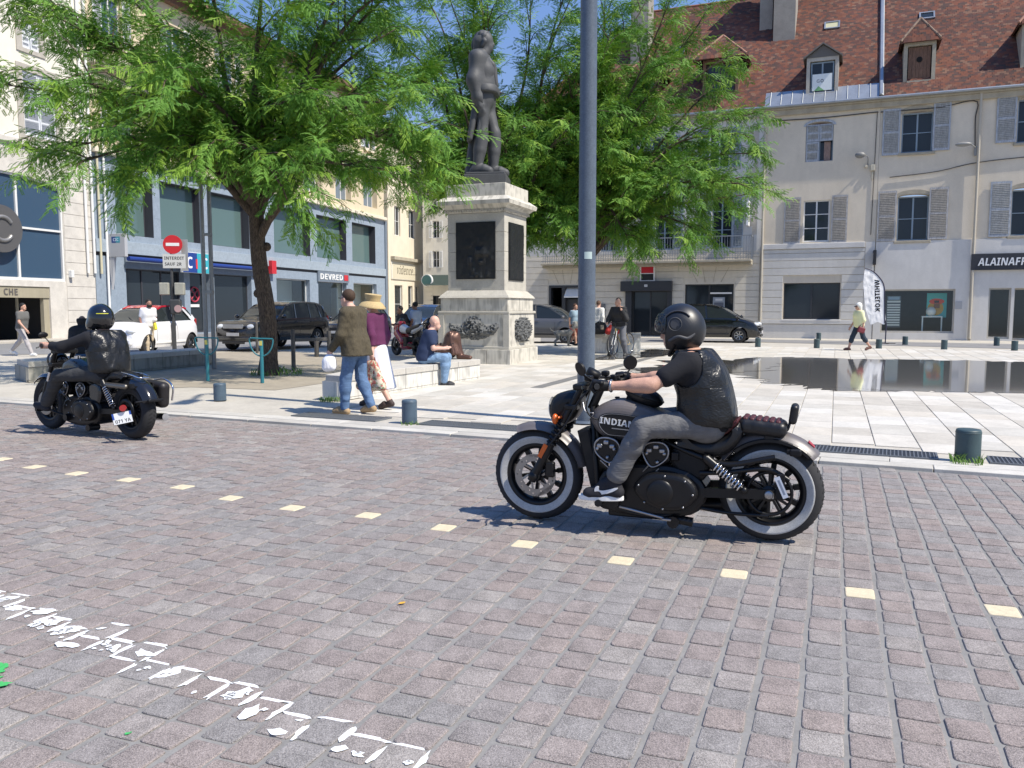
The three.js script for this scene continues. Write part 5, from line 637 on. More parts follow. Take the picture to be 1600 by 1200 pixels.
const armPrims = (J, s, k, x = 0, from = 0, to = 2) => { const o = []; if (from < 1) o.push(cap(J['sh' + s], from || to >= 1 ? J['el' + s] : mix3(J['sh' + s], J['el' + s], to), 0.054 * k + x, (to >= 1 ? 0.042 : lerp(0.054, 0.042, to)) * k + x)); if (to > 1) o.push(cap(J['el' + s], mix3(J['el' + s], J['wr' + s], to - 1), 0.041 * k + x, lerp(0.041, 0.028, to - 1) * k + x)); return o; };
const legPrims = (J, s, k, x = 0, to = 2) => { const o = [cap(J['hip' + s], J['kn' + s], 0.088 * k + x, 0.057 * k + x)]; if (to > 1) { const c = mix3(J['kn' + s], J['an' + s], 0.32), e = mix3(J['kn' + s], J['an' + s], to - 1); o.push(cap(J['kn' + s], c, 0.055 * k + x, 0.057 * k + x), cap(c, e, 0.056 * k + x, 0.04 * k + x)); } return o; };
const footPrims = (J, s, k, x = 0) => [cap(J['an' + s], add3(J['an' + s], [-0.03 * k, -0.045 * k, 0]), 0.04 * k + x, 0.035 * k + x), cap(add3(J['an' + s], [-0.045 * k, -0.05 * k, 0]), J['to' + s], 0.034 * k + x, 0.03 * k + x), cap(mix3(J['an' + s], J['to' + s], 0.6), J['to' + s], 0.044 * k + x, 0.032 * k + x)];
// a dressed person: body (skin) + clothes as children; the clothes are the same limbs, a little thicker
function person(label, pos, ry, S, o) {
  const { J, k } = S, c = o.cell ?? 0.018, t = thing('person', label, 'person', pos, ry), B = o.B ?? 1;
  const body = sdfMesh([...headPrims(J, k), ...torsoPrims(J, k, -0.01, o.w ?? 1), ...armPrims(J, 'L', k), ...armPrims(J, 'R', k), ...handPrims(J, 'L', k), ...handPrims(J, 'R', k), ...legPrims(J, 'L', k), ...legPrims(J, 'R', k), ...footPrims(J, 'L', k), ...footPrims(J, 'R', k)], o.bodyCell ?? c * 0.72, 0.03 * k);
  mesh('body', body, o.skin ?? MT.skin, t); { const h = J.head, fx = J.face ?? [1, 0, 0], f = (d, y, z) => [h[0] + fx[0] * d * k - fx[2] * z * k, h[1] + (y + fx[1] * d) * k, h[2] + fx[2] * d * k + fx[0] * z * k]; for (const s of [-1, 1]) { mesh('eye', new THREE.SphereGeometry(0.011 * k, 10, 8).scale(1, 0.65, 1).translate(...f(0.076, 0.018, s * 0.03)), MT.eye, t); mesh('eyebrow', bar(f(0.083, 0.036, s * 0.016), f(0.073, 0.037, s * 0.046), 0.005 * k, 0.003 * k, 6), MT.brow, t); } mesh('mouth', bar(f(0.086, -0.056, -0.02), f(0.086, -0.056, 0.02), 0.005 * k, 0.005 * k, 6), MT.lip, t); } const e = (o.ease ?? 0.016) * k;
  const arm = o.sleeve ?? 0.6; mesh(o.topName ?? 'shirt', sdfMesh([...torsoPrims(J, k, e, o.w ?? 1), ...(arm > 0 ? [...armPrims(J, 'L', k, e * 1.15, 0, arm), ...armPrims(J, 'R', k, e * 1.15, 0, arm)] : []), ...(o.topExtra ?? [])], c, 0.05 * k, [(x, y, z) => (J.topLow ?? (J.pelvis[1] - (o.hem ?? 0.06) * k)) - y, (x, y, z) => y - (J.neck[1] + 0.012 * k + (o.collar ?? 0))]), o.top, t);
  if (o.legs !== 0) mesh(o.legName ?? 'trousers', sdfMesh([cap(mix3(J.hipL, J.pelvis, 0.2), mix3(J.hipR, J.pelvis, 0.2), 0.118 * k + e * 0.6, 0.118 * k + e * 0.6, 0.06), ...legPrims(J, 'L', k, e * 1.05, o.legs ?? 1.93), ...legPrims(J, 'R', k, e * 1.05, o.legs ?? 1.93)], c, 0.04 * k, [(x, y, z) => y - (J.pelvis[1] + 0.08 * k)]), o.bottom, t);
  for (const s of ['L', 'R']) mesh('shoe', sdfMesh(footPrims(J, s, k, 0.008 * k), c * 0.7, 0.02), o.shoe ?? M([0.05, 0.05, 0.05], 0.6), t);
  if (o.hair) { const h = J.head; mesh('hair', sdfMesh([ell([h[0] - 0.022 * k, h[1] + 0.045 * k, h[2]], [0.098 * k, 0.098 * k, 0.088 * k]), ...(o.hairExtra ?? [])], c * 0.6, 0.02, [(x, y, z) => ((x - h[0]) * 1.0 + (h[1] + 0.05 * k - y) * (o.hairline ?? 0.9)) - 0.055 * k, (x, y, z) => (h[1] - (o.hairLow ?? 0.04) * k - y)]), o.hair, t); }
  return t;
}
// ---------------------------------------------------------------- monument
const pedC = (() => { const c = G(797, 572); return c.addScaledVector(gx, -1.08).addScaledVector(gz, 1.08); })();
const MON = { st: TM([0.58, 0.55, 0.475], 0.88, 'mottle', 1.3, 0.004), st2: TM([0.60, 0.57, 0.495], 0.88, 'streak', 1.9, 0.003), bronze: TM([0.085, 0.088, 0.092], 0.62, 'mottle', 0.9, 0), plaque: TM([0.022, 0.024, 0.026], 0.5, 'mottle', 0.6, 0.004, { metalness: 0.3 }), relief: TM([0.14, 0.145, 0.145], 0.75, 'mottle', 0.4, 0.006) };
function heightField(w, h, nx, ny, fn) { const g = new THREE.PlaneGeometry(w, h, nx, ny), p = g.attributes.position; for (let i = 0; i < p.count; i++) { const x = p.getX(i), y = p.getY(i); p.setZ(i, fn(x / w * 2, y / h * 2)); } g.computeVertexNormals(); return g; }
{
  const t = thing('pedestal', 'tall pale limestone pedestal with bronze plaques carrying the statue', 'pedestal', [pedC.x, 0, pedC.z], -GA);
  const frustum = (a, y0, b, y1) => { const g = new THREE.CylinderGeometry(b * Math.SQRT2, a * Math.SQRT2, y1 - y0, 4, 1).rotateY(PI / 4).toNonIndexed(); g.computeVertexNormals(); return g.translate(0, (y0 + y1) / 2, 0); };
  for (const [p, q] of [[-1.08, -0.35], [-0.344, 0.4], [0.406, 1.08]]) mesh('base_stone', bx(p, q, -0.05, 0.42, -1.08, 1.08, 0.012), MON.st2, t);
  const blk = 1.0; mesh('die_block', [bx(-blk, blk, 0.42, 1.36, -blk, blk, 0.012)], MON.st2, t); mesh('die_moulding', [bx(-1.035, 1.035, 1.36, 1.43, -1.035, 1.035, 0.015), bx(-1.035, 1.035, 0.42, 0.5, -1.035, 1.035, 0.015)], MON.st, t);
  for (const sx of [-1, 1]) mesh('corner_pilaster', [bx(sx * 0.86, sx * 1.03, 0.5, 1.36, 0.98, 1.03, 0.006)], MON.st, t);
  mesh('upper_block', bx(-0.975, 0.975, 1.43, 1.78, -0.975, 0.975, 0.012), MON.st2, t); mesh('base_moulding', [frustum(1.02, 1.78, 0.98, 1.84), frustum(0.98, 1.84, 0.84, 1.98)], MON.st, t);
  for (let i = 0; i < 4; i++) mesh('shaft_stone', bx(-0.82, 0.82, 1.98 + i * 0.51, 1.98 + (i + 1) * 0.51 - 0.006, -0.82, 0.82, 0.006), MON.st, t);
  mesh('cornice', [frustum(0.84, 4.02, 0.86, 4.1), frustum(0.86, 4.1, 0.99, 4.22), frustum(1.04, 4.22, 1.06, 4.32), frustum(1.06, 4.32, 0.9, 4.44)], MON.st2, t); const dn = []; for (let i = 0; i < 24; i++) { const x = -0.86 + i * 0.0748; dn.push(bx(x - 0.02, x + 0.02, 4.05, 4.1, 0.85, 0.9), bx(0.85, 0.9, 4.05, 4.1, x - 0.02, x + 0.02)); } stuff(mesh('dentils', dn, MON.st, t)); mesh('cap_stone', bx(-0.86, 0.86, 4.44, 4.77, -0.86, 0.86, 0.012), MON.st2, t);
  // plaques
  const pl = mesh('bronze_plaque', bx(-0.57, 0.57, 2.28, 3.78, 0.8205, 0.85, 0.005), MON.plaque, t); mesh('plaque_relief', heightField(1.06, 1.42, 50, 60, (x, y) => 0.012 + 0.09 * Math.max(0, n64(x * 0.08 + 0.4, y * 0.1 + 0.2) - 0.35) * (Math.exp(-((x - 0.2) ** 2) * 3 - ((y + 0.45) ** 2) * 2.2) * 1.6 + 0.1)).translate(0, 3.03, 0.84), MON.plaque, pl);
  const pr = mesh('bronze_plaque', bx(0.8205, 0.85, 2.25, 3.78, -0.55, 0.55, 0.005), MON.plaque, t); mesh('plaque_relief', heightField(1.04, 1.46, 40, 50, (x, y) => 0.012 + 0.02 * n32(x * 0.2, y * 0.3)).rotateY(PI / 2).translate(0.84, 3.02, 0), MON.plaque, pr);
  const lr = mesh('lion_relief', heightField(1.66, 0.7, 150, 70, (x, y) => { const a = Math.abs(x), head = Math.exp(-((x / 0.3) ** 2) - ((y - 0.1) / 0.75) ** 2), wing = Math.exp(-(((y - (-0.25 + 0.75 * (a - 0.2) ** 2 * 1.6)) / 0.36) ** 2)) * clamp((0.93 - a) * 5, 0, 1) * clamp((a - 0.12) * 6, 0, 1); return 0.0 + (head * 0.17 + wing * 0.11) * (0.15 + 1.1 * n64(x * 0.2 + 0.2, y * 0.11 + 0.6) + 0.55 * n128(x * 0.24, y * 0.14)) - (head + wing < 0.25 + 0.35 * (n64(x * 0.3 + 0.5, y * 0.15) - 0.3) ? 0.03 : 0); }).translate(0, 0.94, 0.985), MON.relief, t); void lr;
  mesh('arms_relief', heightField(1.1, 0.66, 100, 70, (x, y) => { const m = clamp((1.02 - Math.hypot(x, y * 0.98) + 0.5 * (n64(x * 0.2, y * 0.15) - 0.5)) * 5, 0, 1); return m > 0.02 ? 0.02 + m * 0.09 * (0.1 + 0.9 * n64(x * 0.22 + 0.1, y * 0.15 + 0.3) + 0.8 * n128(x * 0.2, y * 0.13)) : -0.05; }).rotateY(PI / 2).translate(1.0, 0.93, 0), MON.relief, t);
}
{ // bronze general, facing along the kerb
  const t = thing('statue', 'dark bronze statue of a standing officer in tailcoat and boots on the pedestal', 'statue', [pedC.x, 4.77, pedC.z], -0.1);
  mesh('plinth', [box(1.14, 0.3, 1.14, 0.0, 0.15, 0.0, 0.02), box(1.05, 0.06, 1.05, 0, 0.33, 0, 0.02)], MON.bronze, t);
  const k = 3.78 / 1.75, p = (x, y, z) => [(x - 0.055) * k, y * k + 0.34, z * k], J = { head: p(0.03, 1.62, 0), neck: p(-0.015, 1.47, 0), chest: p(0.01, 1.26, 0), pelvis: p(0.02, 0.94, 0), shL: p(-0.03, 1.40, -0.185), shR: p(-0.05, 1.40, 0.165), elR: p(-0.09, 1.12, 0.215), wrR: p(-0.035, 0.88, 0.21), hdR: p(-0.005, 0.78, 0.2), elL: p(-0.06, 1.14, -0.25), wrL: p(0.12, 1.06, -0.22), hdL: p(0.2, 1.05, -0.16), hipL: p(0.02, 0.92, -0.09), hipR: p(0.01, 0.92, 0.09), knR: p(0.0, 0.5, 0.1), anR: p(-0.06, 0.09, 0.11), toR: p(0.09, 0.035, 0.14), knL: p(0.14, 0.52, -0.06), anL: p(0.115, 0.09, -0.06), toL: p(0.27, 0.035, -0.05) };
  const x = 0.012 * k, fig = sdfMesh([...headPrims(J, k), ell(p(0.0, 1.665, 0), [0.105 * k, 0.085 * k, 0.092 * k]), cap(p(-0.06, 1.63, 0.05), p(-0.08, 1.54, 0.03), 0.05 * k, 0.04 * k), cap(p(-0.06, 1.63, -0.05), p(-0.08, 1.54, -0.03), 0.05 * k, 0.04 * k), cap(p(0.03, 1.49, 0.03), p(0.0, 1.45, 0.06), 0.055 * k, 0.05 * k), ...torsoPrims(J, k, x), ...armPrims(J, 'L', k, x), ...armPrims(J, 'R', k, x), ...handPrims(J, 'L', k), ...handPrims(J, 'R', k), cap(add3(J.wrR, [0, 0.06 * k, 0]), J.wrR, 0.047 * k, 0.044 * k, 0.01), ...legPrims(J, 'L', k, x * 0.9), ...legPrims(J, 'R', k, x * 0.9), ...footPrims(J, 'L', k, 0.012 * k), ...footPrims(J, 'R', k, 0.012 * k), cap(mix3(J.knL, J.anL, 0.1), mix3(J.knL, J.anL, 0.22), 0.078 * k, 0.07 * k, 0.02), cap(mix3(J.knR, J.anR, 0.1), mix3(J.knR, J.anR, 0.22), 0.078 * k, 0.07 * k, 0.02),
    cap(p(-0.17, 0.02, 0.0), p(-0.13, 0.5, -0.02), 0.07 * k, 0.05 * k, 0.05)], 0.034, 0.05 * k);
  mesh('figure', fig, MON.bronze, t);
  // cut-away tailcoat with sash, lapels, cuffs; bushy hair; boot tops
  const tails = []; for (let i = 0; i < 6; i++) { const a = -0.13 + i * 0.052; tails.push(cap(p(-0.035 - 0.03 * Math.cos(i), 1.0, a), p(-0.12 - 0.05 * Math.cos(a * 8), 0.43, a * 1.25), 0.05 * k, 0.035 * k, 0.02)); } tails.push(cap(p(0.035, 0.98, 0.115), p(-0.045, 0.46, 0.15), 0.042 * k, 0.032 * k, 0.02), cap(p(0.035, 0.98, -0.115), p(-0.045, 0.46, -0.15), 0.042 * k, 0.032 * k, 0.02));
  const ck = 0.04 * k; mesh('coat', sdfMesh([...[1, -1].flatMap((s) => [cap(p(-0.02, 1.38, s * 0.1), p(0.02, 1.08, s * 0.08), 0.115 * k, 0.112 * k, 0.08), cap(p(0.05, 1.3, s * 0.045), p(0.07, 1.06, s * 0.045), 0.1 * k, 0.098 * k, 0.08), cap(p(0.02, 1.08, s * 0.08), p(0.0, 0.9, s * 0.1), 0.112 * k, 0.125 * k, 0.08), cap(J['sh' + (s > 0 ? 'R' : 'L')], p(0, 1.42, 0), 0.085 * k, 0.09 * k, 0.08)]), ...armPrims(J, 'L', k, ck * 0.75, 0, 1.85), ...armPrims(J, 'R', k, ck * 0.75, 0, 1.85), cap(mix3(J.elR, J.wrR, 0.72), mix3(J.elR, J.wrR, 0.86), 0.062 * k, 0.06 * k, 0.01), ...tails], 0.03, 0.09 * k, [(x, y, z) => y - (J.neck[1] + 0.03), (x, y, z) => Math.min(x - (J.pelvis[0] + 0.02), J.pelvis[1] + 0.1 * k - y)]), MON.bronze, t);
  mesh('sash', sdfMesh([cap(p(0.04, 1.02, -0.08), p(0.04, 1.02, 0.08), 0.158 * k, 0.158 * k, 0.02), cap(p(0.04, 1.06, -0.08), p(0.04, 1.0, 0.1), 0.16 * k, 0.155 * k, 0.02)], 0.03, 0.03, [(x, y) => 0.98 * k + 0.34 - y, (x, y) => y - (1.08 * k + 0.34)]), MON.bronze, t);
  for (const s of [1, -1]) mesh('lapel', sdfMesh([cap(p(0.02, 1.46, s * 0.07), p(0.13, 1.33, s * 0.08), 0.04 * k, 0.035 * k), cap(p(0.13, 1.33, s * 0.08), p(0.165, 1.1, s * 0.03), 0.036 * k, 0.028 * k)], 0.03, 0.03), MON.bronze, t); mesh('collar', sdfMesh([cap(p(-0.05, 1.49, 0.03), p(-0.05, 1.49, -0.03), 0.075 * k, 0.075 * k), cap(p(0.0, 1.47, 0.06), p(0.0, 1.47, -0.06), 0.065 * k, 0.065 * k)], 0.03, 0.04, [(x, y) => y - 1.535 * k - 0.34]), MON.bronze, t);
  const hp = [], hr = rng(9); for (let i = 0; i < 34; i++) { const a = hr() * 6.28, e2 = hr() * 1.5 - 0.35, q = V(Math.cos(a) * Math.cos(e2) * 0.1, Math.sin(e2) * 0.1, Math.sin(a) * Math.cos(e2) * 0.09); if (q.x > 0.045 && q.y < 0.065) continue; const c0 = p(0.0 + q.x, 1.645 + q.y, q.z); hp.push(cap(c0, add3(c0, [-0.03 * k, -0.055 * k, 0]), 0.034 * k, 0.02 * k, 0.02)); } mesh('hair', sdfMesh(hp, 0.026, 0.02 * k), MON.bronze, t);
  for (const s of ['L', 'R']) mesh('boot', sdfMesh([cap(mix3(J['kn' + s], J['an' + s], 0.12), mix3(J['kn' + s], J['an' + s], 0.5), 0.09 * k, 0.082 * k), cap(mix3(J['kn' + s], J['an' + s], 0.5), J['an' + s], 0.082 * k, 0.06 * k), ...footPrims(J, s, k, 0.022 * k)], 0.03, 0.03, [(x, y) => y - (J['kn' + s][1] - 0.05 * k)]), MON.bronze, t);
}
// ---------------------------------------------------------------- street furniture
{ const p = G(915, 664), t = thing('lamp_post', 'tall blue grey steel lamp post rising behind the motorcycle', 'lamp post', [p.x, PAVE, p.z]); const m = TM([0.115, 0.145, 0.185], 0.42, 'fine', 1.2); mesh('shaft', lathe([[0.0, 0], [0.115, 0], [0.113, 0.02], [0.11, 2], [0.105, 5], [0.098, 9.5], [0, 9.5]], 28), m, t); mesh('base_plate', lathe([[0, 0], [0.2, 0], [0.2, 0.012], [0.13, 0.03], [0, 0.03]], 24), m, t); mesh('lamp_arm', tube([[0, 9.4, 0], [0.1, 9.9, 0.2], [0.4, 10.1, 1.2]], 0.045, 16, 8), m, t); mesh('lamp_head', box(0.3, 0.12, 0.7, 0.42, 10.1, 1.5, 0.05), m, t);
  const s = new THREE.CylinderGeometry(0.112, 0.112, 0.09, 12, 1, true, 2.75, 0.9).rotateY(PI); mesh('sticker', s.translate(0, 2.13, 0), M([0.45, 0.55, 0.52], 0.6), t); }
const bolGreen = TM([0.055, 0.095, 0.105], 0.5, 'mottle', 0.5), bolBlue = TM([0.085, 0.13, 0.175], 0.5, 'mottle', 0.5);
const bollardProto = (r, h) => lathe([[0, 0], [r * 1.03, 0], [r * 1.03, 0.01], [r, 0.014], [r, h - 0.02], [r * 0.93, h], [r * 0.6, h + 0.004], [0, h + 0.006]], 28);
function bollard(p, r, h, m, label, group) { const t = thing('bollard', label, 'bollard', [p.x, PAVE, p.z], 0, group); mesh('post', bollardProto(r, h), m, t); mesh('cap_ring', new THREE.TorusGeometry(r * 0.98, 0.005, 6, 28).rotateX(PI / 2).translate(0, h - 0.03, 0), m, t); }
bollard(G(344, 629), 0.098, 0.275, bolBlue, 'short blue bollard on the pavement across from the two teal hoops', 'bollards along the kerb');
bollard(G(640, 665), 0.098, 0.3, bolBlue, 'short blue bollard beside the strolling couple', 'bollards along the kerb');
bollard(G(1160, 703), 0.105, 0.31, bolBlue, 'short bollard showing behind the near rider and his saddle', 'bollards along the kerb');
bollard(G(1511, 726), 0.113, 0.31, bolGreen, 'short green bollard with weeds at its foot by the gratings', 'bollards along the kerb');
for (const [u, v, lab] of [[1184, 543.5, 'small green bollard by the nose of the black people carrier'], [1276, 545.5, 'small green bollard by the puddle, paired with one by the stone shop wall'], [1373, 546, 'small green bollard between the flag foot and the woman in the headscarf'], [1475, 547.5, 'small green bollard by the puddle in front of the display table window'], [1585, 549, 'small green bollard by the puddle in front of the dark shop door'], [1279, 532.5, 'small green bollard close to the stone shop wall under the dark window'], [1414, 540, 'small green bollard just beyond the foot of the flag'], [1557, 541.5, 'small green bollard near the narrow glass panes of the shop']]) bollard(G(u, v), 0.105, 0.34, bolGreen, lab, 'green bollards before the shops');
// stone platforms
const stoneWall = TM([0.68, 0.66, 0.60], 0.9, 'streak', 2.1, 0.004), stoneTop = TM([0.60, 0.57, 0.51], 0.9, 'mottle', 0.9, 0.003), mossWall = TM([0.34, 0.33, 0.29], 0.9, 'streak', 2.6, 0.004);
function platform(label, pts, h, mat, n) {                                   // pts: footprint on the ground, first edge faces the viewer
  const t = thing('stone_bench', label, 'stone bench', [pts[0].x, PAVE, pts[0].z]), o = pts[0], L2 = pts.map((p) => [p.x - o.x, -(p.z - o.z)]);
  const a = pts[0], b = pts[1], d = b.clone().sub(a), len = d.length(); d.normalize(); const inn = V(d.z, 0, -d.x);
  mesh('core', ext(L2.map(([x, y]) => [x, y]), h - 0.1).rotateX(-PI / 2).translate(inn.x * 0.05, 0, inn.z * 0.05), mat, t);
  mesh('core_base', ext(L2, 0.03).rotateX(-PI / 2), mat, t).scale.set(0.995, 1, 0.995);
  for (let i = 0; i < n; i++) { const s0 = len * i / n + 0.006, s1 = len * (i + 1) / n - 0.006, g = bx(s0, s1, 0.035, h - 0.105, -0.06, 0.0, 0.006); g.rotateY(-Math.atan2(d.z, d.x)); mesh('side_slab', g, mat, t); }
  const grow = L2.map(([x, y]) => [x, y]); for (let i = 0; i < n; i++) { const f0 = i / n, f1 = (i + 1) / n - 0.003, q = pts.length; const A = lerp2(grow[0], grow[1], f0), B = lerp2(grow[0], grow[1], f1), C = lerp2(grow[q - 1], grow[2 % q], f1), D = lerp2(grow[q - 1], grow[2 % q], f0); mesh('coping_slab', ext([A, B, C, D], 0.1, [], 0.006).rotateX(-PI / 2).translate(-inn.x * 0.02, h - 0.1, -inn.z * 0.02), stoneTop, t); }
  return t;
}
function lerp2(a, b, t) { return [lerp(a[0], b[0], t), lerp(a[1], b[1], t)]; }
const PLAT_H = 0.40;
platform('pale streaked limestone bench where the bald man sits', [G(531, 630), G(750, 594), G(748, 594).add(V(-1.25, 0, -1.3)), G(508, 628)], PLAT_H, stoneWall, 5);
platform('mossy dark streaked stone bench behind the rider with the yellow marked helmet', [G(45, 600), G(334, 571), G(334, 571).add(V(-0.8, 0, -0.4)), G(27, 594)], 0.40, mossWall, 6);
platform('low streaked stone block under the bags beside the cyclist', [G(929, 554), G(1001, 553.5), G(1001, 549.5), G(929, 550)], 0.62, stoneWall, 2);
// bronze beast on the bench
{ const p = G(706, 596), t = thing('beast_sculpture', 'brown bronze beast with ringed collar crouching on the bench end by the bald man', 'sculpture', [p.x - 0.12, PLAT_H + PAVE, p.z - 0.45], -0.3), m = TM([0.16, 0.085, 0.06], 0.35, 'mottle', 0.5, 0.003, { metalness: 0.45 });
  const P = [cap([-0.42, 0.16, 0], [0.05, 0.16, 0], 0.16, 0.15), cap([0.0, 0.2, 0], [0.14, 0.42, 0], 0.17, 0.14), ell([0.1, 0.4, 0], [0.17, 0.2, 0.16]), cap([0.2, 0.5, 0], [0.3, 0.12, 0.03], 0.08, 0.06), cap([0.28, 0.06, 0.05], [0.52, 0.035, 0.06], 0.06, 0.04), cap([0.26, 0.06, -0.1], [0.48, 0.035, -0.1], 0.06, 0.04), cap([-0.3, 0.05, 0.1], [-0.05, 0.05, 0.14], 0.06, 0.05)]; for (let i = 0; i < 9; i++) { const a = -1.2 + i * 0.3; P.push(cap([0.08 + 0.06 * Math.cos(a), 0.56, 0.13 * Math.sin(a)], [0.12 + 0.2 * Math.cos(a), 0.12, 0.19 * Math.sin(a)], 0.028, 0.036, 0.012)); }
  mesh('body', sdfMesh(P, 0.016, 0.035), m, t); mesh('collar', new THREE.TorusGeometry(0.165, 0.018, 8, 28).rotateY(PI / 2).translate(-0.16, 0.16, 0), m, t); }
// teal bicycle hoops
const teal = M([0.025, 0.17, 0.21], 0.4);
function hoop(p, label, s = 1) { const t = thing('bicycle_hoop', label, 'bicycle rack', [p.x, PAVE, p.z], -0.05, 'teal bicycle hoops'); const a = []; for (let i = 0; i <= 18; i++) { const q = PI + PI * i / 18; a.push([0.235 * Math.cos(q), 0.86 + 0.33 * Math.sin(q), 0]); } mesh('post', bar([0, 0, 0], [0, 0.84, 0], 0.036, 0.036, 14), teal, t); mesh('hoop', tube([[0.235, 0.87, 0], [0, 0.875, 0], [-0.235, 0.87, 0], ...a.slice(1)], 0.015, 60, 8), teal, t); mesh('reflector', bx(-0.025, 0.025, 0.74, 0.83, 0.025, 0.04), M([0.55, 0.5, 0.12], 0.5), t); }
hoop(G(325, 598), 'teal bicycle hoop in front of the twin steel poles'); hoop(G(410, 601), 'teal bicycle hoop standing just before the tree trunk');
// rails, posts
const railM = TM([0.10, 0.095, 0.09], 0.6, 'mottle', 0.4);
{ const a = G(459, 581), b = G(515, 578), t = thing('barrier_rail', 'dark steel barrier of two posts and one rail behind the tree', 'barrier', [a.x, PAVE, a.z], -Math.atan2(b.z - a.z, b.x - a.x)), l = a.distanceTo(b); mesh('post', bar([0, 0, 0], [0, 0.96, 0], 0.05, 0.05, 12), railM, t); mesh('post', bar([l, 0, 0], [l, 0.92, 0], 0.05, 0.05, 12), railM, t); mesh('rail', bx(0.05, l - 0.05, 0.68, 0.76, -0.03, 0.03, 0.01), railM, t); }
for (const [u, v, h, w, lab] of [[402, 553, 1.0, 0.09, 'grey steel post by the front wheel of the black off-roader'], [495, 559, 0.55, 0.14, 'short dark post between the black off-roader and the barrier'], [604, 545, 0.9, 0.1, 'dark post at the corner of the grey clad shops']]) { const p = G(u, v), t = thing('street_post', lab, 'post', [p.x, PAVE, p.z]); mesh('post', lathe([[0, 0], [w / 2, 0], [w / 2, h - 0.04], [w * 0.35, h], [0, h]], 16), railM, t); }
{ const p = G(328, 579), t = thing('twin_pole', 'pair of tall galvanised steel poles behind the teal hoop', 'pole', [p.x, PAVE, p.z]); const m = TM([0.34, 0.345, 0.34], 0.4, 'mottle', 0.25, 0, { metalness: 0.7 }); mesh('pole', bar([-0.065, 0, 0], [-0.075, 4.6, 0], 0.05, 0.05, 14), m, t); mesh('pole', bar([0.075, 0, -0.1], [0.075, 4.6, -0.1], 0.05, 0.05, 14), m, t); mesh('bracket', [bx(-0.12, 0.12, 1.82, 1.9, -0.13, 0.03), bx(-0.12, 0.12, 3.2, 3.26, -0.13, 0.03)], m, t); }
{ // no entry sign
  const p = G(273, 553), t = thing('no_entry_sign', 'red no entry sign with white plates on a dark pole by the white car', 'road sign', [p.x, PAVE, p.z], 0.12), m = M([0.05, 0.052, 0.055], 0.5), pole = 3.55 + 0.2; mesh('pole', bar([0, 0, 0], [0, pole, 0], 0.045, 0.045, 12), m, t); const F = new Frame(V(p.x, 0, p.z + 0.06), 0.12), c = F.at(269.5, 382), yc = c[1] - PAVE;
  const d = mesh('sign_disc', new THREE.CylinderGeometry(0.305, 0.305, 0.03, 36).rotateX(PI / 2).translate(c[0], yc, 0.07), M([0.55, 0.02, 0.025], 0.45), t); mesh('white_bar', box(0.42, 0.1, 0.006, c[0], yc, 0.089), MT.white, d);
  const q = F.at(272, 408); panel('text_plate', 0.72, 0.46, (x, w, h) => { x.fillStyle = '#c9c9c4'; x.fillRect(0, 0, w, h); x.fillStyle = '#222'; x.font = 'bold ' + h * 0.3 + 'px sans-serif'; x.textAlign = 'center'; x.fillText('INTERDIT', w / 2, h * 0.4); x.fillText('SAUF 2R', w * 0.45, h * 0.82); }, 128, t, q[0], q[1] - PAVE, 0.075);
  mesh('side_board', [bx(0.3, 0.5, yc - 0.85, yc + 0.18, -0.14, -0.1)], M([0.42, 0.43, 0.43], 0.4, { metalness: 0.4 }), t); for (const s of [-1, 1]) mesh('signal_box', box(0.3, 0.4, 0.25, s * 0.24, F.at(272, 453)[1], 0, 0.03), TM([0.42, 0.42, 0.36], 0.7, 'mottle', 0.4), t); mesh('signal_back', [box(0.36, 0.5, 0.25, 0.08, F.at(272, 481)[1], -0.05, 0.06), bx(-0.06, 0.06, 0, 1.0, -0.06, 0.06, 0.02)], m, t); mesh('reflector_disc', new THREE.CylinderGeometry(0.12, 0.12, 0.02, 20).rotateX(PI / 2).translate(0.18, F.at(272, 484)[1], 0.09), M([0.42, 0.28, 0.28], 0.5), t);
}
// feather flag before the shop
{ const p = G(1383, 538), t = thing('feather_flag', 'white feather flag with grey lettering and dark edge before the shop window', 'flag', [p.x, PAVE, p.z], -0.15), F = new Frame(V(p.x, 0, p.z), -0.15); const out = [[1351, 420], [1362, 424], [1373, 434], [1380, 446], [1381, 470], [1382, 507], [1371, 503], [1360, 507]].map(([u, v]) => F.at(u, v)).map(([x, y]) => [x, y - PAVE]); const P = smoothPts(out, 3), g = new THREE.ExtrudeGeometry(shape(P), { depth: 0.012, bevelEnabled: false, steps: 1 }); mesh('cloth', g, TM([0.80, 0.80, 0.80], 0.8, 'fold', 1.2, 0.03), t);
  const pole = out.slice(0, 6).map(([x, y]) => [x + 0.02, y + 0.02, 0.006]); mesh('pole', tube([[0, 0, 0.006], [0, 0.9, 0.006], ...pole.reverse()], 0.025, 50, 8), M([0.03, 0.028, 0.06], 0.5), t); mesh('foot', [bx(-0.4, 0.4, 0, 0.025, -0.04, 0.04), bx(-0.04, 0.04, 0.001, 0.024, -0.4, 0.4)], MT.blackMetal, t);
  const tx = text3('WHITELOK', 0.19, 0.006); tx.scale(-1, 1, 1); tx.rotateZ(-PI / 2 + 0.06 + PI); const q = F.at(1370, 462); const ix = tx.index; if (!ix) { const pa = tx.attributes.position; void pa; } mesh('lettering', tx.translate(q[0] + 0.02, q[1] - PAVE, 0.014), M([0.33, 0.33, 0.35], 0.7), t); }
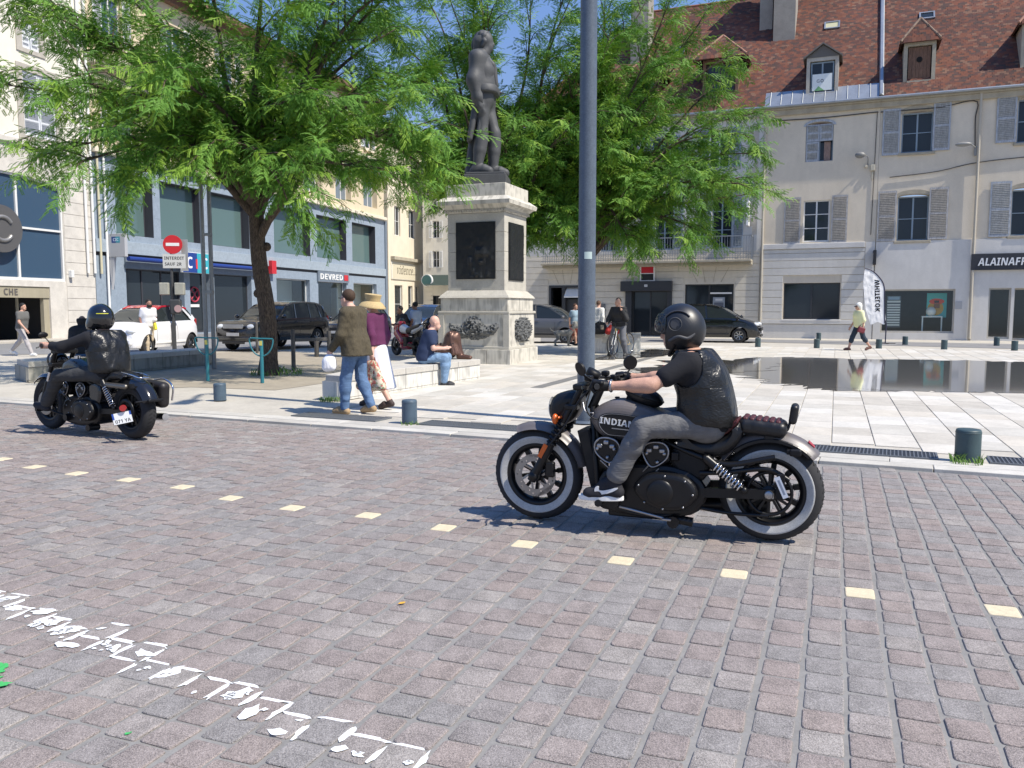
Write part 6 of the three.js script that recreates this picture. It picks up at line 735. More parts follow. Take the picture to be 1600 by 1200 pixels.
// ---------------------------------------------------------------- motorcycles: x runs rearwards from the front axle, z towards the left hand side of the bike
const BK = { matte: M([0.007, 0.007, 0.008], 0.5, { specularIntensity: 0.6 }), satin: M([0.009, 0.009, 0.01], 0.34, { specularIntensity: 0.7 }), gloss: MT.blackGloss, grey: M([0.13, 0.115, 0.11], 0.45, { clearcoat: 0.35, clearcoatRoughness: 0.35 }), alu: M([0.36, 0.36, 0.37], 0.32, { metalness: 0.9 }), leather: TM([0.009, 0.009, 0.01], 0.42, 'fold', 0.35, 0.004), redLeather: TM([0.09, 0.018, 0.02], 0.5, 'fine', 0.2, 0.001), white: TM([0.54, 0.54, 0.52], 0.7, 'fine', 0.4), chrome: MT.chrome, amber: M([0.65, 0.12, 0.015], 0.3), disc: M([0.32, 0.31, 0.30], 0.35, { metalness: 0.9 }) };
function mWheel(bike, x, R, w, o) {
  const r0 = R - (o.side ?? 0.115), tyre = []; const n = 10; const prof = [[r0, -w * 0.36]]; for (let i = 0; i <= n; i++) { const a = -PI / 2 + PI * i / n; prof.push([R - w * 0.46 + w * 0.46 * Math.cos(a), w / 2 * Math.sin(a)]); } prof.push([r0, w * 0.36]); prof.push([r0 - 0.005, 0]); prof.push([r0, -w * 0.36]);
  const t = mesh('wheel', latheZ(prof, 64), MT.rubber, bike); t.position.set(x, R, 0);
  const tr = []; for (let i = 0; i < 44; i++) for (const s of [-1, 1]) { const a = 2 * PI * (i + (s > 0 ? 0.5 : 0)) / 44, g = box(0.008, 0.004, w * 0.24); g.rotateY(s * 0.6); g.rotateX(s * 0.3).translate(0, R - 0.004, s * w * 0.15).rotateX(0); g.rotateZ(a); tr.push(g); } stuff(mesh('tread', tr, M([0.012, 0.012, 0.012], 0.9), t));
  if (o.white) for (const s of [-1, 1]) mesh('whitewall', latheZ([[R - 0.052, s * (w * 0.48)], [R - 0.056, s * (w * 0.508)], [R - 0.064, s * (w * 0.512)], [R - 0.085, s * (w * 0.462)], [R - 0.103, s * (w * 0.41)]], 64), BK.white, t);
  const rim = mesh('rim', [latheZ([[r0 + 0.006, -w * 0.38], [r0 - 0.012, -w * 0.4], [r0 - 0.03, -w * 0.22], [r0 - 0.03, w * 0.22], [r0 - 0.012, w * 0.4], [r0 + 0.006, w * 0.38]], 64), latheZ([[0, -w * 0.5], [0.045, -w * 0.5], [0.05, -w * 0.3], [0.05, w * 0.3], [0.045, w * 0.5], [0, w * 0.5]], 32)], o.rimMat ?? BK.satin, t);
  const ns = o.spokes ?? 10; for (let i = 0; i < ns; i++) { const a = 2 * PI * i / ns + 0.2, c = Math.cos(a), s = Math.sin(a), px0 = [0.04 * c, 0.04 * s, 0], px1 = [(r0 - 0.02) * c, (r0 - 0.02) * s, 0]; mesh('spoke', o.wire ? bar(px0, px1, 0.005) : [beam(px0, px1, w * 0.24, 0.022), beam([px1[0] * 0.75, px1[1] * 0.75, 0], px1, w * 0.26, 0.034)], o.rimMat ?? BK.satin, rim); }
  return t;
}
function arcFender(x, R0, R1, a0, a1, w, hy) { const p = [], n = 16; for (let i = 0; i <= n; i++) { const a = a0 + (a1 - a0) * i / n; p.push([x + R1 * Math.cos(a), hy + R1 * Math.sin(a)]); } for (let i = n; i >= 0; i--) { const a = a0 + (a1 - a0) * i / n; p.push([x + R0 * Math.cos(a), hy + R0 * Math.sin(a)]); } return p; }
function curvedFender(cx, cy, R, a0, a1, w, drop, th = 0.008) {                  // a rounded guard that follows the tyre
  const nu = 22, nv = 12, P = [], I = []; for (const k of [0, th]) for (let i = 0; i <= nu; i++) for (let j = 0; j <= nv; j++) { const a = lerp(a0, a1, i / nu), b = -1 + 2 * j / nv, r = R - k - drop * Math.pow(Math.abs(b), 3.2); P.push(cx + r * Math.cos(a), cy + r * Math.sin(a), b * (w / 2 - k * Math.abs(b))); }
  const row = nv + 1, off = (nu + 1) * row; for (let k = 0; k < 2; k++) for (let i = 0; i < nu; i++) for (let j = 0; j < nv; j++) { const a = k * off + i * row + j; I.push(a, a + 1, a + row, a + 1, a + row + 1, a + row); } for (let i = 0; i < nu; i++) for (const j of [0, nv]) { const a = i * row + j; I.push(a, a + row, a + off, a + row, a + row + off, a + off); } for (let j = 0; j < nv; j++) for (const i of [0, nu]) { const a = i * row + j; I.push(a, a + 1, a + off, a + 1, a + 1 + off, a + off); }
  const g = new THREE.BufferGeometry(); g.setAttribute('position', new THREE.BufferAttribute(new Float32Array(P), 3)); g.setIndex(I); g.computeVertexNormals(); return g;
}
const hexP = (cx, cy, rx, ry, rot = 0, n = 6) => Array.from({ length: n }, (_, i) => { const a = rot + 2 * PI * i / n; return [cx + rx * Math.cos(a), cy + ry * Math.sin(a)]; });
// spring-and-damper
function shock(bike, a, b, z) { const s = mesh('shock_absorber', [bar([a[0], a[1], z], [b[0], b[1], z], 0.014), new THREE.SphereGeometry(0.024, 12, 8).translate(a[0], a[1], z), new THREE.SphereGeometry(0.024, 12, 8).translate(b[0], b[1], z), bar([a[0], a[1], z], [lerp(a[0], b[0], 0.3), lerp(a[1], b[1], 0.3), z], 0.032)], BK.satin, bike); const P = [], d = V(b[0] - a[0], b[1] - a[1], 0).normalize(), sx = V(-d.y, d.x, 0); for (let i = 0; i <= 80; i++) { const t = 0.25 + 0.68 * i / 80, an = i * 0.7; P.push([lerp(a[0], b[0], t) + sx.x * 0.032 * Math.cos(an), lerp(a[1], b[1], t) + sx.y * 0.032 * Math.cos(an), z + 0.032 * Math.sin(an)]); } mesh('spring', tube(P, 0.0065, 200, 5), BK.chrome, s); }
function vtwin(bike, o) {
  const heads = [[0.53, 0.545, -0.35], [0.86, 0.535, 0.3]];
  mesh('crankcase', [extC(smoothPts([[0.44, 0.2], [0.5, 0.14], [0.95, 0.12], [1.14, 0.18], [1.18, 0.34], [1.06, 0.44], [0.75, 0.47], [0.5, 0.4]], 3), 0.3, [], 0.03, 2)], BK.satin, bike);
  for (const [x, y, tilt] of heads) {
    const b = V(0.7, 0.36, 0), tp = V(x, y + 0.06, 0), cyl = mesh('cylinder', [bar(b, tp, 0.075, 0.08, 20)], BK.satin, bike); for (let i = 1; i < 7; i++) { const p = b.clone().lerp(tp, 0.25 + i * 0.1), q = b.clone().lerp(tp, 0.265 + i * 0.1); mesh('cooling_fin', bar(p, q, 0.1, 0.1, 20), BK.matte, cyl); }
    const hd = mesh('cylinder_head', extC(hexP(0, 0, 0.1, 0.095, 0.3), 0.28, [], 0.02, 2), BK.satin, bike); hd.position.set(x, y, 0); hd.rotation.z = tilt;
    const hex = [[-0.085, 0.045], [-0.05, 0.085], [0.055, 0.08], [0.095, 0.03], [0.03, -0.085], [-0.075, -0.02]].map(([a, c]) => [a * (tilt > 0 ? -1 : 1), c]); if (tilt > 0) hex.reverse();
    const cv = mesh('head_cover', tube([...hex.map(([a, c]) => [a * 0.93, c * 0.93, 0.166])], 0.0065, 60, 6, true), BK.alu, bike); cv.position.set(x, y, 0); cv.rotation.z = 0; mesh('cover_plate', extC(hex, 0.026, [], 0.004).translate(0, 0, 0.152), BK.satin, cv); for (const [p, q] of [[-0.045, 0.03], [0.04, 0.03], [0.0, 0.055]]) mesh('cover_boss', box(0.04, 0.03, 0.03, p, q, 0.168, 0.01), BK.alu, cv); for (const [p, q] of [[-0.06, 0.01], [0.055, 0.012], [0.01, -0.045]]) mesh('bolt', new THREE.SphereGeometry(0.014, 10, 8).translate(p, q, 0.172), BK.alu, cv);
    mesh('pushrod_tube', [bar([x - 0.045, y - 0.07, 0.15], [lerp(x, 0.7, 0.55) - 0.03, 0.38, 0.14], 0.006), bar([x + 0.02, y - 0.09, 0.15], [lerp(x, 0.7, 0.55) + 0.025, 0.36, 0.14], 0.006)], BK.alu, bike);
  }
  mesh('primary_cover', extC(smoothPts([[0.72, 0.32], [0.8, 0.22], [0.92, 0.18], [1.06, 0.2], [1.14, 0.3], [1.08, 0.4], [0.94, 0.43], [0.8, 0.41]], 4), 0.1, [], 0.035, 4).translate(0, 0, 0.175), BK.satin, bike); mesh('cover_disc', latheZ([[0, 0.03], [0.06, 0.028], [0.085, 0.015], [0.09, 0]], 28).translate(0.9, 0.3, 0.215), BK.satin, bike);
  for (const [a, c] of [[0.76, 0.34], [0.8, 0.23], [0.92, 0.195], [1.05, 0.215], [1.11, 0.3], [1.06, 0.385], [0.93, 0.41], [0.58, 0.25], [0.63, 0.4], [0.55, 0.34]]) mesh('bolt', new THREE.SphereGeometry(0.008, 8, 6).translate(a, c, a > 0.7 ? 0.222 : 0.152), BK.alu, bike);
  mesh('oil_filter', [bar([0.58, 0.2, 0.1], [0.58, 0.2, 0.2], 0.045, 0.04, 18), bar([0.98, 0.1, 0.04], [0.98, 0.1, 0.18], 0.04)], BK.satin, bike);
}
const FB1 = new Frame(G(842, 812), -20.7 * PI / 180);
let bike1;
{
  const R = 0.325, RX = 1.57, b = thing('cruiser_motorcycle', 'dark grey and black cruiser motorcycle with whitewall tyres ridden past the lamp post', 'motorcycle', [FB1.o.x, 0.013, FB1.o.z], FB1.ang); bike1 = b;
  const fw = mWheel(b, 0, R, 0.13, { white: true, spokes: 10 }), rw = mWheel(b, RX, R, 0.15, { white: true, spokes: 10 });
  const dh = []; for (let i = 0; i < 26; i++) { const a = 2 * PI * i / 26, q = 0.118 + 0.014 * (i % 3); dh.push(hexP(q * Math.cos(a), q * Math.sin(a), 0.006, 0.006)); } const ds = ext(Array.from({ length: 48 }, (_, i) => [0.15 * Math.cos(i * PI / 24), 0.15 * Math.sin(i * PI / 24)]), 0.006, [Array.from({ length: 36 }, (_, i) => [0.1 * Math.cos(-i * PI / 18), 0.1 * Math.sin(-i * PI / 18)]), ...dh]); mesh('brake_disc', [ds.translate(0, 0, 0.078), ...Array.from({ length: 6 }, (_, i) => beam([0.05 * Math.cos(i * 1.047), 0.05 * Math.sin(i * 1.047), 0.078], [0.105 * Math.cos(i * 1.047 + 0.35), 0.105 * Math.sin(i * 1.047 + 0.35), 0.08], 0.006, 0.014))], BK.disc, fw); mesh('brake_caliper', box(0.07, 0.11, 0.05, 0.11, 0.05, 0.085, 0.015), BK.satin, fw);
  mesh('hub_cap', latheZ([[0, 0.1], [0.03, 0.1], [0.045, 0.085], [0.05, 0.06]], 24), BK.satin, fw);
  // drive pulley, guard, axle nut
  mesh('drive_pulley', [latheZ([[0.125, 0.085], [0.145, 0.085], [0.145, 0.115], [0.125, 0.115], [0.125, 0.085]], 48), ...Array.from({ length: 12 }, (_, i) => beam([0.04 * Math.cos(i * 0.5236), 0.04 * Math.sin(i * 0.5236), 0.1], [0.13 * Math.cos(i * 0.5236), 0.13 * Math.sin(i * 0.5236), 0.1], 0.018, 0.016)), latheZ([[0, 0.09], [0.05, 0.09], [0.05, 0.12], [0, 0.12]], 24)], BK.satin, rw); mesh('axle_nut', [latheZ([[0, 0.165], [0.022, 0.165], [0.028, 0.155], [0.028, 0.12]], 20), box(0.05, 0.034, 0.01, 0.005, -0.008, 0.14)], BK.alu, rw);
  const fk = [0.0, 0.325], ft = [0.345, 0.965];
  for (const s of [1, -1]) { const z = s * 0.112, P = (t) => [lerp(fk[0], ft[0], t), lerp(fk[1], ft[1], t), z], f = mesh('fork_leg', [bar(P(-0.05), P(0.36), 0.031, 0.029, 16), bar(P(0.36), P(1), 0.021, 0.021, 14), new THREE.SphereGeometry(0.04, 14, 10).translate(fk[0], fk[1], z)], BK.satin, b); const ga = []; for (let i = 0; i < 9; i++) ga.push(bar(P(0.37 + i * 0.027), P(0.39 + i * 0.027), i % 2 ? 0.03 : 0.039, i % 2 ? 0.039 : 0.03, 16)); mesh('fork_gaiter', ga, BK.matte, f); if (s > 0) mesh('fork_reflector', beam([P(0.22)[0] - 0.026, P(0.22)[1], z + 0.027], [P(0.36)[0] - 0.026, P(0.36)[1], z + 0.027], 0.012, 0.032), BK.amber, f); }
  mesh('front_fender', curvedFender(0.0, R, 0.372, 2.0, 0.22, 0.17, 0.05), BK.grey, b);
  mesh('headlight_shell', [extC(smoothPts([[0.11, 0.72], [0.095, 0.8], [0.125, 0.88], [0.2, 0.918], [0.3, 0.92], [0.325, 0.85], [0.28, 0.74], [0.2, 0.685], [0.14, 0.685]], 3), 0.23, [], 0.07, 5)], BK.satin, b); mesh('headlight_lens', new THREE.SphereGeometry(0.085, 20, 12, 0, PI * 2, 0, 1.2).rotateZ(PI / 2 + 0.15).scale(0.4, 1, 1).translate(0.112, 0.8, 0), M([0.5, 0.52, 0.55], 0.1), b);
  for (const s of [1, -1]) { mesh('turn_signal', [new THREE.SphereGeometry(0.028, 12, 8).scale(0.8, 1.3, 1).translate(0.17, 0.74, s * 0.165), bar([0.2, 0.75, s * 0.11], [0.17, 0.74, s * 0.15], 0.01)], BK.amber, b); }
  mesh('triple_clamp', [box(0.1, 0.04, 0.3, 0.335, 0.96, 0, 0.012), box(0.09, 0.04, 0.28, 0.27, 0.82, 0, 0.012), bar([0.38, 0.8, 0], [0.46, 0.98, 0], 0.03)], BK.satin, b);
  const hb = mesh('handlebar', tube([[0.53, 0.995, 0.43], [0.5, 0.995, 0.3], [0.4, 1.005, 0.17], [0.36, 1.0, 0.05], [0.36, 1.0, -0.05], [0.4, 1.005, -0.17], [0.5, 0.995, -0.3], [0.53, 0.995, -0.43]], 0.0125, 50, 10), BK.satin, b); for (const s of [1, -1]) { mesh('grip', bar([0.487, 0.995, s * 0.28], [0.533, 0.995, s * 0.44], 0.018, 0.018, 14), MT.rubber, hb); mesh('lever', tube([[0.43, 0.985, s * 0.22], [0.4, 0.98, s * 0.3], [0.44, 0.97, s * 0.42]], 0.007, 16, 6), BK.satin, hb); mesh('switch_block', box(0.05, 0.05, 0.06, 0.47, 0.995, s * 0.255, 0.012), BK.matte, hb); mesh('master_cylinder', box(0.05, 0.035, 0.07, 0.42, 1.03, s * 0.22, 0.01), BK.matte, hb); }
  const mir = mesh('mirror', [tube([[0.47, 1.01, -0.25], [0.54, 1.02, -0.33], [0.57, 1.06, -0.36]], 0.007, 16, 6), new THREE.CylinderGeometry(0.052, 0.049, 0.018, 28).rotateZ(PI / 2).rotateY(-0.95).translate(0.565, 1.1, -0.37)], BK.matte, b); void mir; mesh('mirror', [tube([[0.47, 1.01, 0.25], [0.415, 1.05, 0.3], [0.405, 1.075, 0.34]], 0.007, 12, 6), new THREE.CylinderGeometry(0.047, 0.044, 0.016, 24).rotateZ(PI / 2 + 0.35).rotateY(0.9).translate(0.4, 1.1, 0.35)], BK.matte, b);
  mesh('speedometer', [latheZ([[0, 0], [0.05, 0], [0.05, 0.05], [0, 0.05]], 24).rotateX(-PI / 2).rotateZ(-0.5).translate(0.38, 1.02, 0)], BK.matte, b);
  mesh('cable', [tube([[0.44, 0.98, 0.2], [0.34, 0.86, 0.2], [0.24, 0.7, 0.17], [0.12, 0.55, 0.15]], 0.006, 30, 6), tube([[0.43, 0.98, 0.18], [0.4, 0.82, 0.2], [0.43, 0.76, 0.16], [0.5, 0.74, 0.12]], 0.005, 24, 6)], MT.rubber, b);
  mesh('brake_line', tube([[0.36, 0.86, 0.15], [0.39, 0.8, 0.18], [0.44, 0.79, 0.17], [0.4, 0.74, 0.16]], 0.004, 24, 6), BK.alu, b);
  // tank
  const tankO = smoothPts([[0.395, 0.73], [0.41, 0.79], [0.47, 0.845], [0.57, 0.878], [0.7, 0.868], [0.85, 0.82], [0.97, 0.765], [0.98, 0.72], [0.9, 0.64], [0.78, 0.6], [0.58, 0.6], [0.47, 0.63]], 4), tank = mesh('fuel_tank', extC(tankO, 0.28, [], 0.085, 7), BK.grey, b);
  const pO = smoothPts([[0.465, 0.71], [0.475, 0.77], [0.52, 0.792], [0.66, 0.79], [0.8, 0.765], [0.9, 0.73], [0.84, 0.67], [0.74, 0.645], [0.58, 0.642], [0.52, 0.65]], 3); mesh('tank_panel', extC(pO, 0.012, [], 0.004).translate(0, 0, 0.142), BK.satin, tank); mesh('tank_pinstripe', ext(pO.map(([x, y]) => [0.67 + (x - 0.67) * 0.96, 0.717 + (y - 0.717) * 0.95]), 0.002, [pO.map(([x, y]) => [0.67 + (x - 0.67) * 0.935, 0.717 + (y - 0.717) * 0.92])]).translate(0, 0, 0.148), BK.alu, tank);
  { const g = text3('INDIAN', 0.042, 0.004, 1.12); g.rotateZ(-0.1); mesh('lettering', g.translate(0.595, 0.735, 0.148), MT.white, tank); mesh('lettering_underline', beam([0.56, 0.694, 0.149], [0.7, 0.686, 0.149], 0.003, 0.006), BK.alu, tank); }
  mesh('fuel_cap', [bar([0.66, 0.86, 0], [0.665, 0.89, 0], 0.045, 0.04, 20), box(0.03, 0.012, 0.03, 0.56, 0.885, 0.0, 0.004)], BK.satin, b);
  // frame, radiator, engine
  mesh('radiator', [extC([[0.315, 0.66], [0.4, 0.68], [0.5, 0.25], [0.425, 0.235]], 0.27, [], 0.012)], BK.matte, b); mesh('frame_tube', [tube([[0.4, 0.82, 0.05], [0.44, 0.5, 0.12], [0.52, 0.2, 0.13], [0.9, 0.13, 0.13], [1.12, 0.22, 0.12]], 0.02, 40, 8), tube([[0.4, 0.82, -0.05], [0.44, 0.5, -0.12], [0.52, 0.2, -0.13], [0.9, 0.13, -0.13], [1.12, 0.22, -0.12]], 0.02, 40, 8), tube([[0.9, 0.62, 0.1], [1.1, 0.55, 0.13], [1.3, 0.5, 0.14], [1.6, 0.56, 0.13]], 0.018, 30, 8), tube([[0.9, 0.62, -0.1], [1.1, 0.55, -0.13], [1.3, 0.5, -0.14], [1.6, 0.56, -0.13]], 0.018, 30, 8)], BK.satin, b);
  vtwin(b, {}); mesh('side_cover', extC(smoothPts([[0.98, 0.6], [1.1, 0.58], [1.2, 0.5], [1.16, 0.38], [1.02, 0.4], [0.94, 0.5]], 3), 0.26, [], 0.03, 2), BK.matte, b); mesh('intake', [bar([0.68, 0.55, 0.05], [0.7, 0.55, 0.14], 0.04), box(0.05, 0.06, 0.05, 0.98, 0.53, 0.13, 0.01)], BK.matte, b);
  for (const s of [1, -1]) mesh('swingarm', [beam([1.06, 0.3, s * 0.13], [RX + 0.03, 0.325, s * 0.125], 0.03, 0.06)], BK.satin, b); mesh('belt_guard', [tube([[1.14, 0.43, 0.13], [1.3, 0.445, 0.13], [RX, 0.48, 0.13], [RX + 0.12, 0.42, 0.13]], 0.016, 30, 8), tube([[1.12, 0.2, 0.11], [1.3, 0.18, 0.11], [RX, 0.18, 0.11]], 0.012, 20, 6)], BK.satin, b);
  for (const s of [1, -1]) shock(b, [1.18, 0.535], [1.42, 0.345], s * 0.165);
  mesh('exhaust', [tube([[0.52, 0.52, -0.14], [0.6, 0.3, -0.2], [0.8, 0.22, -0.22], [1.1, 0.24, -0.2]], 0.024, 40, 10), bar([1.05, 0.235, -0.2], [1.62, 0.27, -0.2], 0.045, 0.05, 18), bar([1.05, 0.15, -0.2], [1.55, 0.17, -0.2], 0.042, 0.046, 18)], BK.satin, b);
  // seats, rear fender
  mesh('rear_fender', curvedFender(RX, R, 0.39, 2.55, 0.72, 0.2, 0.05), BK.grey, b); mesh('fender_strut', [extC(arcFender(RX, 0.318, 0.348, 2.3, 0.8, 0, R), 0.206, [], 0.006).scale(1, 1, 1)], BK.satin, b); mesh('rear_signal', [box(0.07, 0.045, 0.04, 1.72, 0.6, 0.15, 0.012), box(0.07, 0.045, 0.04, 1.72, 0.6, -0.15, 0.012), box(0.03, 0.03, 0.3, 1.68, 0.6, 0, 0.008)], BK.matte, b); mesh('fender_tip_reflector', box(0.05, 0.008, 0.07, 0, 0, 0, 0.002).rotateZ(-0.75).translate(1.81, 0.637, 0), M([0.4, 0.03, 0.05], 0.3), b);
  mesh('solo_seat', extC(smoothPts([[0.98, 0.66], [1.08, 0.645], [1.2, 0.645], [1.3, 0.685], [1.375, 0.77], [1.4, 0.7], [1.33, 0.58], [1.2, 0.53], [1.06, 0.57]], 4), 0.3, [], 0.06, 5), BK.leather, b);
  const pil = mesh('pillion_pad', [new RoundedBoxGeometry(0.3, 0.105, 0.24, 4, 0.045).rotateZ(-0.08).translate(1.515, 0.735, 0)], BK.leather, b); const ribs = []; for (let i = 0; i < 6; i++) ribs.push(new RoundedBoxGeometry(0.036, 0.03, 0.2, 3, 0.014).rotateZ(-0.08).translate(1.41 + i * 0.04, 0.789 - i * 0.0034, 0)); mesh('pillion_ribs', ribs, BK.redLeather, pil); mesh('seat_back_trim', extC(smoothPts([[1.25, 0.675], [1.3, 0.69], [1.37, 0.765], [1.365, 0.785], [1.28, 0.72]], 3), 0.25, [], 0.012, 2), BK.redLeather, b);
  mesh('backrest', [new RoundedBoxGeometry(0.05, 0.125, 0.16, 4, 0.024).rotateZ(-0.12).translate(1.7, 0.825, 0), tube([[1.62, 0.72, 0.04], [1.66, 0.72, 0.04], [1.68, 0.78, 0.03]], 0.009, 12, 6), tube([[1.62, 0.72, -0.04], [1.66, 0.72, -0.04], [1.68, 0.78, -0.03]], 0.009, 12, 6)], BK.leather, b); mesh('pad_mount', box(0.06, 0.06, 0.1, 1.56, 0.685, 0.05, 0.01), BK.satin, b);
  const pouch = mesh('tank_pouch', new THREE.SphereGeometry(1, 28, 18).scale(0.135, 0.062, 0.1).rotateZ(-0.32).translate(0.745, 0.9, 0), BK.leather, b); mesh('pouch_seam', new THREE.TorusGeometry(1, 0.03, 6, 40).rotateX(PI / 2).scale(0.137, 0.2, 0.102).rotateZ(-0.32).translate(0.745, 0.905, 0), BK.matte, pouch);
  for (const s of [1, -1]) mesh('foot_peg', [bar([0.5, 0.21, s * 0.13], [0.51, 0.215, s * 0.3], 0.024, 0.024, 12), beam([0.5, 0.2, s * 0.16], [0.66, 0.24, s * 0.16], 0.02, 0.04)], BK.satin, b);
  mesh('side_stand', [bar([0.62, 0.17, 0.15], [0.92, 0.12, 0.16], 0.011, 0.011, 10), box(0.06, 0.015, 0.05, 0.94, 0.118, 0.17, 0.004)], BK.alu, b); mesh('skid_plate', [box(0.5, 0.05, 0.22, 0.78, 0.115, 0, 0.015), bar([1.0, 0.11, 0.12], [1.1, 0.1, 0.12], 0.03)], BK.satin, b);
  { const g = panel('side_plate', 0.035, 0.14, (x, w, h) => { x.fillStyle = '#d9dde2'; x.fillRect(0, 0, w, h); x.fillStyle = '#8a93a2'; x.fillRect(w * 0.3, h * 0.15, w * 0.4, h * 0.7); }, 32, b, 1.645, 0.385, 0.19); g.rotation.z = 0.42; } mesh('plate_bracket', [box(0.05, 0.16, 0.02, 1.64, 0.385, 0.176, 0.005).rotateZ(0)], BK.matte, b);
}
// ---------------------------------------------------------------- second motorcycle
const FB2 = new Frame(G(83, 671), -29.8 * PI / 180);
{
  const R = 0.325, RX = 1.60, b = thing('cruiser_motorcycle', 'black cruiser motorcycle with white number plate on its side and tall bars', 'motorcycle', [FB2.o.x, 0.013, FB2.o.z], FB2.ang);
  const fw = mWheel(b, 0, R, 0.12, { spokes: 13, rimMat: BK.satin }), rw = mWheel(b, RX, R, 0.17, { spokes: 13, side: 0.12 }); mesh('brake_disc', latheZ([[0.09, 0.075], [0.145, 0.075], [0.145, 0.082], [0.09, 0.082], [0.09, 0.075]], 40), BK.disc, fw); mesh('hub_cap', latheZ([[0, 0.11], [0.05, 0.1], [0.06, 0.06]], 24), BK.alu, fw); mesh('drive_pulley', [latheZ([[0.1, 0.09], [0.14, 0.09], [0.14, 0.12], [0.1, 0.12], [0.1, 0.09]], 40), latheZ([[0, 0.09], [0.05, 0.09], [0.05, 0.13], [0, 0.13]], 24)], BK.satin, rw);
  const fk = [0, 0.325], ft = [0.33, 0.99]; for (const s of [1, -1]) { const z = s * 0.115, P = (t) => [lerp(fk[0], ft[0], t), lerp(fk[1], ft[1], t), z], f = mesh('fork_leg', [bar(P(-0.04), P(0.42), 0.034, 0.031, 16), bar(P(0.6), P(1), 0.03, 0.03, 14)], BK.satin, b); mesh('fork_tube', bar(P(0.42), P(0.6), 0.021, 0.021, 14), BK.chrome, f); mesh('axle_cap', new THREE.SphereGeometry(0.04, 14, 10).translate(fk[0], fk[1], z), BK.alu, f); }
  mesh('front_fender', curvedFender(0, R, 0.375, 2.35, 0.35, 0.16, 0.05), BK.gloss, b); mesh('headlight', [new THREE.SphereGeometry(0.1, 20, 14).translate(0.2, 0.86, 0), latheZ([[0.09, 0], [0.105, 0.01], [0.105, 0.03], [0.09, 0.04]], 28).rotateY(PI / 2).translate(0.1, 0.86, 0)], BK.gloss, b); mesh('triple_clamp', [box(0.09, 0.05, 0.3, 0.32, 0.97, 0, 0.012), box(0.09, 0.05, 0.3, 0.25, 0.81, 0, 0.012)], BK.satin, b);
  const hb = mesh('handlebar', tube([[0.56, 1.06, 0.42], [0.47, 1.08, 0.3], [0.4, 1.08, 0.17], [0.36, 1.0, 0.07], [0.36, 1.0, -0.07], [0.4, 1.08, -0.17], [0.47, 1.08, -0.3], [0.56, 1.06, -0.42]], 0.013, 50, 10), BK.satin, b); for (const s of [1, -1]) { mesh('grip', bar([0.48, 1.078, s * 0.3], [0.565, 1.06, s * 0.43], 0.019, 0.019, 12), MT.rubber, hb); mesh('lever', tube([[0.42, 1.06, s * 0.24], [0.4, 1.05, s * 0.32], [0.47, 1.03, s * 0.43]], 0.007, 14, 6), BK.alu, hb); } for (const s of [1, -1]) mesh('mirror', [bar([0.45, 1.09, s * 0.26], [0.48, 1.16, s * 0.34], 0.006), new THREE.SphereGeometry(0.05, 14, 10).scale(0.35, 0.7, 1.2).translate(0.48, 1.18, s * 0.35)], BK.matte, b);
  mesh('fuel_tank', extC(smoothPts([[0.4, 0.75], [0.43, 0.83], [0.52, 0.895], [0.66, 0.905], [0.8, 0.86], [0.93, 0.76], [0.96, 0.68], [0.84, 0.655], [0.56, 0.655], [0.44, 0.69]], 4), 0.29, [], 0.09, 6), M([0.03, 0.028, 0.018], 0.25, { clearcoat: 0.8, clearcoatRoughness: 0.12 }), b); mesh('fuel_cap', bar([0.66, 0.89, 0.06], [0.66, 0.925, 0.06], 0.035), BK.chrome, b);
  mesh('frame_tube', [tube([[0.4, 0.82, 0.05], [0.42, 0.5, 0.1], [0.5, 0.18, 0.11], [0.95, 0.15, 0.12], [1.15, 0.3, 0.12]], 0.02, 40, 8), tube([[0.4, 0.82, -0.05], [0.42, 0.5, -0.1], [0.5, 0.18, -0.11], [0.95, 0.15, -0.12], [1.15, 0.3, -0.12]], 0.02, 40, 8)], BK.satin, b); vtwin(b, {});
  mesh('oil_tank', extC(smoothPts([[0.98, 0.62], [1.16, 0.62], [1.2, 0.5], [1.14, 0.38], [1.0, 0.4]], 3), 0.3, [], 0.04, 3), BK.gloss, b); mesh('air_cleaner', latheZ([[0, 0.28], [0.085, 0.27], [0.095, 0.23], [0.09, 0.16]], 28).scale(1, 1, -1).translate(0.7, 0.58, 0), BK.gloss, b);
  mesh('seat', extC(smoothPts([[0.92, 0.7], [1.0, 0.66], [1.15, 0.65], [1.28, 0.69], [1.36, 0.76], [1.56, 0.75], [1.62, 0.72], [1.5, 0.68], [1.35, 0.66], [1.25, 0.59], [1.08, 0.57], [0.95, 0.6]], 3), 0.28, [], 0.05, 4), BK.leather, b);
  mesh('rear_fender', curvedFender(RX, R, 0.39, 2.5, 0.35, 0.21, 0.07), BK.gloss, b); for (const s of [1, -1]) { mesh('fender_strut', beam([1.22, 0.62, s * 0.125], [1.78, 0.62, s * 0.125], 0.02, 0.05), BK.satin, b); mesh('fender_rail', [bar([1.25, 0.62, s * 0.145], [1.66, 0.61, s * 0.145], 0.03, 0.03, 14), new THREE.SphereGeometry(0.03, 12, 8).translate(1.66, 0.61, s * 0.145)], TM([0.26, 0.24, 0.21], 0.4, 'fine', 0.3, 0, { metalness: 0.8 }), b); shock(b, [1.27, 0.66], [1.46, 0.36], s * 0.16); mesh('swingarm', beam([1.1, 0.3, s * 0.13], [RX + 0.03, 0.325, s * 0.125], 0.03, 0.06), BK.satin, b); }
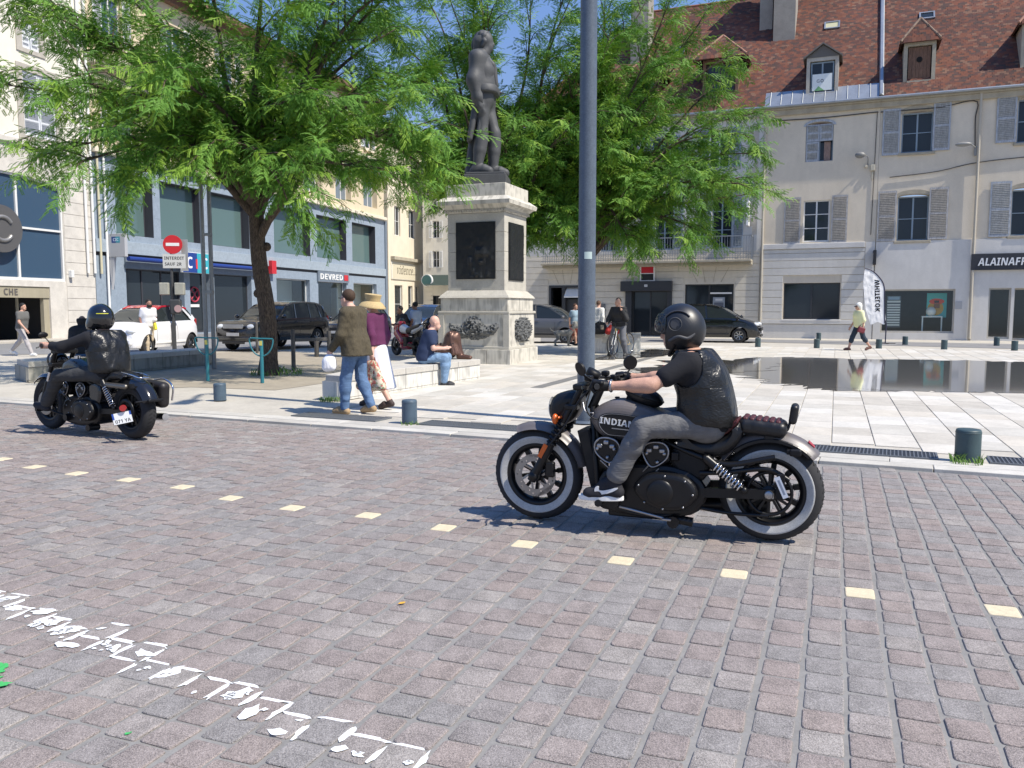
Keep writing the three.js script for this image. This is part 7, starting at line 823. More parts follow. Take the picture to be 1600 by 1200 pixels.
  mesh('luggage_rail', tube([[1.5, 0.76, 0.07], [1.68, 0.74, 0.08], [1.8, 0.71, 0.06], [1.8, 0.71, -0.06], [1.68, 0.74, -0.08], [1.5, 0.76, -0.07]], 0.009, 40, 8), BK.chrome, b); mesh('tail_lamp', [box(0.05, 0.03, 0.2, 1.97, 0.46, 0, 0.01), bar([1.96, 0.46, 0.1], [1.96, 0.46, 0.24], 0.01)], BK.matte, b);
  const sb = mesh('saddle_bag', new RoundedBoxGeometry(0.36, 0.3, 0.14, 4, 0.06).rotateZ(-0.1).translate(1.66, 0.5, -0.25), TM([0.014, 0.012, 0.012], 0.5, 'fold', 0.3, 0.003), b); mesh('bag_trim', tube([[1.5, 0.64, -0.33], [1.72, 0.66, -0.33], [1.85, 0.58, -0.33], [1.83, 0.42, -0.33]], 0.012, 24, 6), BK.chrome, sb);
  mesh('exhaust', [tube([[0.52, 0.52, -0.14], [0.6, 0.3, -0.2], [0.9, 0.22, -0.22], [1.1, 0.22, -0.2]], 0.024, 40, 10), bar([1.1, 0.22, -0.2], [1.85, 0.24, -0.22], 0.042, 0.045, 18)], BK.chrome, b);
  for (const s of [1, -1]) mesh('foot_peg', [bar([0.22, 0.28, s * 0.16], [0.22, 0.285, s * 0.33], 0.024, 0.024, 12), tube([[0.55, 0.2, s * 0.13], [0.35, 0.24, s * 0.16], [0.2, 0.28, s * 0.18]], 0.015, 16, 8)], BK.satin, b);
  // plate on a bracket outside the left side
  const q = FB2.at(191, 652, 0.3), pb = mesh('plate_bracket', [bar([1.5, 0.36, 0.13], [q[0], q[1], 0.26], 0.012), box(0.03, 0.2, 0.02, q[0] - 0.02, q[1], 0.25)], BK.satin, b); const pl = panel('number_plate', 0.2, 0.125, (x, w, h) => { x.fillStyle = '#e8eaea'; x.fillRect(0, 0, w, h); x.fillStyle = '#2a4ea2'; x.fillRect(0, 0, w * 0.1, h * 0.55); x.fillRect(w * 0.9, 0, w * 0.1, h * 0.35); x.fillStyle = '#333'; x.font = 'bold ' + h * 0.42 + 'px sans-serif'; x.textAlign = 'center'; x.fillText('071 YA', w * 0.5, h * 0.9); }, 200, b, q[0], q[1] - 0.02, 0.3, 0.75); pl.rotation.order = 'YXZ'; pl.rotation.z = 0.2; mesh('plate_back', box(0.21, 0.135, 0.006, 0, 0, -0.006), BK.matte, pl); const tl = new THREE.CylinderGeometry(0.035, 0.035, 0.03, 20).rotateX(PI / 2); const tlm = mesh('side_tail_lamp', tl, M([0.35, 0.03, 0.03], 0.25), pb); tlm.position.set(q[0] + 0.02, q[1] + 0.09, 0.3); tlm.rotation.y = 0.75;
}
// ---------------------------------------------------------------- riders (bike coordinates; they face -x)
function helmet(t, c, face, k, mat, open, marks) {                              // open face helmet with a rim, or full face
  const f = V(...face).normalize(), sd = V(-f.z, 0, f.x); const L3 = (d, y, z) => [c[0] + f.x * d + sd.x * z, c[1] + y + f.y * d, c[2] + f.z * d + sd.z * z];
  const P = [ell(c, [0.158 * k, 0.152 * k, 0.137 * k]), cap(L3(-0.03, -0.05, 0), L3(0.02, -0.08, 0), 0.128 * k, 0.115 * k, 0.05)]; if (!open) P.push(cap(L3(0.06, -0.1, 0.05), L3(0.06, -0.1, -0.05), 0.085 * k, 0.085 * k, 0.05));
  const cuts = [(x, y, z) => c[1] - 0.155 * k - y, (x, y, z) => { const d = (x - c[0]) * f.x + (z - c[2]) * f.z, h = y - c[1]; return open ? Math.min(d - 0.085 * k, 0.05 * k - h) : Math.min(d - 0.09 * k, Math.min(0.04 * k - h, h + 0.055 * k)); }, (x, y, z) => 0.108 * k - Math.hypot((x - c[0]) * 1.02, (y - c[1] + 0.02) * 0.9, (z - c[2]) * 1.12)];
  const h = mesh('helmet', sdfMesh(P, 0.009, 0.03, cuts), mat, t); return h;
}
const jeansGrey = TM([0.17, 0.17, 0.172], 0.85, 'weave', 0.25, 0, { bumpMap: tex('fold', 0.42), bumpScale: 0.018 }), leatherVest = TM([0.009, 0.0095, 0.01], 0.36, 'fold', 0.5, 0.02), cotton = TM([0.008, 0.0085, 0.012], 0.9, 'fold', 0.4, 0.004);
const J1 = (F, u, v, z) => { const [x, y] = F.at(u, v, z); return [x, y, z]; };
function rider(label, F, J, o) {
  const k = 1, t = thing('person', label, 'person', [F.o.x, 0, F.o.z], F.ang), c = 0.0125; J.face = [-1, -0.12, 0];
  const fist = (s) => { const sg = s === 'L' ? 1 : -1, h = J['hd' + s], gd = o.grip ?? [0.25, 0, 0.95 * 1], g = V(gd[0], gd[1] ?? 0, gd[2] * sg).normalize(), out = [cap(J['wr' + s], add3(h, [0.025, 0.012, 0]), 0.03, 0.036, 0.02)]; for (let i = 0; i < 4; i++) { const b = V(...h).addScaledVector(g, (i - 1.5) * 0.023), p0 = b.clone().add(V(0.03, 0.03, 0)), p1 = b.clone().add(V(-0.018, 0.034, 0)), p2 = b.clone().add(V(-0.034, 0.0, 0)), p3 = b.clone().add(V(-0.012, -0.03, 0)); out.push(cap(p0.toArray(), p1.toArray(), 0.0125, 0.0115, 0.006), cap(p1.toArray(), p2.toArray(), 0.0115, 0.0105, 0.006), cap(p2.toArray(), p3.toArray(), 0.0105, 0.009, 0.006)); } const tb = V(...h).addScaledVector(g, -0.05); out.push(cap(add3(J['wr' + s], [-0.03, -0.005, 0]), tb.clone().add(V(0.012, -0.01, 0)).toArray(), 0.016, 0.013, 0.01), cap(tb.clone().add(V(0.012, -0.01, 0)).toArray(), tb.clone().add(V(-0.025, -0.022, 0)).toArray(), 0.013, 0.01, 0.008)); return out; };
  mesh('body', sdfMesh([...headPrims(J, k), ...torsoPrims(J, k, -0.02, o.w), ...armPrims(J, 'L', k), ...armPrims(J, 'R', k), ...legPrims(J, 'L', k, -0.006), ...legPrims(J, 'R', k, -0.006), ...fist('L'), ...fist('R'), cap(mix3(J.elL, J.wrL, 0.15), mix3(J.elL, J.wrL, 0.4), 0.047, 0.042), cap(mix3(J.elR, J.wrR, 0.15), mix3(J.elR, J.wrR, 0.4), 0.047, 0.042)], c * 0.8, 0.03), o.skin ?? MT.skinTan, t);
  if (o.gloves) for (const s of ['L', 'R']) mesh('glove', sdfMesh(fist(s).map((p) => ({ ...p, ra: p.ra + 0.0035, rb: p.rb + 0.0035 })), 0.0055, 0.008), BK.matte, t);
  const sl = o.sleeve, e = 0.02; mesh(o.topName ?? 'shirt', sdfMesh([...torsoPrims(J, k, 0.006, o.w), ...armPrims(J, 'L', k, e, 0, sl), ...armPrims(J, 'R', k, e, 0, sl)], c, 0.05, [(x, y) => y - (J.neck[1] + 0.0), (x, y) => J.pelvis[1] - 0.06 - y]), cotton, t);
  const lean = V(...J.neck).sub(V(...J.pelvis)).normalize(); mesh('vest', sdfMesh([...torsoPrims(J, k, 0.02, o.w), cap(J.shL, mix3(J.shL, J.elL, 0.1), 0.064, 0.06), cap(J.shR, mix3(J.shR, J.elR, 0.1), 0.064, 0.06), ...(o.vestExtra ?? [])], c, 0.05, [(x, y) => y - (J.neck[1] + 0.012), (x, y, z) => (J.pelvis[1] - (o.vestLow ?? 0.05)) - y + (x - J.pelvis[0]) * -0.12, (x, y, z) => { for (const s of ['L', 'R']) { const sh = J['sh' + s], dz = Math.abs(z) - Math.abs(sh[2]) + 0.045; const dx = x - sh[0] + 0.02, dy = y - sh[1] + 0.025; if (Math.sign(z) === Math.sign(sh[2])) return Math.min(dz, 0.105 - Math.hypot(dx, dy * 0.85)); } return -1; }]), leatherVest, t); void lean;
  mesh('trousers', sdfMesh([cap(mix3(J.hipL, J.pelvis, 0.1), mix3(J.hipR, J.pelvis, 0.1), 0.135, 0.135, 0.06), ...['L', 'R'].flatMap((s) => [cap(J['hip' + s], J['kn' + s], 0.103, 0.07), cap(J['kn' + s], mix3(J['kn' + s], J['an' + s], 0.35), 0.07, 0.067), cap(mix3(J['kn' + s], J['an' + s], 0.35), mix3(J['kn' + s], J['an' + s], 0.9), 0.068, 0.064), cap(mix3(J['kn' + s], J['an' + s], 0.84), mix3(J['kn' + s], J['an' + s], 0.9), 0.069, 0.07, 0.01), cap(mix3(J['kn' + s], J['an' + s], 0.7), mix3(J['kn' + s], J['an' + s], 0.75), 0.068, 0.068, 0.01), ...[0.06, 0.13, 0.2].map((q) => cap(add3(mix3(J['kn' + s], J['an' + s], q), [0.035, 0, -0.02]), add3(mix3(J['kn' + s], J['an' + s], q + 0.02), [0.02, 0, 0.045]), 0.042, 0.04, 0.012))])], c, 0.035, [(x, y) => y - (J.pelvis[1] + 0.1)]), o.legs ?? jeansGrey, t);
  for (const s of ['L', 'R']) { const a = J['an' + s], to = J['to' + s], he = J['he' + s], sg = s === 'L' ? 1 : -1; const up = sdfMesh([cap(a, add3(he, [-0.02, 0.035, 0]), 0.048, 0.042), cap(add3(he, [0, 0.03, 0]), add3(to, [0.05, 0.022, 0]), 0.04, 0.034), cap(mix3(he, to, 0.5), add3(to, [0.03, 0.018, 0]), 0.046, 0.036), cap(mix3(a, to, 0.3), mix3(he, to, 0.7), 0.042, 0.036)], 0.009, 0.025, [(x, y) => { const t2 = clamp((x - he[0]) / (to[0] - he[0]), 0, 1); return lerp(he[1], to[1], t2) - 0.004 - y; }]); const sh = mesh('shoe', up, o.shoe ?? TM([0.02, 0.02, 0.026], 0.8, 'weave', 0.1), t);
    if (o.sole) { const P = []; for (let i = 0; i <= 20; i++) { const q = 2 * PI * i / 20, cx = lerp(he[0], to[0], 0.5), l = Math.abs(to[0] - he[0]) / 2 + 0.038; P.push([cx + l * Math.cos(q), (0.05 - 0.006 * Math.cos(q)) * Math.sin(q)]); } const g = ext(P.slice(0, 20), 0.026, [], 0.004).rotateX(-PI / 2).translate(0, 0, 0); const an = Math.atan2(to[1] - he[1], to[0] - he[0]); g.translate(-he[0], 0, 0).rotateZ(an > 1.5 ? an - PI : an < -1.5 ? an + PI : an).translate(he[0], he[1] - 0.022, he[2]); mesh('sole', g, MT.white, sh);
      const sw = smoothPts([[0, 0.0], [0.05, -0.018], [0.15, 0.022], [0.155, 0.034], [0.06, 0.008], [0.03, 0.012], [0.028, 0.034], [0.008, 0.03]], 3); if (s === 'L') { const lg = mesh('shoe_stripe', extC(sw, 0.006), MT.white, sh); lg.position.set(he[0] - 0.148, he[1] + 0.035, he[2] + 0.047); lg.rotation.y = 0.0; } } }
  const h = helmet(t, add3(J.head, [0.012, 0.035, 0]), [-1, -0.1, 0], o.hk ?? 1, o.helmetMat, o.openFace); mesh('chin_strap', tube([add3(J.head, [0.0, -0.08, 0.11]), add3(J.head, [-0.05, -0.15, 0.04]), add3(J.head, [-0.05, -0.15, -0.04]), add3(J.head, [0.0, -0.08, -0.11])], 0.013, 20, 6), BK.matte, h);
  return { t, h };
}
{
  const z = 0.27, J = { pelvis: [1.2, 0.775, 0], chest: [1.105, 1.04, 0], neck: [1.045, 1.225, 0], head: [0.965, 1.35, 0], shL: [1.07, 1.155, 0.195], shR: [1.07, 1.155, -0.195], hipL: [1.17, 0.765, 0.1], hipR: [1.17, 0.765, -0.1], elL: J1(FB1, 1018, 602, 0.31), wrL: J1(FB1, 951, 603, 0.34), hdL: [0.508, 0.998, 0.355], knL: J1(FB1, 1004, 668, 0.24), anL: J1(FB1, 960, 748, 0.235), heL: J1(FB1, 966, 776, 0.235), toL: J1(FB1, 912, 774, 0.245) };
  for (const n of ['el', 'wr', 'hd', 'kn', 'an', 'he', 'to']) { const q = J[n + 'L']; J[n + 'R'] = [q[0], q[1], -q[2]]; } void z;
  const helm = M([0.012, 0.0125, 0.014], 0.42, { clearcoat: 0.25, clearcoatRoughness: 0.4 });
  const r = rider('rider in black leather vest, grey jeans and open helmet on the whitewall motorcycle', FB1, J, { w: 1.2, sleeve: 0.62, openFace: true, hk: 0.98, helmetMat: helm, sole: true, gloves: true, vestExtra: [cap([1.12, 0.84, -0.08], [1.12, 0.84, 0.08], 0.14, 0.14, 0.06), cap([1.155, 0.98, -0.06], [1.155, 0.98, 0.06], 0.13, 0.13, 0.06), ...[[0.83, 0.02], [0.875, -0.03], [0.915, 0.03], [0.965, -0.02]].map(([y, s]) => cap([1.235 - (y - 0.83) * 0.2, y + s, -0.12], [1.235 - (y - 0.83) * 0.2, y, 0.12], 0.035, 0.035, 0.012)), ...[[0.86, 0.05], [0.9, 0.02], [0.95, 0.06]].map(([y, s]) => cap([1.22, y, 0.13], [1.06, y - s, 0.155], 0.03, 0.02, 0.012))], vestLow: 0.02 });
  const c = J.head; { const P = [], nn = 16; for (let i = 0; i <= nn; i++) { const a = -0.3 + 2.2 * i / nn; P.push([c[0] + 0.012 + 0.1 * Math.cos(a + 1.0), c[1] + 0.035 + 0.1 * Math.sin(a + 1.0), 0.108]); } mesh('helmet_trim', tube(P, 0.006, 40, 6), M([0.05, 0.05, 0.055], 0.4), r.h); const gm = M([0.07, 0.07, 0.073], 0.6); mesh('helmet_graphic', [new THREE.CircleGeometry(0.03, 24).translate(c[0] + 0.0, c[1] + 0.05, 0), ring(0.042, 0.003, 24, 4).translate(c[0], c[1] + 0.05, 0)].map((g) => g.translate(0, 0, 0.1385)), gm, r.h); mesh('helmet_graphic', tube([[c[0] - 0.04, c[1] - 0.06, 0.115], [c[0] + 0.02, c[1] - 0.03, 0.133], [c[0] + 0.08, c[1] - 0.04, 0.122], [c[0] + 0.12, c[1] - 0.01, 0.1]], 0.012, 20, 6), gm, r.h); const vc = add3(c, [0.012, 0.035, 0]); mesh('helmet_visor', sdfMesh([ell(vc, [0.168, 0.158, 0.142])], 0.008, 0.02, [(x) => (x - vc[0]) + 0.075, (x, y) => y - vc[1] - 0.085, (x, y) => vc[1] - 0.045 - y - (x - vc[0] + 0.12) * 0.3, (x, y, z) => 0.148 - Math.hypot((x - vc[0]) * 0.94, y - vc[1], (z - vc[2]) * 1.11)]), MT.glassDark, r.h); }
  mesh('wrist_watch', new THREE.TorusGeometry(0.034, 0.009, 8, 24).rotateY(PI / 2).translate(...mix3(J.wrL, J.elL, 0.06)), BK.alu, r.t);
}
{
  const J = { pelvis: [1.2, 0.77, 0], chest: [1.14, 1.03, 0], neck: [1.09, 1.24, 0], head: [1.04, 1.375, 0], shL: [1.1, 1.165, 0.205], shR: [1.1, 1.165, -0.205], hipL: [1.15, 0.76, 0.11], hipR: [1.15, 0.76, -0.11], elL: [0.86, 1.06, 0.36], wrL: [0.6, 1.07, 0.385], hdL: [0.53, 1.068, 0.375], knL: [0.66, 0.72, 0.3], anL: [0.33, 0.36, 0.27], heL: [0.36, 0.285, 0.275], toL: [0.14, 0.33, 0.29] };
  for (const n of ['el', 'wr', 'hd', 'kn', 'an', 'he', 'to']) { const q = J[n + 'L']; J[n + 'R'] = [q[0], q[1], -q[2]]; }
  const r = rider('rider in leather vest and black long sleeves with yellow marked glossy helmet', FB2, J, { w: 1.2, sleeve: 1.6, openFace: false, hk: 0.98, helmetMat: M([0.008, 0.008, 0.009], 0.12, { clearcoat: 1, clearcoatRoughness: 0.05 }), legs: TM([0.05, 0.052, 0.055], 0.85, 'weave', 0.25, 0, { bumpMap: tex('fold', 0.42), bumpScale: 0.018 }), gloves: false, vestLow: 0.0 });
  const c = add3(J.head, [0.012, 0.035, 0]); const P = []; for (let i = 0; i <= 10; i++) { const a = -0.45 + 0.9 * i / 10 + 0.5; P.push([c[0] + 0.158 * Math.cos(a) * 0.985, c[1] + 0.03, c[2] + 0.139 * Math.sin(a)]); } mesh('helmet_stripe', tube(P, 0.006, 24, 6), M([0.5, 0.5, 0.03], 0.4), r.h); mesh('helmet_visor', sdfMesh([ell(c, [0.15, 0.145, 0.13])], 0.012, 0.02, [(x, y, z) => (x - c[0]) + 0.05, (x, y) => y - c[1] - 0.06, (x, y) => c[1] - 0.07 - y]), MT.glassDark, r.h);
}
// ---------------------------------------------------------------- cars: front at -x, left hand side at +z
function interp(pts, x) { if (x <= pts[0][0]) return pts[0][1]; for (let i = 1; i < pts.length; i++) if (x <= pts[i][0]) { const t = (x - pts[i - 1][0]) / (pts[i][0] - pts[i - 1][0]), s = t * t * (3 - 2 * t) * 0.5 + t * 0.5; return lerp(pts[i - 1][1], pts[i][1], s); } return pts[pts.length - 1][1]; }
function gridSurf(nu, nv, f, flip) { const P = [], I = []; for (let i = 0; i <= nu; i++) for (let j = 0; j <= nv; j++) P.push(...f(i / nu, j / nv)); for (let i = 0; i < nu; i++) for (let j = 0; j < nv; j++) { const a = i * (nv + 1) + j; if (flip) I.push(a, a + nv + 1, a + 1, a + 1, a + nv + 1, a + nv + 2); else I.push(a, a + 1, a + nv + 1, a + 1, a + nv + 2, a + nv + 1); } const g = new THREE.BufferGeometry(); g.setAttribute('position', new THREE.BufferAttribute(new Float32Array(P), 3)); g.setIndex(I); g.computeVertexNormals(); return g; }
function car(label, pos, ry, c) {
  const t = thing('parked_car', label, 'car', pos, ry), L0 = -c.L / 2, L1 = c.L / 2, W = c.W / 2, sill = c.sill ?? 0.22, R = c.R ?? 0.3, xw = [L0 + c.fo, L1 - c.ro], paint = M(c.paint, c.rough ?? 0.25, { clearcoat: 1, clearcoatRoughness: 0.06 });
  const plan = (x) => { const e = Math.min(x - L0, L1 - x); return 0.80 + 0.20 * Math.sqrt(clamp(e / 0.55, 0, 1)) * (2 - Math.sqrt(clamp(e / 0.55, 0, 1))); }, prof = (q) => interp([[0, 0.93], [0.18, 0.985], [0.55, 1], [0.85, 0.975], [1, 0.9]], q);
  const yb = (x) => { let y = sill + (x < L0 + 0.5 ? (L0 + 0.5 - x) * 0.06 : x > L1 - 0.5 ? (x - L1 + 0.5) * 0.25 : 0); for (const w of xw) { const d = Math.abs(x - w), ra = R + 0.06; if (d < ra) y = Math.max(y, R + Math.sqrt(ra * ra - d * d)); } return y; }, yt = (x) => interp(c.top, x);
  const body = []; for (const s of [1, -1]) body.push(gridSurf(110, 10, (u, v) => { const x = lerp(L0, L1, u), a = yb(x), b = yt(x); const yy = lerp(a, b, v), q = clamp((yy - sill) / (b - sill), 0, 1); return [x, yy, s * W * plan(x) * prof(q)]; }, s > 0)); body.push(gridSurf(60, 10, (u, v) => { const x = lerp(L0, L1, u), z = (v - 0.5) * 2; return [x, yt(x) + 0.035 * (1 - z * z) * (1), z * W * plan(x) * 0.9]; }, false));
  for (const x of [L0, L1]) body.push(gridSurf(8, 8, (u, v) => { const y = lerp(yb(x), yt(x), v), q = clamp((y - sill) / (yt(x) - sill), 0, 1), z = (u - 0.5) * 2; return [x + (x < 0 ? -1 : 1) * 0.07 * (1 - z * z) * Math.sin(PI * clamp(v, 0.05, 0.95)), y, z * W * plan(x) * prof(q)]; }, x > 0)); body.push(bx(L0 + 0.1, L1 - 0.1, sill, sill + 0.02, -W * 0.85, W * 0.85));
  const bd = mesh('body', body, paint, t); for (const w of xw) for (const s of [1, -1]) mesh('wheel_arch', [new THREE.CylinderGeometry(R + 0.065, R + 0.065, 0.3, 24, 1, true, 0, PI).rotateX(PI / 2).rotateZ(PI / 2 * 0).rotateZ(PI / 2).translate(w, R, s * (W - 0.17))], MT.blackMetal, bd);
  // cabin
  const C0 = c.cab[0][0], C1 = c.cab[c.cab.length - 1][0], wb = (x) => W * 0.885 * plan(x), wt = W * (c.tum ?? 0.70), top = (x) => interp(c.cab, x), belt = (x) => yt(x) - 0.01, rh = Math.max(...c.cab.map((p) => p[1]));
  const cz = (x, y) => { const b = belt(x); return lerp(wb(x), wt, clamp((y - b) / (rh - b), 0, 1)); };
  const gl = []; for (const s of [1, -1]) gl.push(gridSurf(40, 5, (u, v) => { const x = lerp(C0, C1, u), y = lerp(belt(x), Math.max(belt(x) + 0.005, top(x)), v); return [x, y, s * cz(x, y)]; }, s > 0)); gl.push(gridSurf(40, 6, (u, v) => { const x = lerp(C0, C1, u), y = Math.max(belt(x) + 0.005, top(x)), z = (v - 0.5) * 2; return [x, y + 0.03 * (1 - z * z), z * cz(x, y)]; }, false));
  mesh('window_glass', gl, M([0.025, 0.032, 0.035], 0.05), t);
  const roofM = c.roofPaint ? M(c.roofPaint, 0.25, { clearcoat: 1 }) : paint, r0 = c.roof[0], r1 = c.roof[1]; mesh('roof_panel', gridSurf(20, 8, (u, v) => { const x = lerp(r0, r1, u), y = top(x), z = (v - 0.5) * 2; return [x, y + 0.012 + 0.032 * (1 - z * z), z * (cz(x, y) + 0.012)]; }, false), roofM, bd);
  for (const s of [1, -1]) { for (const [xa, xb, w, red] of c.pillars) { const n = 4, g = []; for (let i = 0; i < n; i++) { const f = (q) => { const x = lerp(xa, xb, q), y = lerp(belt(xa), top(xb), q); return [x, y, s * (cz(x, y) + 0.004)]; }; g.push(beam(f(i / n), f((i + 1) / n + 0.02), 0.012, w)); } mesh('pillar', g, red ? roofM : paint, bd); } mesh('roof_rail', Array.from({ length: 6 }, (_, i) => { const a = lerp(r0, r1, i / 6), b = lerp(r0, r1, (i + 1) / 6); return beam([a, top(a) + 0.005, s * (cz(a, top(a)) + 0.006)], [b, top(b) + 0.005, s * (cz(b, top(b)) + 0.006)], 0.03, 0.05); }), c.rails ? MT.steel : roofM, bd);
    const mx = c.pillars[0][0] + 0.12; mesh('door_mirror', new THREE.SphereGeometry(0.1, 14, 10).scale(0.65, 0.75, 1.1).translate(mx, belt(mx) + 0.09, s * (W + 0.09)), c.mirror ? M(c.mirror, 0.3) : paint, bd);
    for (const dx of c.doors) mesh('door_gap', Array.from({ length: 5 }, (_, i) => { const f = (q) => { const y = lerp(sill + 0.12, yt(dx) - 0.01, q), k = clamp((y - sill) / (yt(dx) - sill), 0, 1); return [dx, y, s * (W * plan(dx) * prof(k) + 0.001)]; }; return beam(f(i / 5), f((i + 1) / 5), 0.004, 0.01); }), MT.blackMetal, bd); for (const dx of c.doors.slice(1)) { const y = yt(dx) - 0.13, k = (y - sill) / (yt(dx) - sill); mesh('door_handle', box(0.17, 0.03, 0.03, dx - 0.16, y, s * (W * prof(k) + 0.012), 0.01), c.trim ? M(c.trim, 0.5) : paint, bd); }
    mesh('side_strip', box(xw[1] - xw[0] - 2 * R - 0.2, 0.07, 0.02, (xw[0] + xw[1]) / 2, sill + 0.16, s * (W * 0.985 + 0.004), 0.006), c.strip ?? MT.blackMetal, bd);
    mesh('headlight', new THREE.SphereGeometry(1, 16, 12).scale(0.16, c.lampH ?? 0.1, 0.19).translate(L0 + 0.13, c.lampY, s * W * 0.67), M([0.62, 0.65, 0.68], 0.08, { clearcoat: 1 }), bd); mesh('tail_lamp', box(0.1, 0.3, 0.14, L1 - 0.06, c.lampY + 0.22, s * W * 0.78, 0.03), M([0.35, 0.02, 0.02], 0.25), bd);
    for (const w of xw) { const whl = mesh('wheel', latheZ([[R * 0.64, -0.09], [R * 0.9, -0.1], [R * 0.985, -0.075], [R, 0], [R * 0.985, 0.075], [R * 0.9, 0.1], [R * 0.64, 0.09]], 40), MT.rubber, t); whl.position.set(w, R, s * (W - 0.12)); const sp = [latheZ([[R * 0.56, -0.05], [R * 0.66, -0.09], [R * 0.66, 0.09], [R * 0.56, 0.05]], 36), latheZ([[0, 0.07], [0.05, 0.07], [0.06, 0.04]], 20)]; for (let i = 0; i < 7; i++) { const a = i * 2 * PI / 7; sp.push(beam([0.03 * Math.cos(a), 0.03 * Math.sin(a), s * 0.055], [R * 0.6 * Math.cos(a), R * 0.6 * Math.sin(a), s * 0.07], 0.02, 0.035)); } mesh('rim', sp, c.rim ?? MT.steel, whl); mesh('brake_drum', latheZ([[0, -0.02], [R * 0.58, -0.02], [R * 0.58, 0.01], [0, 0.01]], 24), MT.blackMetal, whl); }
  }
  mesh('grille', [box(0.05, c.grH ?? 0.14, W * 0.9, L0 - 0.075, c.grY, 0, 0.015), ...[0, 1, 2].map((i) => box(0.02, 0.015, W * 0.86, L0 - 0.105, c.grY - 0.04 + i * 0.04, 0, 0.004))], c.grille ?? MT.blackMetal, bd); mesh('bumper', new RoundedBoxGeometry(0.16, 0.2, W * 1.55, 3, 0.06).translate(L0 + 0.0, 0.42, 0), c.bump ? M(c.bump, 0.5) : paint, bd); mesh('number_plate', box(0.02, 0.11, 0.52, L0 - 0.105, c.plateY ?? 0.45, 0, 0.004), M([0.5, 0.5, 0.5], 0.5), bd); mesh('air_intake', box(0.06, 0.09, W * 1.0, L0 - 0.075, 0.3, 0, 0.02), MT.blackMetal, bd); mesh('wiper', [beam([C0 + 0.05, belt(C0) + 0.05, 0.3], [C0 + 0.25, top(C0 + 0.25) + 0.05, 0.0], 0.01, 0.015)], MT.blackMetal, bd);
  return t;
}
const place = (contact, ry, lx, lz) => { const cs = Math.cos(ry), sn = Math.sin(ry); return [contact.x - (lx * cs + lz * sn), PAVE, contact.z - (-lx * sn + lz * cs)]; };
const RY = L.ang, RR = PI - 22 * PI / 180;
const suv = { L: 4.55, W: 1.86, sill: 0.34, R: 0.36, fo: 0.86, ro: 0.95, top: [[-2.28, 0.82], [-2.15, 0.98], [-1.9, 1.03], [-1.1, 1.1], [0, 1.12], [2.1, 1.13], [2.28, 1.05]], cab: [[-1.05, 1.1], [-0.35, 1.56], [0.0, 1.66], [0.8, 1.7], [1.7, 1.66], [2.0, 1.55], [2.24, 1.1]], roof: [-0.3, 1.9], pillars: [[-1.0, -0.32, 0.07], [0.1, 0.2, 0.07], [1.02, 1.06, 0.08], [1.7, 1.62, 0.09], [2.22, 1.95, 0.1]], doors: [-0.85, 0.2, 1.1], lampY: 0.83, grY: 0.85, plateY: 0.58, paint: [0.006, 0.006, 0.007], rails: true, grille: MT.steel, lampH: 0.11 };
const hatch = { L: 4.0, W: 1.72, R: 0.3, fo: 0.78, ro: 0.68, top: [[-2.0, 0.62], [-1.85, 0.78], [-1.2, 0.92], [-0.9, 0.96], [1.8, 1.0], [2.0, 0.86]], cab: [[-1.05, 0.93], [-0.2, 1.38], [0.3, 1.47], [1.0, 1.46], [1.5, 1.38], [1.92, 0.98]], roof: [-0.15, 1.45], pillars: [[-1.0, -0.2, 0.06], [0.22, 0.3, 0.07], [1.1, 1.05, 0.09], [1.88, 1.45, 0.12]], doors: [-0.75, 0.22, 1.12], lampY: 0.68, grY: 0.58, paint: [0.02, 0.021, 0.024] };
const mpv = { ...hatch, L: 4.08, W: 1.73, R: 0.31, top: [[-2.04, 0.66], [-1.9, 0.86], [-1.3, 1.02], [-1.0, 1.04], [1.85, 1.06], [2.04, 0.95]], cab: [[-1.35, 1.0], [-0.45, 1.5], [0.1, 1.62], [1.2, 1.62], [1.75, 1.55], [2.0, 1.04]], roof: [-0.4, 1.75], pillars: [[-1.28, -0.45, 0.06], [0.12, 0.2, 0.07], [1.15, 1.12, 0.09], [1.98, 1.72, 0.12]], lampY: 0.78, paint: [0.006, 0.006, 0.006] };
const tw = { ...hatch, L: 3.62, W: 1.65, R: 0.3, fo: 0.62, ro: 0.52, top: [[-1.81, 0.62], [-1.7, 0.86], [-1.35, 1.0], [-1.1, 1.03], [1.5, 1.06], [1.81, 0.98]], cab: [[-1.25, 1.02], [-0.5, 1.42], [-0.05, 1.54], [0.8, 1.54], [1.3, 1.46], [1.72, 1.03]], roof: [-0.4, 1.3], pillars: [[-1.18, -0.45, 0.06, 0], [0.32, 0.34, 0.05, 0], [1.6, 1.1, 0.3, 0]], doors: [-0.75, 0.42], lampY: 0.75, paint: [0.80, 0.80, 0.82], roofPaint: [0.5, 0.012, 0.03], strip: MT.white, plateY: 0.4 };
car('small white city car with red roof behind the mossy bench', place(G(297, 550), RY + 0.12, 1.29, 0.72), RY + 0.12, tw);
car('black off-roader with chrome grille parked behind the tree trunk', place(G(364, 548), RY - 0.08, -1.42, -0.8), RY - 0.08, suv);
car('dark hatchback parked beyond the black off-roader, half hidden by the man in the jacket', place(G(518, 535), RY, -1.22, -0.7), RY, hatch);
car('dark car at the end of the row by the far shops', place(G(629, 533), RY, -1.22, -0.7), RY, { ...mpv, paint: [0.012, 0.016, 0.022] });
{ const p = G(851, 536); car('grey hatchback parked before the cash machine', [p.x, PAVE, p.z], RR, { ...mpv, paint: [0.10, 0.10, 0.105], L: 4.0 }); const q = G(1112, 535); car('black compact people carrier parked before the bank window', [q.x, PAVE, q.z], RR, mpv); }
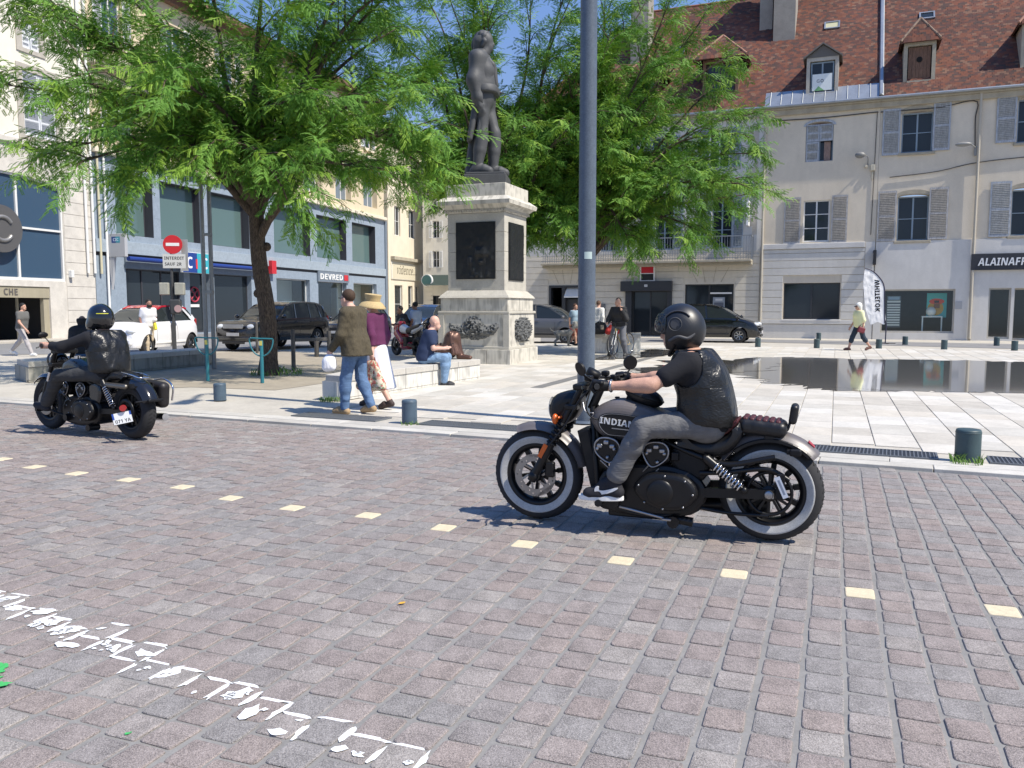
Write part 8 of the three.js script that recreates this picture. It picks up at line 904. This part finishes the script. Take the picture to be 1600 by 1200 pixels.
// ---------------------------------------------------------------- parked two-wheelers, bicycle
function sportBike(label, p, ry, col, col2) {
  const b = thing('parked_motorcycle', label, 'motorcycle', [p.x, PAVE, p.z], ry, 'motorcycles parked behind the bench'); mWheel(b, 0, 0.3, 0.12, { spokes: 6 }); mWheel(b, 1.38, 0.31, 0.16, { spokes: 6 }); for (const s of [1, -1]) mesh('fork_leg', bar([0, 0.3, s * 0.1], [0.3, 0.92, s * 0.1], 0.026), BK.alu, b);
  const f = mesh('fairing', sdfMesh([cap([0.12, 0.86, 0], [0.34, 0.98, 0], 0.14, 0.13), cap([0.2, 0.7, 0.06], [0.62, 0.45, 0.1], 0.13, 0.12), cap([0.2, 0.7, -0.06], [0.62, 0.45, -0.1], 0.13, 0.12), cap([0.5, 0.32, 0], [0.85, 0.34, 0], 0.14, 0.13)], 0.02, 0.05), M(col, 0.25, { clearcoat: 1 }), b); mesh('windscreen', sdfMesh([cap([0.18, 0.98, 0], [0.36, 1.1, 0], 0.1, 0.08)], 0.02, 0.02), MT.glassDark, f); mesh('fuel_tank', sdfMesh([cap([0.5, 0.84, 0], [0.75, 0.8, 0], 0.15, 0.12)], 0.02, 0.03), M(col2, 0.25, { clearcoat: 1 }), b); mesh('seat', sdfMesh([cap([0.8, 0.79, 0], [1.05, 0.8, 0], 0.11, 0.1), cap([1.05, 0.84, 0], [1.5, 0.95, 0], 0.1, 0.07)], 0.02, 0.03), BK.leather, b); mesh('tail', sdfMesh([cap([1.05, 0.78, 0], [1.6, 0.93, 0], 0.09, 0.05)], 0.02, 0.03), M(col2, 0.25, { clearcoat: 1 }), b); mesh('handlebar', tube([[0.42, 0.98, 0.35], [0.34, 0.98, 0.1], [0.34, 0.98, -0.1], [0.42, 0.98, -0.35]], 0.015, 24, 8), BK.satin, b); mesh('swingarm', beam([0.85, 0.38, 0.1], [1.38, 0.31, 0.1], 0.05, 0.07), BK.satin, b); mesh('engine', box(0.4, 0.3, 0.3, 0.7, 0.45, 0, 0.05), BK.satin, b); mesh('exhaust', bar([0.9, 0.36, -0.16], [1.5, 0.52, -0.18], 0.05), BK.alu, b);
}
sportBike('red and white sports motorcycle parked behind the stone bench', G(620, 557), -0.95, [0.30, 0.012, 0.02], [0.62, 0.62, 0.62]);
sportBike('black and red sports motorcycle parked nearer the pedestal behind the bench', G(660, 553), -0.75, [0.012, 0.012, 0.014], [0.22, 0.01, 0.015]);
{
  const p = G(957, 559), b = thing('bicycle', 'bicycle with yellowish frame held up by the cyclist in black', 'bicycle', [p.x, PAVE, p.z], 0.95), m = M([0.5, 0.38, 0.16], 0.4), bm = MT.blackMetal; 
  const whl = (x) => { const w = mesh('wheel', ring(0.335, 0.022, 48, 8), MT.rubber, b); w.position.set(x, 0.355, 0); mesh('rim', ring(0.312, 0.009, 48, 6), MT.chrome, w); const sp = []; for (let i = 0; i < 24; i++) { const a = i * PI / 12; sp.push(bar([0.015 * Math.cos(a + 1), 0.015 * Math.sin(a + 1), 0], [0.31 * Math.cos(a), 0.31 * Math.sin(a), 0], 0.0016, 0.0016, 4)); } stuff(mesh('spokes', sp, MT.chrome, w)); }; whl(0); whl(1.05);
  mesh('frame', [bar([0.17, 0.86, 0], [0.2, 0.74, 0], 0.022), bar([0.19, 0.82, 0], [0.72, 0.84, 0], 0.016), bar([0.2, 0.74, 0], [0.6, 0.31, 0], 0.019), bar([0.6, 0.31, 0], [0.73, 0.9, 0], 0.016), bar([0.72, 0.82, 0.02], [1.05, 0.355, 0.05], 0.009), bar([0.72, 0.82, -0.02], [1.05, 0.355, -0.05], 0.009), bar([0.6, 0.31, 0.02], [1.05, 0.355, 0.05], 0.01)], m, b); mesh('fork', [tube([[0.19, 0.78, 0.04], [0.1, 0.55, 0.045], [0, 0.355, 0.05]], 0.011, 12, 6), tube([[0.19, 0.78, -0.04], [0.1, 0.55, -0.045], [0, 0.355, -0.05]], 0.011, 12, 6)], MT.white, b); mesh('handlebar', [tube([[0.26, 1.06, 0.3], [0.17, 1.04, 0.12], [0.16, 1.03, 0], [0.17, 1.04, -0.12], [0.26, 1.06, -0.3]], 0.012, 24, 6), bar([0.17, 0.86, 0], [0.16, 1.03, 0], 0.014)], bm, b); mesh('saddle', sdfMesh([cap([0.64, 0.98, 0], [0.82, 0.98, 0], 0.03, 0.06)], 0.012, 0.02), BK.leather, b); mesh('seat_post', bar([0.73, 0.9, 0], [0.74, 0.97, 0], 0.013), bm, b); mesh('crank', [ring(0.09, 0.006, 24, 5).translate(0.6, 0.31, 0.04), bar([0.6, 0.31, 0.06], [0.66, 0.16, 0.07], 0.01), box(0.09, 0.02, 0.08, 0.66, 0.15, 0.11)], bm, b);
}
// ---------------------------------------------------------------- people on the square
const denim = TM([0.12, 0.21, 0.37], 0.85, 'weave', 0.25, 0, { bumpMap: tex('fold', 0.42), bumpScale: 0.018 }), denimLt = TM([0.22, 0.35, 0.53], 0.85, 'weave', 0.25, 0, { bumpMap: tex('fold', 0.42), bumpScale: 0.018 }), dark = TM([0.02, 0.02, 0.023], 0.85, 'weave', 0.3), face2 = (a, b) => Math.atan2(-b, a);          // facing direction (x, z) -> turn
const hairBrown = TM([0.10, 0.055, 0.03], 0.8, 'bark', 0.08), hairDark = TM([0.015, 0.013, 0.012], 0.7, 'bark', 0.08);
{ // man in the corduroy jacket
  const S = skeleton(1.73, { stride: -0.1, swing: 0.1, lean: 0.03, nod: 0.05 }), J = S.J, k = S.k; J.elL = [0.06, 1.1, -0.25]; J.wrL = [0.22, 0.9, -0.25]; J.hdL = [0.26, 0.82, -0.25]; J.elR = [0.1, 1.1, 0.22]; J.wrR = [0.26, 0.92, 0.2]; J.hdR = [0.32, 0.86, 0.19]; const p = G(557, 650);
  const t = person('man in olive corduroy jacket and blue jeans carrying a white bundle', [p.x, PAVE, p.z], face2(-0.9, -0.43), S, { cell: 0.014, ease: 0.022, w: 1.02, sleeve: 1.92, topName: 'jacket', hem: 0.13, collar: 0.02, topExtra: [cap([-0.02, 1.0, -0.08], [-0.03, 0.8, -0.1], 0.14, 0.165, 0.05), cap([-0.02, 1.0, 0.08], [-0.03, 0.8, 0.1], 0.14, 0.165, 0.05)], top: TM([0.105, 0.085, 0.05], 0.9, 'wood', 0.12, 0, { bumpMap: tex('fold', 0.42), bumpScale: 0.018 }), bottom: denim, shoe: TM([0.48, 0.33, 0.18], 0.8, 'fine', 0.2), hair: hairBrown, hairline: 1.2, legs: 1.97 });
  mesh('collar', sdfMesh([cap([J.neck[0] - 0.02, J.neck[1] + 0.005, -0.05], [J.neck[0] - 0.02, J.neck[1] + 0.005, 0.05], 0.062, 0.062), cap([J.neck[0] + 0.04, J.neck[1] - 0.02, -0.05], [J.neck[0] + 0.04, J.neck[1] - 0.02, 0.05], 0.05, 0.05)], 0.012, 0.03, [(x, y) => y - J.neck[1] - 0.035]), TM([0.11, 0.085, 0.04], 0.9, 'fine', 0.2), t); mesh('glasses', [bar([J.head[0] + 0.1, J.head[1] + 0.012, -0.06], [J.head[0] + 0.1, J.head[1] + 0.012, 0.06], 0.005), bar([J.head[0] + 0.1, J.head[1] + 0.012, -0.075], [J.head[0], J.head[1] + 0.015, -0.085], 0.004)], MT.blackMetal, t);
  const F = new Frame(V(p.x, 0, p.z), 0), hand = V(...J.hdL).applyAxisAngle(UPV, face2(-0.9, -0.43)).add(V(p.x, PAVE, p.z)); const b = thing('white_bundle', 'white cap carried low in the hand of the man in the jacket', 'cap', hand); mesh('crown', sdfMesh([ell([0, -0.1, 0], [0.1, 0.11, 0.09]), ell([0.02, -0.03, 0], [0.05, 0.07, 0.05]), cap([-0.04, -0.17, 0.03], [0.05, -0.16, 0.03], 0.05, 0.05)], 0.014, 0.04), TM([0.8, 0.8, 0.82], 0.85, 'fold', 0.3, 0.004), b); void F; void k;
}
{ // woman with the straw hat
  const S = skeleton(1.64, { stride: 0.2, swing: 0.06, lean: 0.03 }), J = S.J, k = S.k, p = G(590, 641), ry = face2(-0.88, -0.47); J.elL = [-0.1, 1.07, -0.24]; J.wrL = [-0.13, 0.86, -0.28]; J.hdL = [-0.13, 0.77, -0.29];
  const t = person('woman in straw top hat, purple crochet top and white skirt beside the jacketed man', [p.x, PAVE, p.z], ry, S, { cell: 0.014, ease: 0.016, sleeve: 1.85, topName: 'crochet_top', hem: -0.04, top: TM([0.13, 0.022, 0.085], 0.9, 'weave', 0.06, 0.004), legs: 0, shoe: TM([0.05, 0.03, 0.025], 0.7, 'fine', 0.2), hair: TM([0.3, 0.09, 0.05], 0.8, 'bark', 0.08), hairLow: 0.12, skin: MT.skin });
  const fold = []; for (let i = 0; i < 18; i++) { const a = i / 18 * 2 * PI; fold.push(cap([Math.cos(a) * 0.125, 0.93 * k, Math.sin(a) * 0.14], [Math.cos(a) * 0.23 - 0.02, 0.3 * k, Math.sin(a) * 0.22], 0.03, 0.035 + 0.012 * (i % 2))); } mesh('skirt', sdfMesh([...fold, cap([0, 0.95 * k, 0], [0, 0.32 * k, 0], 0.14, 0.21)], 0.016, 0.03, [(x, y) => 0.31 * k - y, (x, y) => y - 1.0 * k]), TM([0.68, 0.69, 0.74], 0.9, 'fold', 0.5, 0.004), t);
  const hb = V(...J.head).applyAxisAngle(UPV, ry).add(V(p.x, PAVE, p.z)), h = thing('straw_hat', 'tall flared straw hat worn by the woman in purple', 'hat', hb, ry), sm = TM([0.60, 0.45, 0.22], 0.85, 'weave', 0.08, 0.002); mesh('crown', lathe([[0.108, 0.03], [0.109, 0.07], [0.115, 0.11], [0.125, 0.138], [0.12, 0.146], [0.09, 0.15], [0, 0.148]], 32).scale(1.05, 1, 0.95).rotateZ(0.12), sm, h); mesh('brim', lathe([[0.11, 0.045], [0.15, 0.02], [0.19, -0.025], [0.2, -0.05], [0.188, -0.04], [0.15, 0.01], [0.11, 0.03]], 36).scale(1.05, 1, 0.98).rotateZ(0.12), sm, h);
  const hw = V(...J.hdL).applyAxisAngle(UPV, ry).add(V(p.x, PAVE, p.z)), bag = thing('cloth_bag', 'flowered cloth bag hanging from the hand of the woman with the hat', 'bag', hw, ry); const fm = M([1, 1, 1], 0.9, { map: makeTex(256, (x, y) => { const a = n16(x, y), b = n32(x + 0.4, y + 0.2), c = n8(x + 0.1, y); let q = [0.62, 0.54, 0.42]; if (a > 0.62) q = [0.42, 0.13, 0.10]; else if (b > 0.7) q = [0.22, 0.27, 0.14]; else if (c > 0.66) q = [0.58, 0.36, 0.26]; return q; }), bumpMap: tex('fold', 0.4), bumpScale: 0.008 }); fm.map.repeat.set(2.2, 2.2);
  const bg = []; for (let i = 0; i < 7; i++) bg.push(cap([-0.06 + i * 0.02, -0.1, 0.0], [-0.2 + i * 0.067, -0.42 + 0.02 * ((i * 5) % 3), 0.02 * ((i % 3) - 1)], 0.035, 0.06)); bg.push(cap([-0.14, -0.4, 0], [0.16, -0.4, 0], 0.075, 0.075)); mesh('sack', sdfMesh(bg, 0.015, 0.05), fm, bag); mesh('handle', [tube([[-0.06, -0.12, 0.02], [-0.02, 0.0, 0.02], [0.04, -0.12, 0.02]], 0.012, 16, 6), tube([[0.05, -0.12, -0.02], [0.1, -0.08, 0], [0.2, -0.32, 0.02], [0.2, -0.46, 0.02]], 0.016, 16, 6)], TM([0.25, 0.09, 0.07], 0.85, 'fine', 0.2), bag);
}
function seated(h, o = {}) { const k = h / 1.75, p = (x, y, z) => [x * k, y * k, z * k], n = o.lean ?? 0.1, J = { pelvis: p(0, 0.1, 0), chest: p(n, 0.42, 0), neck: p(n + 0.07, 0.62, 0), head: p(n + 0.13, 0.755, 0), face: [0.9, -0.4, 0] }; for (const [s, g] of [['L', -1], ['R', 1]]) { J['sh' + s] = p(n + 0.04, 0.555, g * 0.19); J['el' + s] = p(n + 0.1, 0.28, g * 0.24); J['wr' + s] = p(n + 0.31, 0.27, g * 0.07); J['hd' + s] = p(n + 0.38, 0.29, g * 0.045); J['hip' + s] = p(0.02, 0.09, g * 0.1); J['kn' + s] = p(0.43 + (g > 0 ? -0.02 : 0.03), 0.1, g * 0.13); J['an' + s] = p(0.4 + (o.foot ?? 0), -0.34 + (o.drop ?? 0), g * 0.11); J['to' + s] = p(0.56 + (o.foot ?? 0), -0.39 + (o.drop ?? 0), g * 0.14); } J.topLow = (0.1 - 0.06) * k; return { J, k }; }
{ // bald man with the phone
  const A = G(531, 630), B = G(750, 594), d = B.clone().sub(A).normalize(), e = A.clone().lerp(B, 0.63), inn = V(d.z, 0, -d.x), fx = -inn.x * 0.86 + d.x * 0.5, fz = -inn.z * 0.86 + d.z * 0.5, ry = face2(fx, fz), S = seated(1.76, { lean: 0.1, drop: -0.045 });
  const pos = [e.x + inn.x * 0.3, PLAT_H + PAVE + 0.03, e.z + inn.z * 0.3], t = person('bald man in navy t-shirt and jeans sitting on the stone bench with a phone', pos, ry, S, { cell: 0.014, w: 1.2, sleeve: 0.62, top: TM([0.02, 0.035, 0.085], 0.88, 'fold', 0.5, 0.003), bottom: denimLt, shoe: TM([0.03, 0.03, 0.032], 0.7, 'fine', 0.2), ease: 0.02 });
  mesh('shirt_print', heightField(0.15, 0.17, 8, 8, () => 0).rotateY(PI / 2).rotateZ(-0.35).translate(S.J.chest[0] + 0.175, S.J.chest[1] - 0.0, 0), TM([0.3, 0.42, 0.6], 0.9, 'bark', 0.15), t); const q = V(S.J.hdL[0] + 0.04, S.J.hdL[1] + 0.045, 0.0).applyAxisAngle(UPV, ry).add(V(...pos)), ph = thing('smartphone', 'dark phone held by the bald man on the bench', 'phone', q, ry); mesh('case', box(0.15, 0.01, 0.075, 0, 0, 0, 0.004).rotateZ(0.45), MT.blackMetal, ph); const sc = mesh('screen', box(0.138, 0.002, 0.066, 0, 0.0062, 0).rotateZ(0.45), MT.glassDark, ph); void sc;
}
{ // hunched figure on the mossy bench
  const A = G(45, 600), B = G(334, 571), e = A.clone().lerp(B, 0.22), S = seated(1.7, { lean: 0.16 }), ry = face2(-0.35, -0.94); person('hunched person in black hood and blue trousers sitting on the mossy bench', [e.x - 0.2, 0.47, e.z - 0.55], ry, S, { cell: 0.02, sleeve: 1.9, topName: 'hooded_jacket', ease: 0.03, top: dark, bottom: denim, w: 1.15, skin: MT.skinDark, collar: 0.2, topExtra: [ell([S.J.head[0] - 0.01, S.J.head[1] + 0.03, 0], [0.125, 0.13, 0.115])] });
}
{ const S = skeleton(1.62, { stride: 0.34, swing: -0.22, lean: 0.06 }), p = G(36, 557.5); person('man in grey t-shirt and pale trousers striding past the arched entrance', [p.x, PAVE, p.z], face2(0.97, 0.15), S, { cell: 0.018, sleeve: 0.6, top: TM([0.13, 0.13, 0.125], 0.88, 'fold', 0.5), bottom: TM([0.40, 0.38, 0.38], 0.88, 'fold', 0.5), shoe: MT.white, hair: hairDark, skin: MT.skinTan }); }
{ const S = skeleton(1.75, { stride: 0.1, swing: 0.05, lean: 0.05, nod: 0.03 }), J = S.J, p = G(233, 556); J.wrL = [0.22, 0.98, -0.12]; J.hdL = [0.3, 0.95, -0.08]; const ry = face2(0.75, 0.66), t = person('man in white polo and beige trousers walking in front of the white car', [p.x, PAVE, p.z], ry, S, { cell: 0.018, sleeve: 0.62, w: 1.1, top: TM([0.74, 0.74, 0.77], 0.88, 'fold', 0.5, 0.003), bottom: TM([0.46, 0.38, 0.27], 0.88, 'fold', 0.5), shoe: dark, hair: hairDark, skin: TM([0.42, 0.22, 0.16], 0.55, 'fine', 0.2) }); mesh('beard', sdfMesh([cap([J.head[0] + 0.05, J.head[1] - 0.07, -0.03], [J.head[0] + 0.05, J.head[1] - 0.07, 0.03], 0.05, 0.05)], 0.012, 0.02), hairDark, t); const q = V(...J.hdL).applyAxisAngle(UPV, ry).add(V(p.x, PAVE, p.z)), y = thing('yellow_packet', 'yellow packet in the hand of the man in the white polo', 'packet', q, ry); mesh('wrapper', new RoundedBoxGeometry(0.12, 0.22, 0.08, 2, 0.02).rotateZ(0.3).translate(0.02, -0.05, 0), M([0.75, 0.62, 0.03], 0.6), y); }
{ const S = skeleton(1.66, { stride: 0.05, swing: 0.02, lean: 0.02 }), p = G(651, 556); person('person in pale blue t-shirt and dark trousers standing by the parked motorcycles', [p.x, PAVE, p.z], face2(-0.8, -0.5), S, { cell: 0.018, sleeve: 0.6, top: TM([0.36, 0.44, 0.58], 0.88, 'fold', 0.5), bottom: dark, hair: hairDark, skin: MT.skinDark, hairLow: 0.06 }); }
{ const S = seated(1.7, { lean: 0.3 }), p = G(638, 556); person('person in black bent over a parked motorcycle behind the bench', [p.x + 0.1, 0.72, p.z - 0.1], face2(-0.7, 0.5), S, { cell: 0.02, sleeve: 1.9, top: dark, bottom: TM([0.1, 0.015, 0.02], 0.8, 'fold', 0.4), hair: hairDark, skin: MT.skinDark }); }
{ const S = skeleton(1.64, { stride: 0.16, swing: 0.14, lean: 0.02 }), p = G(897, 541), k = S.k; const t = person('woman in blue top and rust skirt walking the pale dog', [p.x, PAVE, p.z], face2(0.7, 0.7), S, { cell: 0.02, sleeve: 0.6, top: TM([0.26, 0.36, 0.44], 0.88, 'fold', 0.5), legs: 0, shoe: dark, hair: TM([0.16, 0.08, 0.05], 0.8, 'bark', 0.1), hairLow: 0.16, skin: MT.skinTan }); mesh('skirt', sdfMesh([cap([0, 0.96 * k, 0], [0, 0.42 * k, 0], 0.15, 0.2)], 0.02, 0.03, [(x, y) => 0.42 * k - y, (x, y) => y - 1.0 * k]), TM([0.2, 0.045, 0.03], 0.88, 'fold', 0.4), t); mesh('hip_bag', new RoundedBoxGeometry(0.16, 0.2, 0.28, 2, 0.05).translate(0.16, 0.92 * k, 0.1), TM([0.5, 0.48, 0.42], 0.8, 'fold', 0.3), t); }
{ const S = skeleton(1.76, { stride: 0.08 }), p = G(934, 542); person('person in white shirt half hidden by the lamp post', [p.x, PAVE, p.z], face2(0.5, -0.8), S, { cell: 0.02, sleeve: 1.8, top: TM([0.7, 0.7, 0.68], 0.88, 'fold', 0.5), bottom: TM([0.2, 0.2, 0.22], 0.88, 'fold', 0.5), hair: TM([0.25, 0.14, 0.09], 0.8, 'bark', 0.1) }); }
{ // yellow shirted woman
  const S = skeleton(1.64, { stride: 0.26, swing: -0.12, lean: 0.03 }), J = S.J, k = S.k, p = G(1341, 549), ry = face2(-1, 0.08), t = person('woman in white headscarf and yellow green shirt walking past the white flag', [p.x, PAVE, p.z], ry, S, { cell: 0.016, sleeve: 1.1, hem: 0.1, ease: 0.026, w: 1.1, top: TM([0.74, 0.75, 0.44], 0.88, 'fold', 0.4, 0.003), bottom: TM([0.025, 0.04, 0.06], 0.85, 'fold', 0.4), legs: 1.45, shoe: TM([0.16, 0.07, 0.05], 0.6, 'fine', 0.2), skin: MT.skinTan }); mesh('headscarf', sdfMesh([ell([J.head[0] - 0.03, J.head[1] + 0.04, 0], [0.115, 0.112, 0.1]), cap([J.head[0] - 0.06, J.head[1] - 0.03, 0], [J.head[0] - 0.08, J.head[1] - 0.1, 0], 0.085, 0.07)], 0.014, 0.03, [(x, y) => (x - J.head[0]) - 0.035 - (y - J.head[1]) * 0.7]), TM([0.74, 0.74, 0.70], 0.88, 'fold', 0.3, 0.003), t); mesh('sunglasses', bar([J.head[0] + 0.095, J.head[1] + 0.01, -0.06], [J.head[0] + 0.095, J.head[1] + 0.01, 0.06], 0.018), MT.blackMetal, t);
  const q = V(...J.hdL).applyAxisAngle(UPV, ry).add(V(p.x, PAVE, p.z)), b = thing('handbag', 'dark red handbag carried by the woman in the yellow green shirt', 'bag', q, ry); mesh('pouch', new RoundedBoxGeometry(0.26, 0.2, 0.1, 3, 0.04).rotateZ(0.3).translate(0.05, -0.02, 0), TM([0.2, 0.03, 0.04], 0.5, 'fine', 0.3), b); mesh('strap', tube([[-0.06, 0.06, 0], [0, 0.22, 0], [0.12, 0.1, 0]], 0.01, 14, 6), TM([0.15, 0.03, 0.035], 0.5, 'fine', 0.3), b); void k;
}
{ // cyclist astride
  const S = skeleton(1.78, { stride: 0.0, swing: 0.0, lean: 0.05 }), J = S.J, p = G(967, 558); J.hipL[2] = -0.11; J.hipR[2] = 0.11; J.knL = [0.12, 0.5, -0.2]; J.anL = [0.02, 0.09, -0.24]; J.toL = [0.17, 0.035, -0.27]; J.knR = [0.1, 0.52, 0.2]; J.anR = [0.0, 0.09, 0.25]; J.toR = [0.15, 0.035, 0.28]; J.elR = [0.14, 1.12, 0.3]; J.wrR = [0.33, 1.02, 0.24]; J.hdR = [0.4, 1.0, 0.22]; J.elL = [0.12, 1.14, -0.3]; J.wrL = [0.22, 1.38, -0.2]; J.hdL = [0.2, 1.46, -0.15];
  J.face = [0.75, 0, 0.6]; person('cyclist in black jacket and grey trousers astride the bicycle by the stone block', [p.x, PAVE, p.z], face2(-0.55, 0.83), S, { cell: 0.018, sleeve: 1.9, topName: 'jacket', ease: 0.028, top: TM([0.018, 0.018, 0.02], 0.75, 'fold', 0.5, 0.004), bottom: TM([0.13, 0.135, 0.15], 0.88, 'fold', 0.5), hair: hairDark, skin: MT.skinTan });
}
// bags on the block, dog
{ const p = G(941, 554.5), y = PAVE + 0.62, a = thing('travel_bag', 'black travel bag lying on the stone block beside the cyclist', 'bag', [p.x - 0.12, y, p.z], 0.2); mesh('sack', sdfMesh([cap([-0.12, 0.16, 0], [0.14, 0.17, 0], 0.15, 0.15), cap([-0.02, 0.28, 0], [0.12, 0.28, 0], 0.13, 0.13)], 0.02, 0.04), dark, a); mesh('handle', tube([[-0.1, 0.32, 0.04], [0, 0.44, 0.05], [0.12, 0.34, 0.04]], 0.015, 14, 6), dark, a); mesh('buckle', box(0.1, 0.14, 0.02, 0.06, 0.24, 0.155, 0.01), M([0.3, 0.26, 0.2], 0.5), a); const q = thing('shopping_bag', 'bright red bag on the stone block beside the cyclist', 'bag', [p.x + 0.3, y, p.z + 0.05], 0); mesh('sack', sdfMesh([cap([-0.12, 0.12, 0], [0.14, 0.12, 0], 0.12, 0.12), cap([-0.04, 0.24, 0], [0.1, 0.25, 0], 0.08, 0.07)], 0.018, 0.04), TM([0.42, 0.025, 0.02], 0.6, 'fold', 0.3, 0.004), q); mesh('handle', tube([[-0.06, 0.3, 0], [0.0, 0.42, 0], [0.1, 0.3, 0]], 0.012, 12, 6), MT.red, q); }
{ const p = G(880, 542), t = thing('dog', 'pale grey dog standing beside the woman in the rust skirt', 'dog', [p.x, PAVE, p.z], 0.15), P = [cap([-0.28, 0.5, 0], [0.2, 0.5, 0], 0.1, 0.13), cap([0.2, 0.48, 0], [0.3, 0.56, 0], 0.13, 0.1), cap([0.28, 0.58, 0], [0.4, 0.72, 0], 0.085, 0.075), ell([0.44, 0.76, 0], [0.095, 0.08, 0.075]), cap([0.48, 0.74, 0], [0.6, 0.715, 0], 0.05, 0.035), cap([-0.3, 0.52, 0], [-0.5, 0.62, 0.02], 0.035, 0.018), cap([-0.5, 0.62, 0.02], [-0.54, 0.72, 0.03], 0.02, 0.012)]; for (const s of [1, -1]) { P.push(cap([0.4, 0.82, s * 0.05], [0.38, 0.86, s * 0.07], 0.03, 0.015, 0.01), cap([0.22, 0.46, s * 0.08], [0.2, 0.25, s * 0.085], 0.06, 0.035), cap([0.2, 0.25, s * 0.085], [0.21, 0.035, s * 0.085], 0.03, 0.026), cap([0.21, 0.03, s * 0.085], [0.27, 0.025, s * 0.085], 0.03, 0.024), cap([-0.26, 0.48, s * 0.07], [-0.2, 0.3, s * 0.085], 0.085, 0.05), cap([-0.2, 0.3, s * 0.085], [-0.33, 0.18, s * 0.085], 0.042, 0.026), cap([-0.33, 0.18, s * 0.085], [-0.31, 0.035, s * 0.085], 0.026, 0.024), cap([-0.31, 0.03, s * 0.085], [-0.24, 0.025, s * 0.085], 0.028, 0.024)); } mesh('body', sdfMesh(P, 0.014, 0.03), TM([0.42, 0.40, 0.37], 0.9, 'bark', 0.2, 0.004), t); mesh('collar', new THREE.TorusGeometry(0.088, 0.012, 6, 20).rotateX(PI / 2).rotateZ(-0.7).translate(0.33, 0.64, 0), MT.red, t); }
renderer.render(scene, camera);
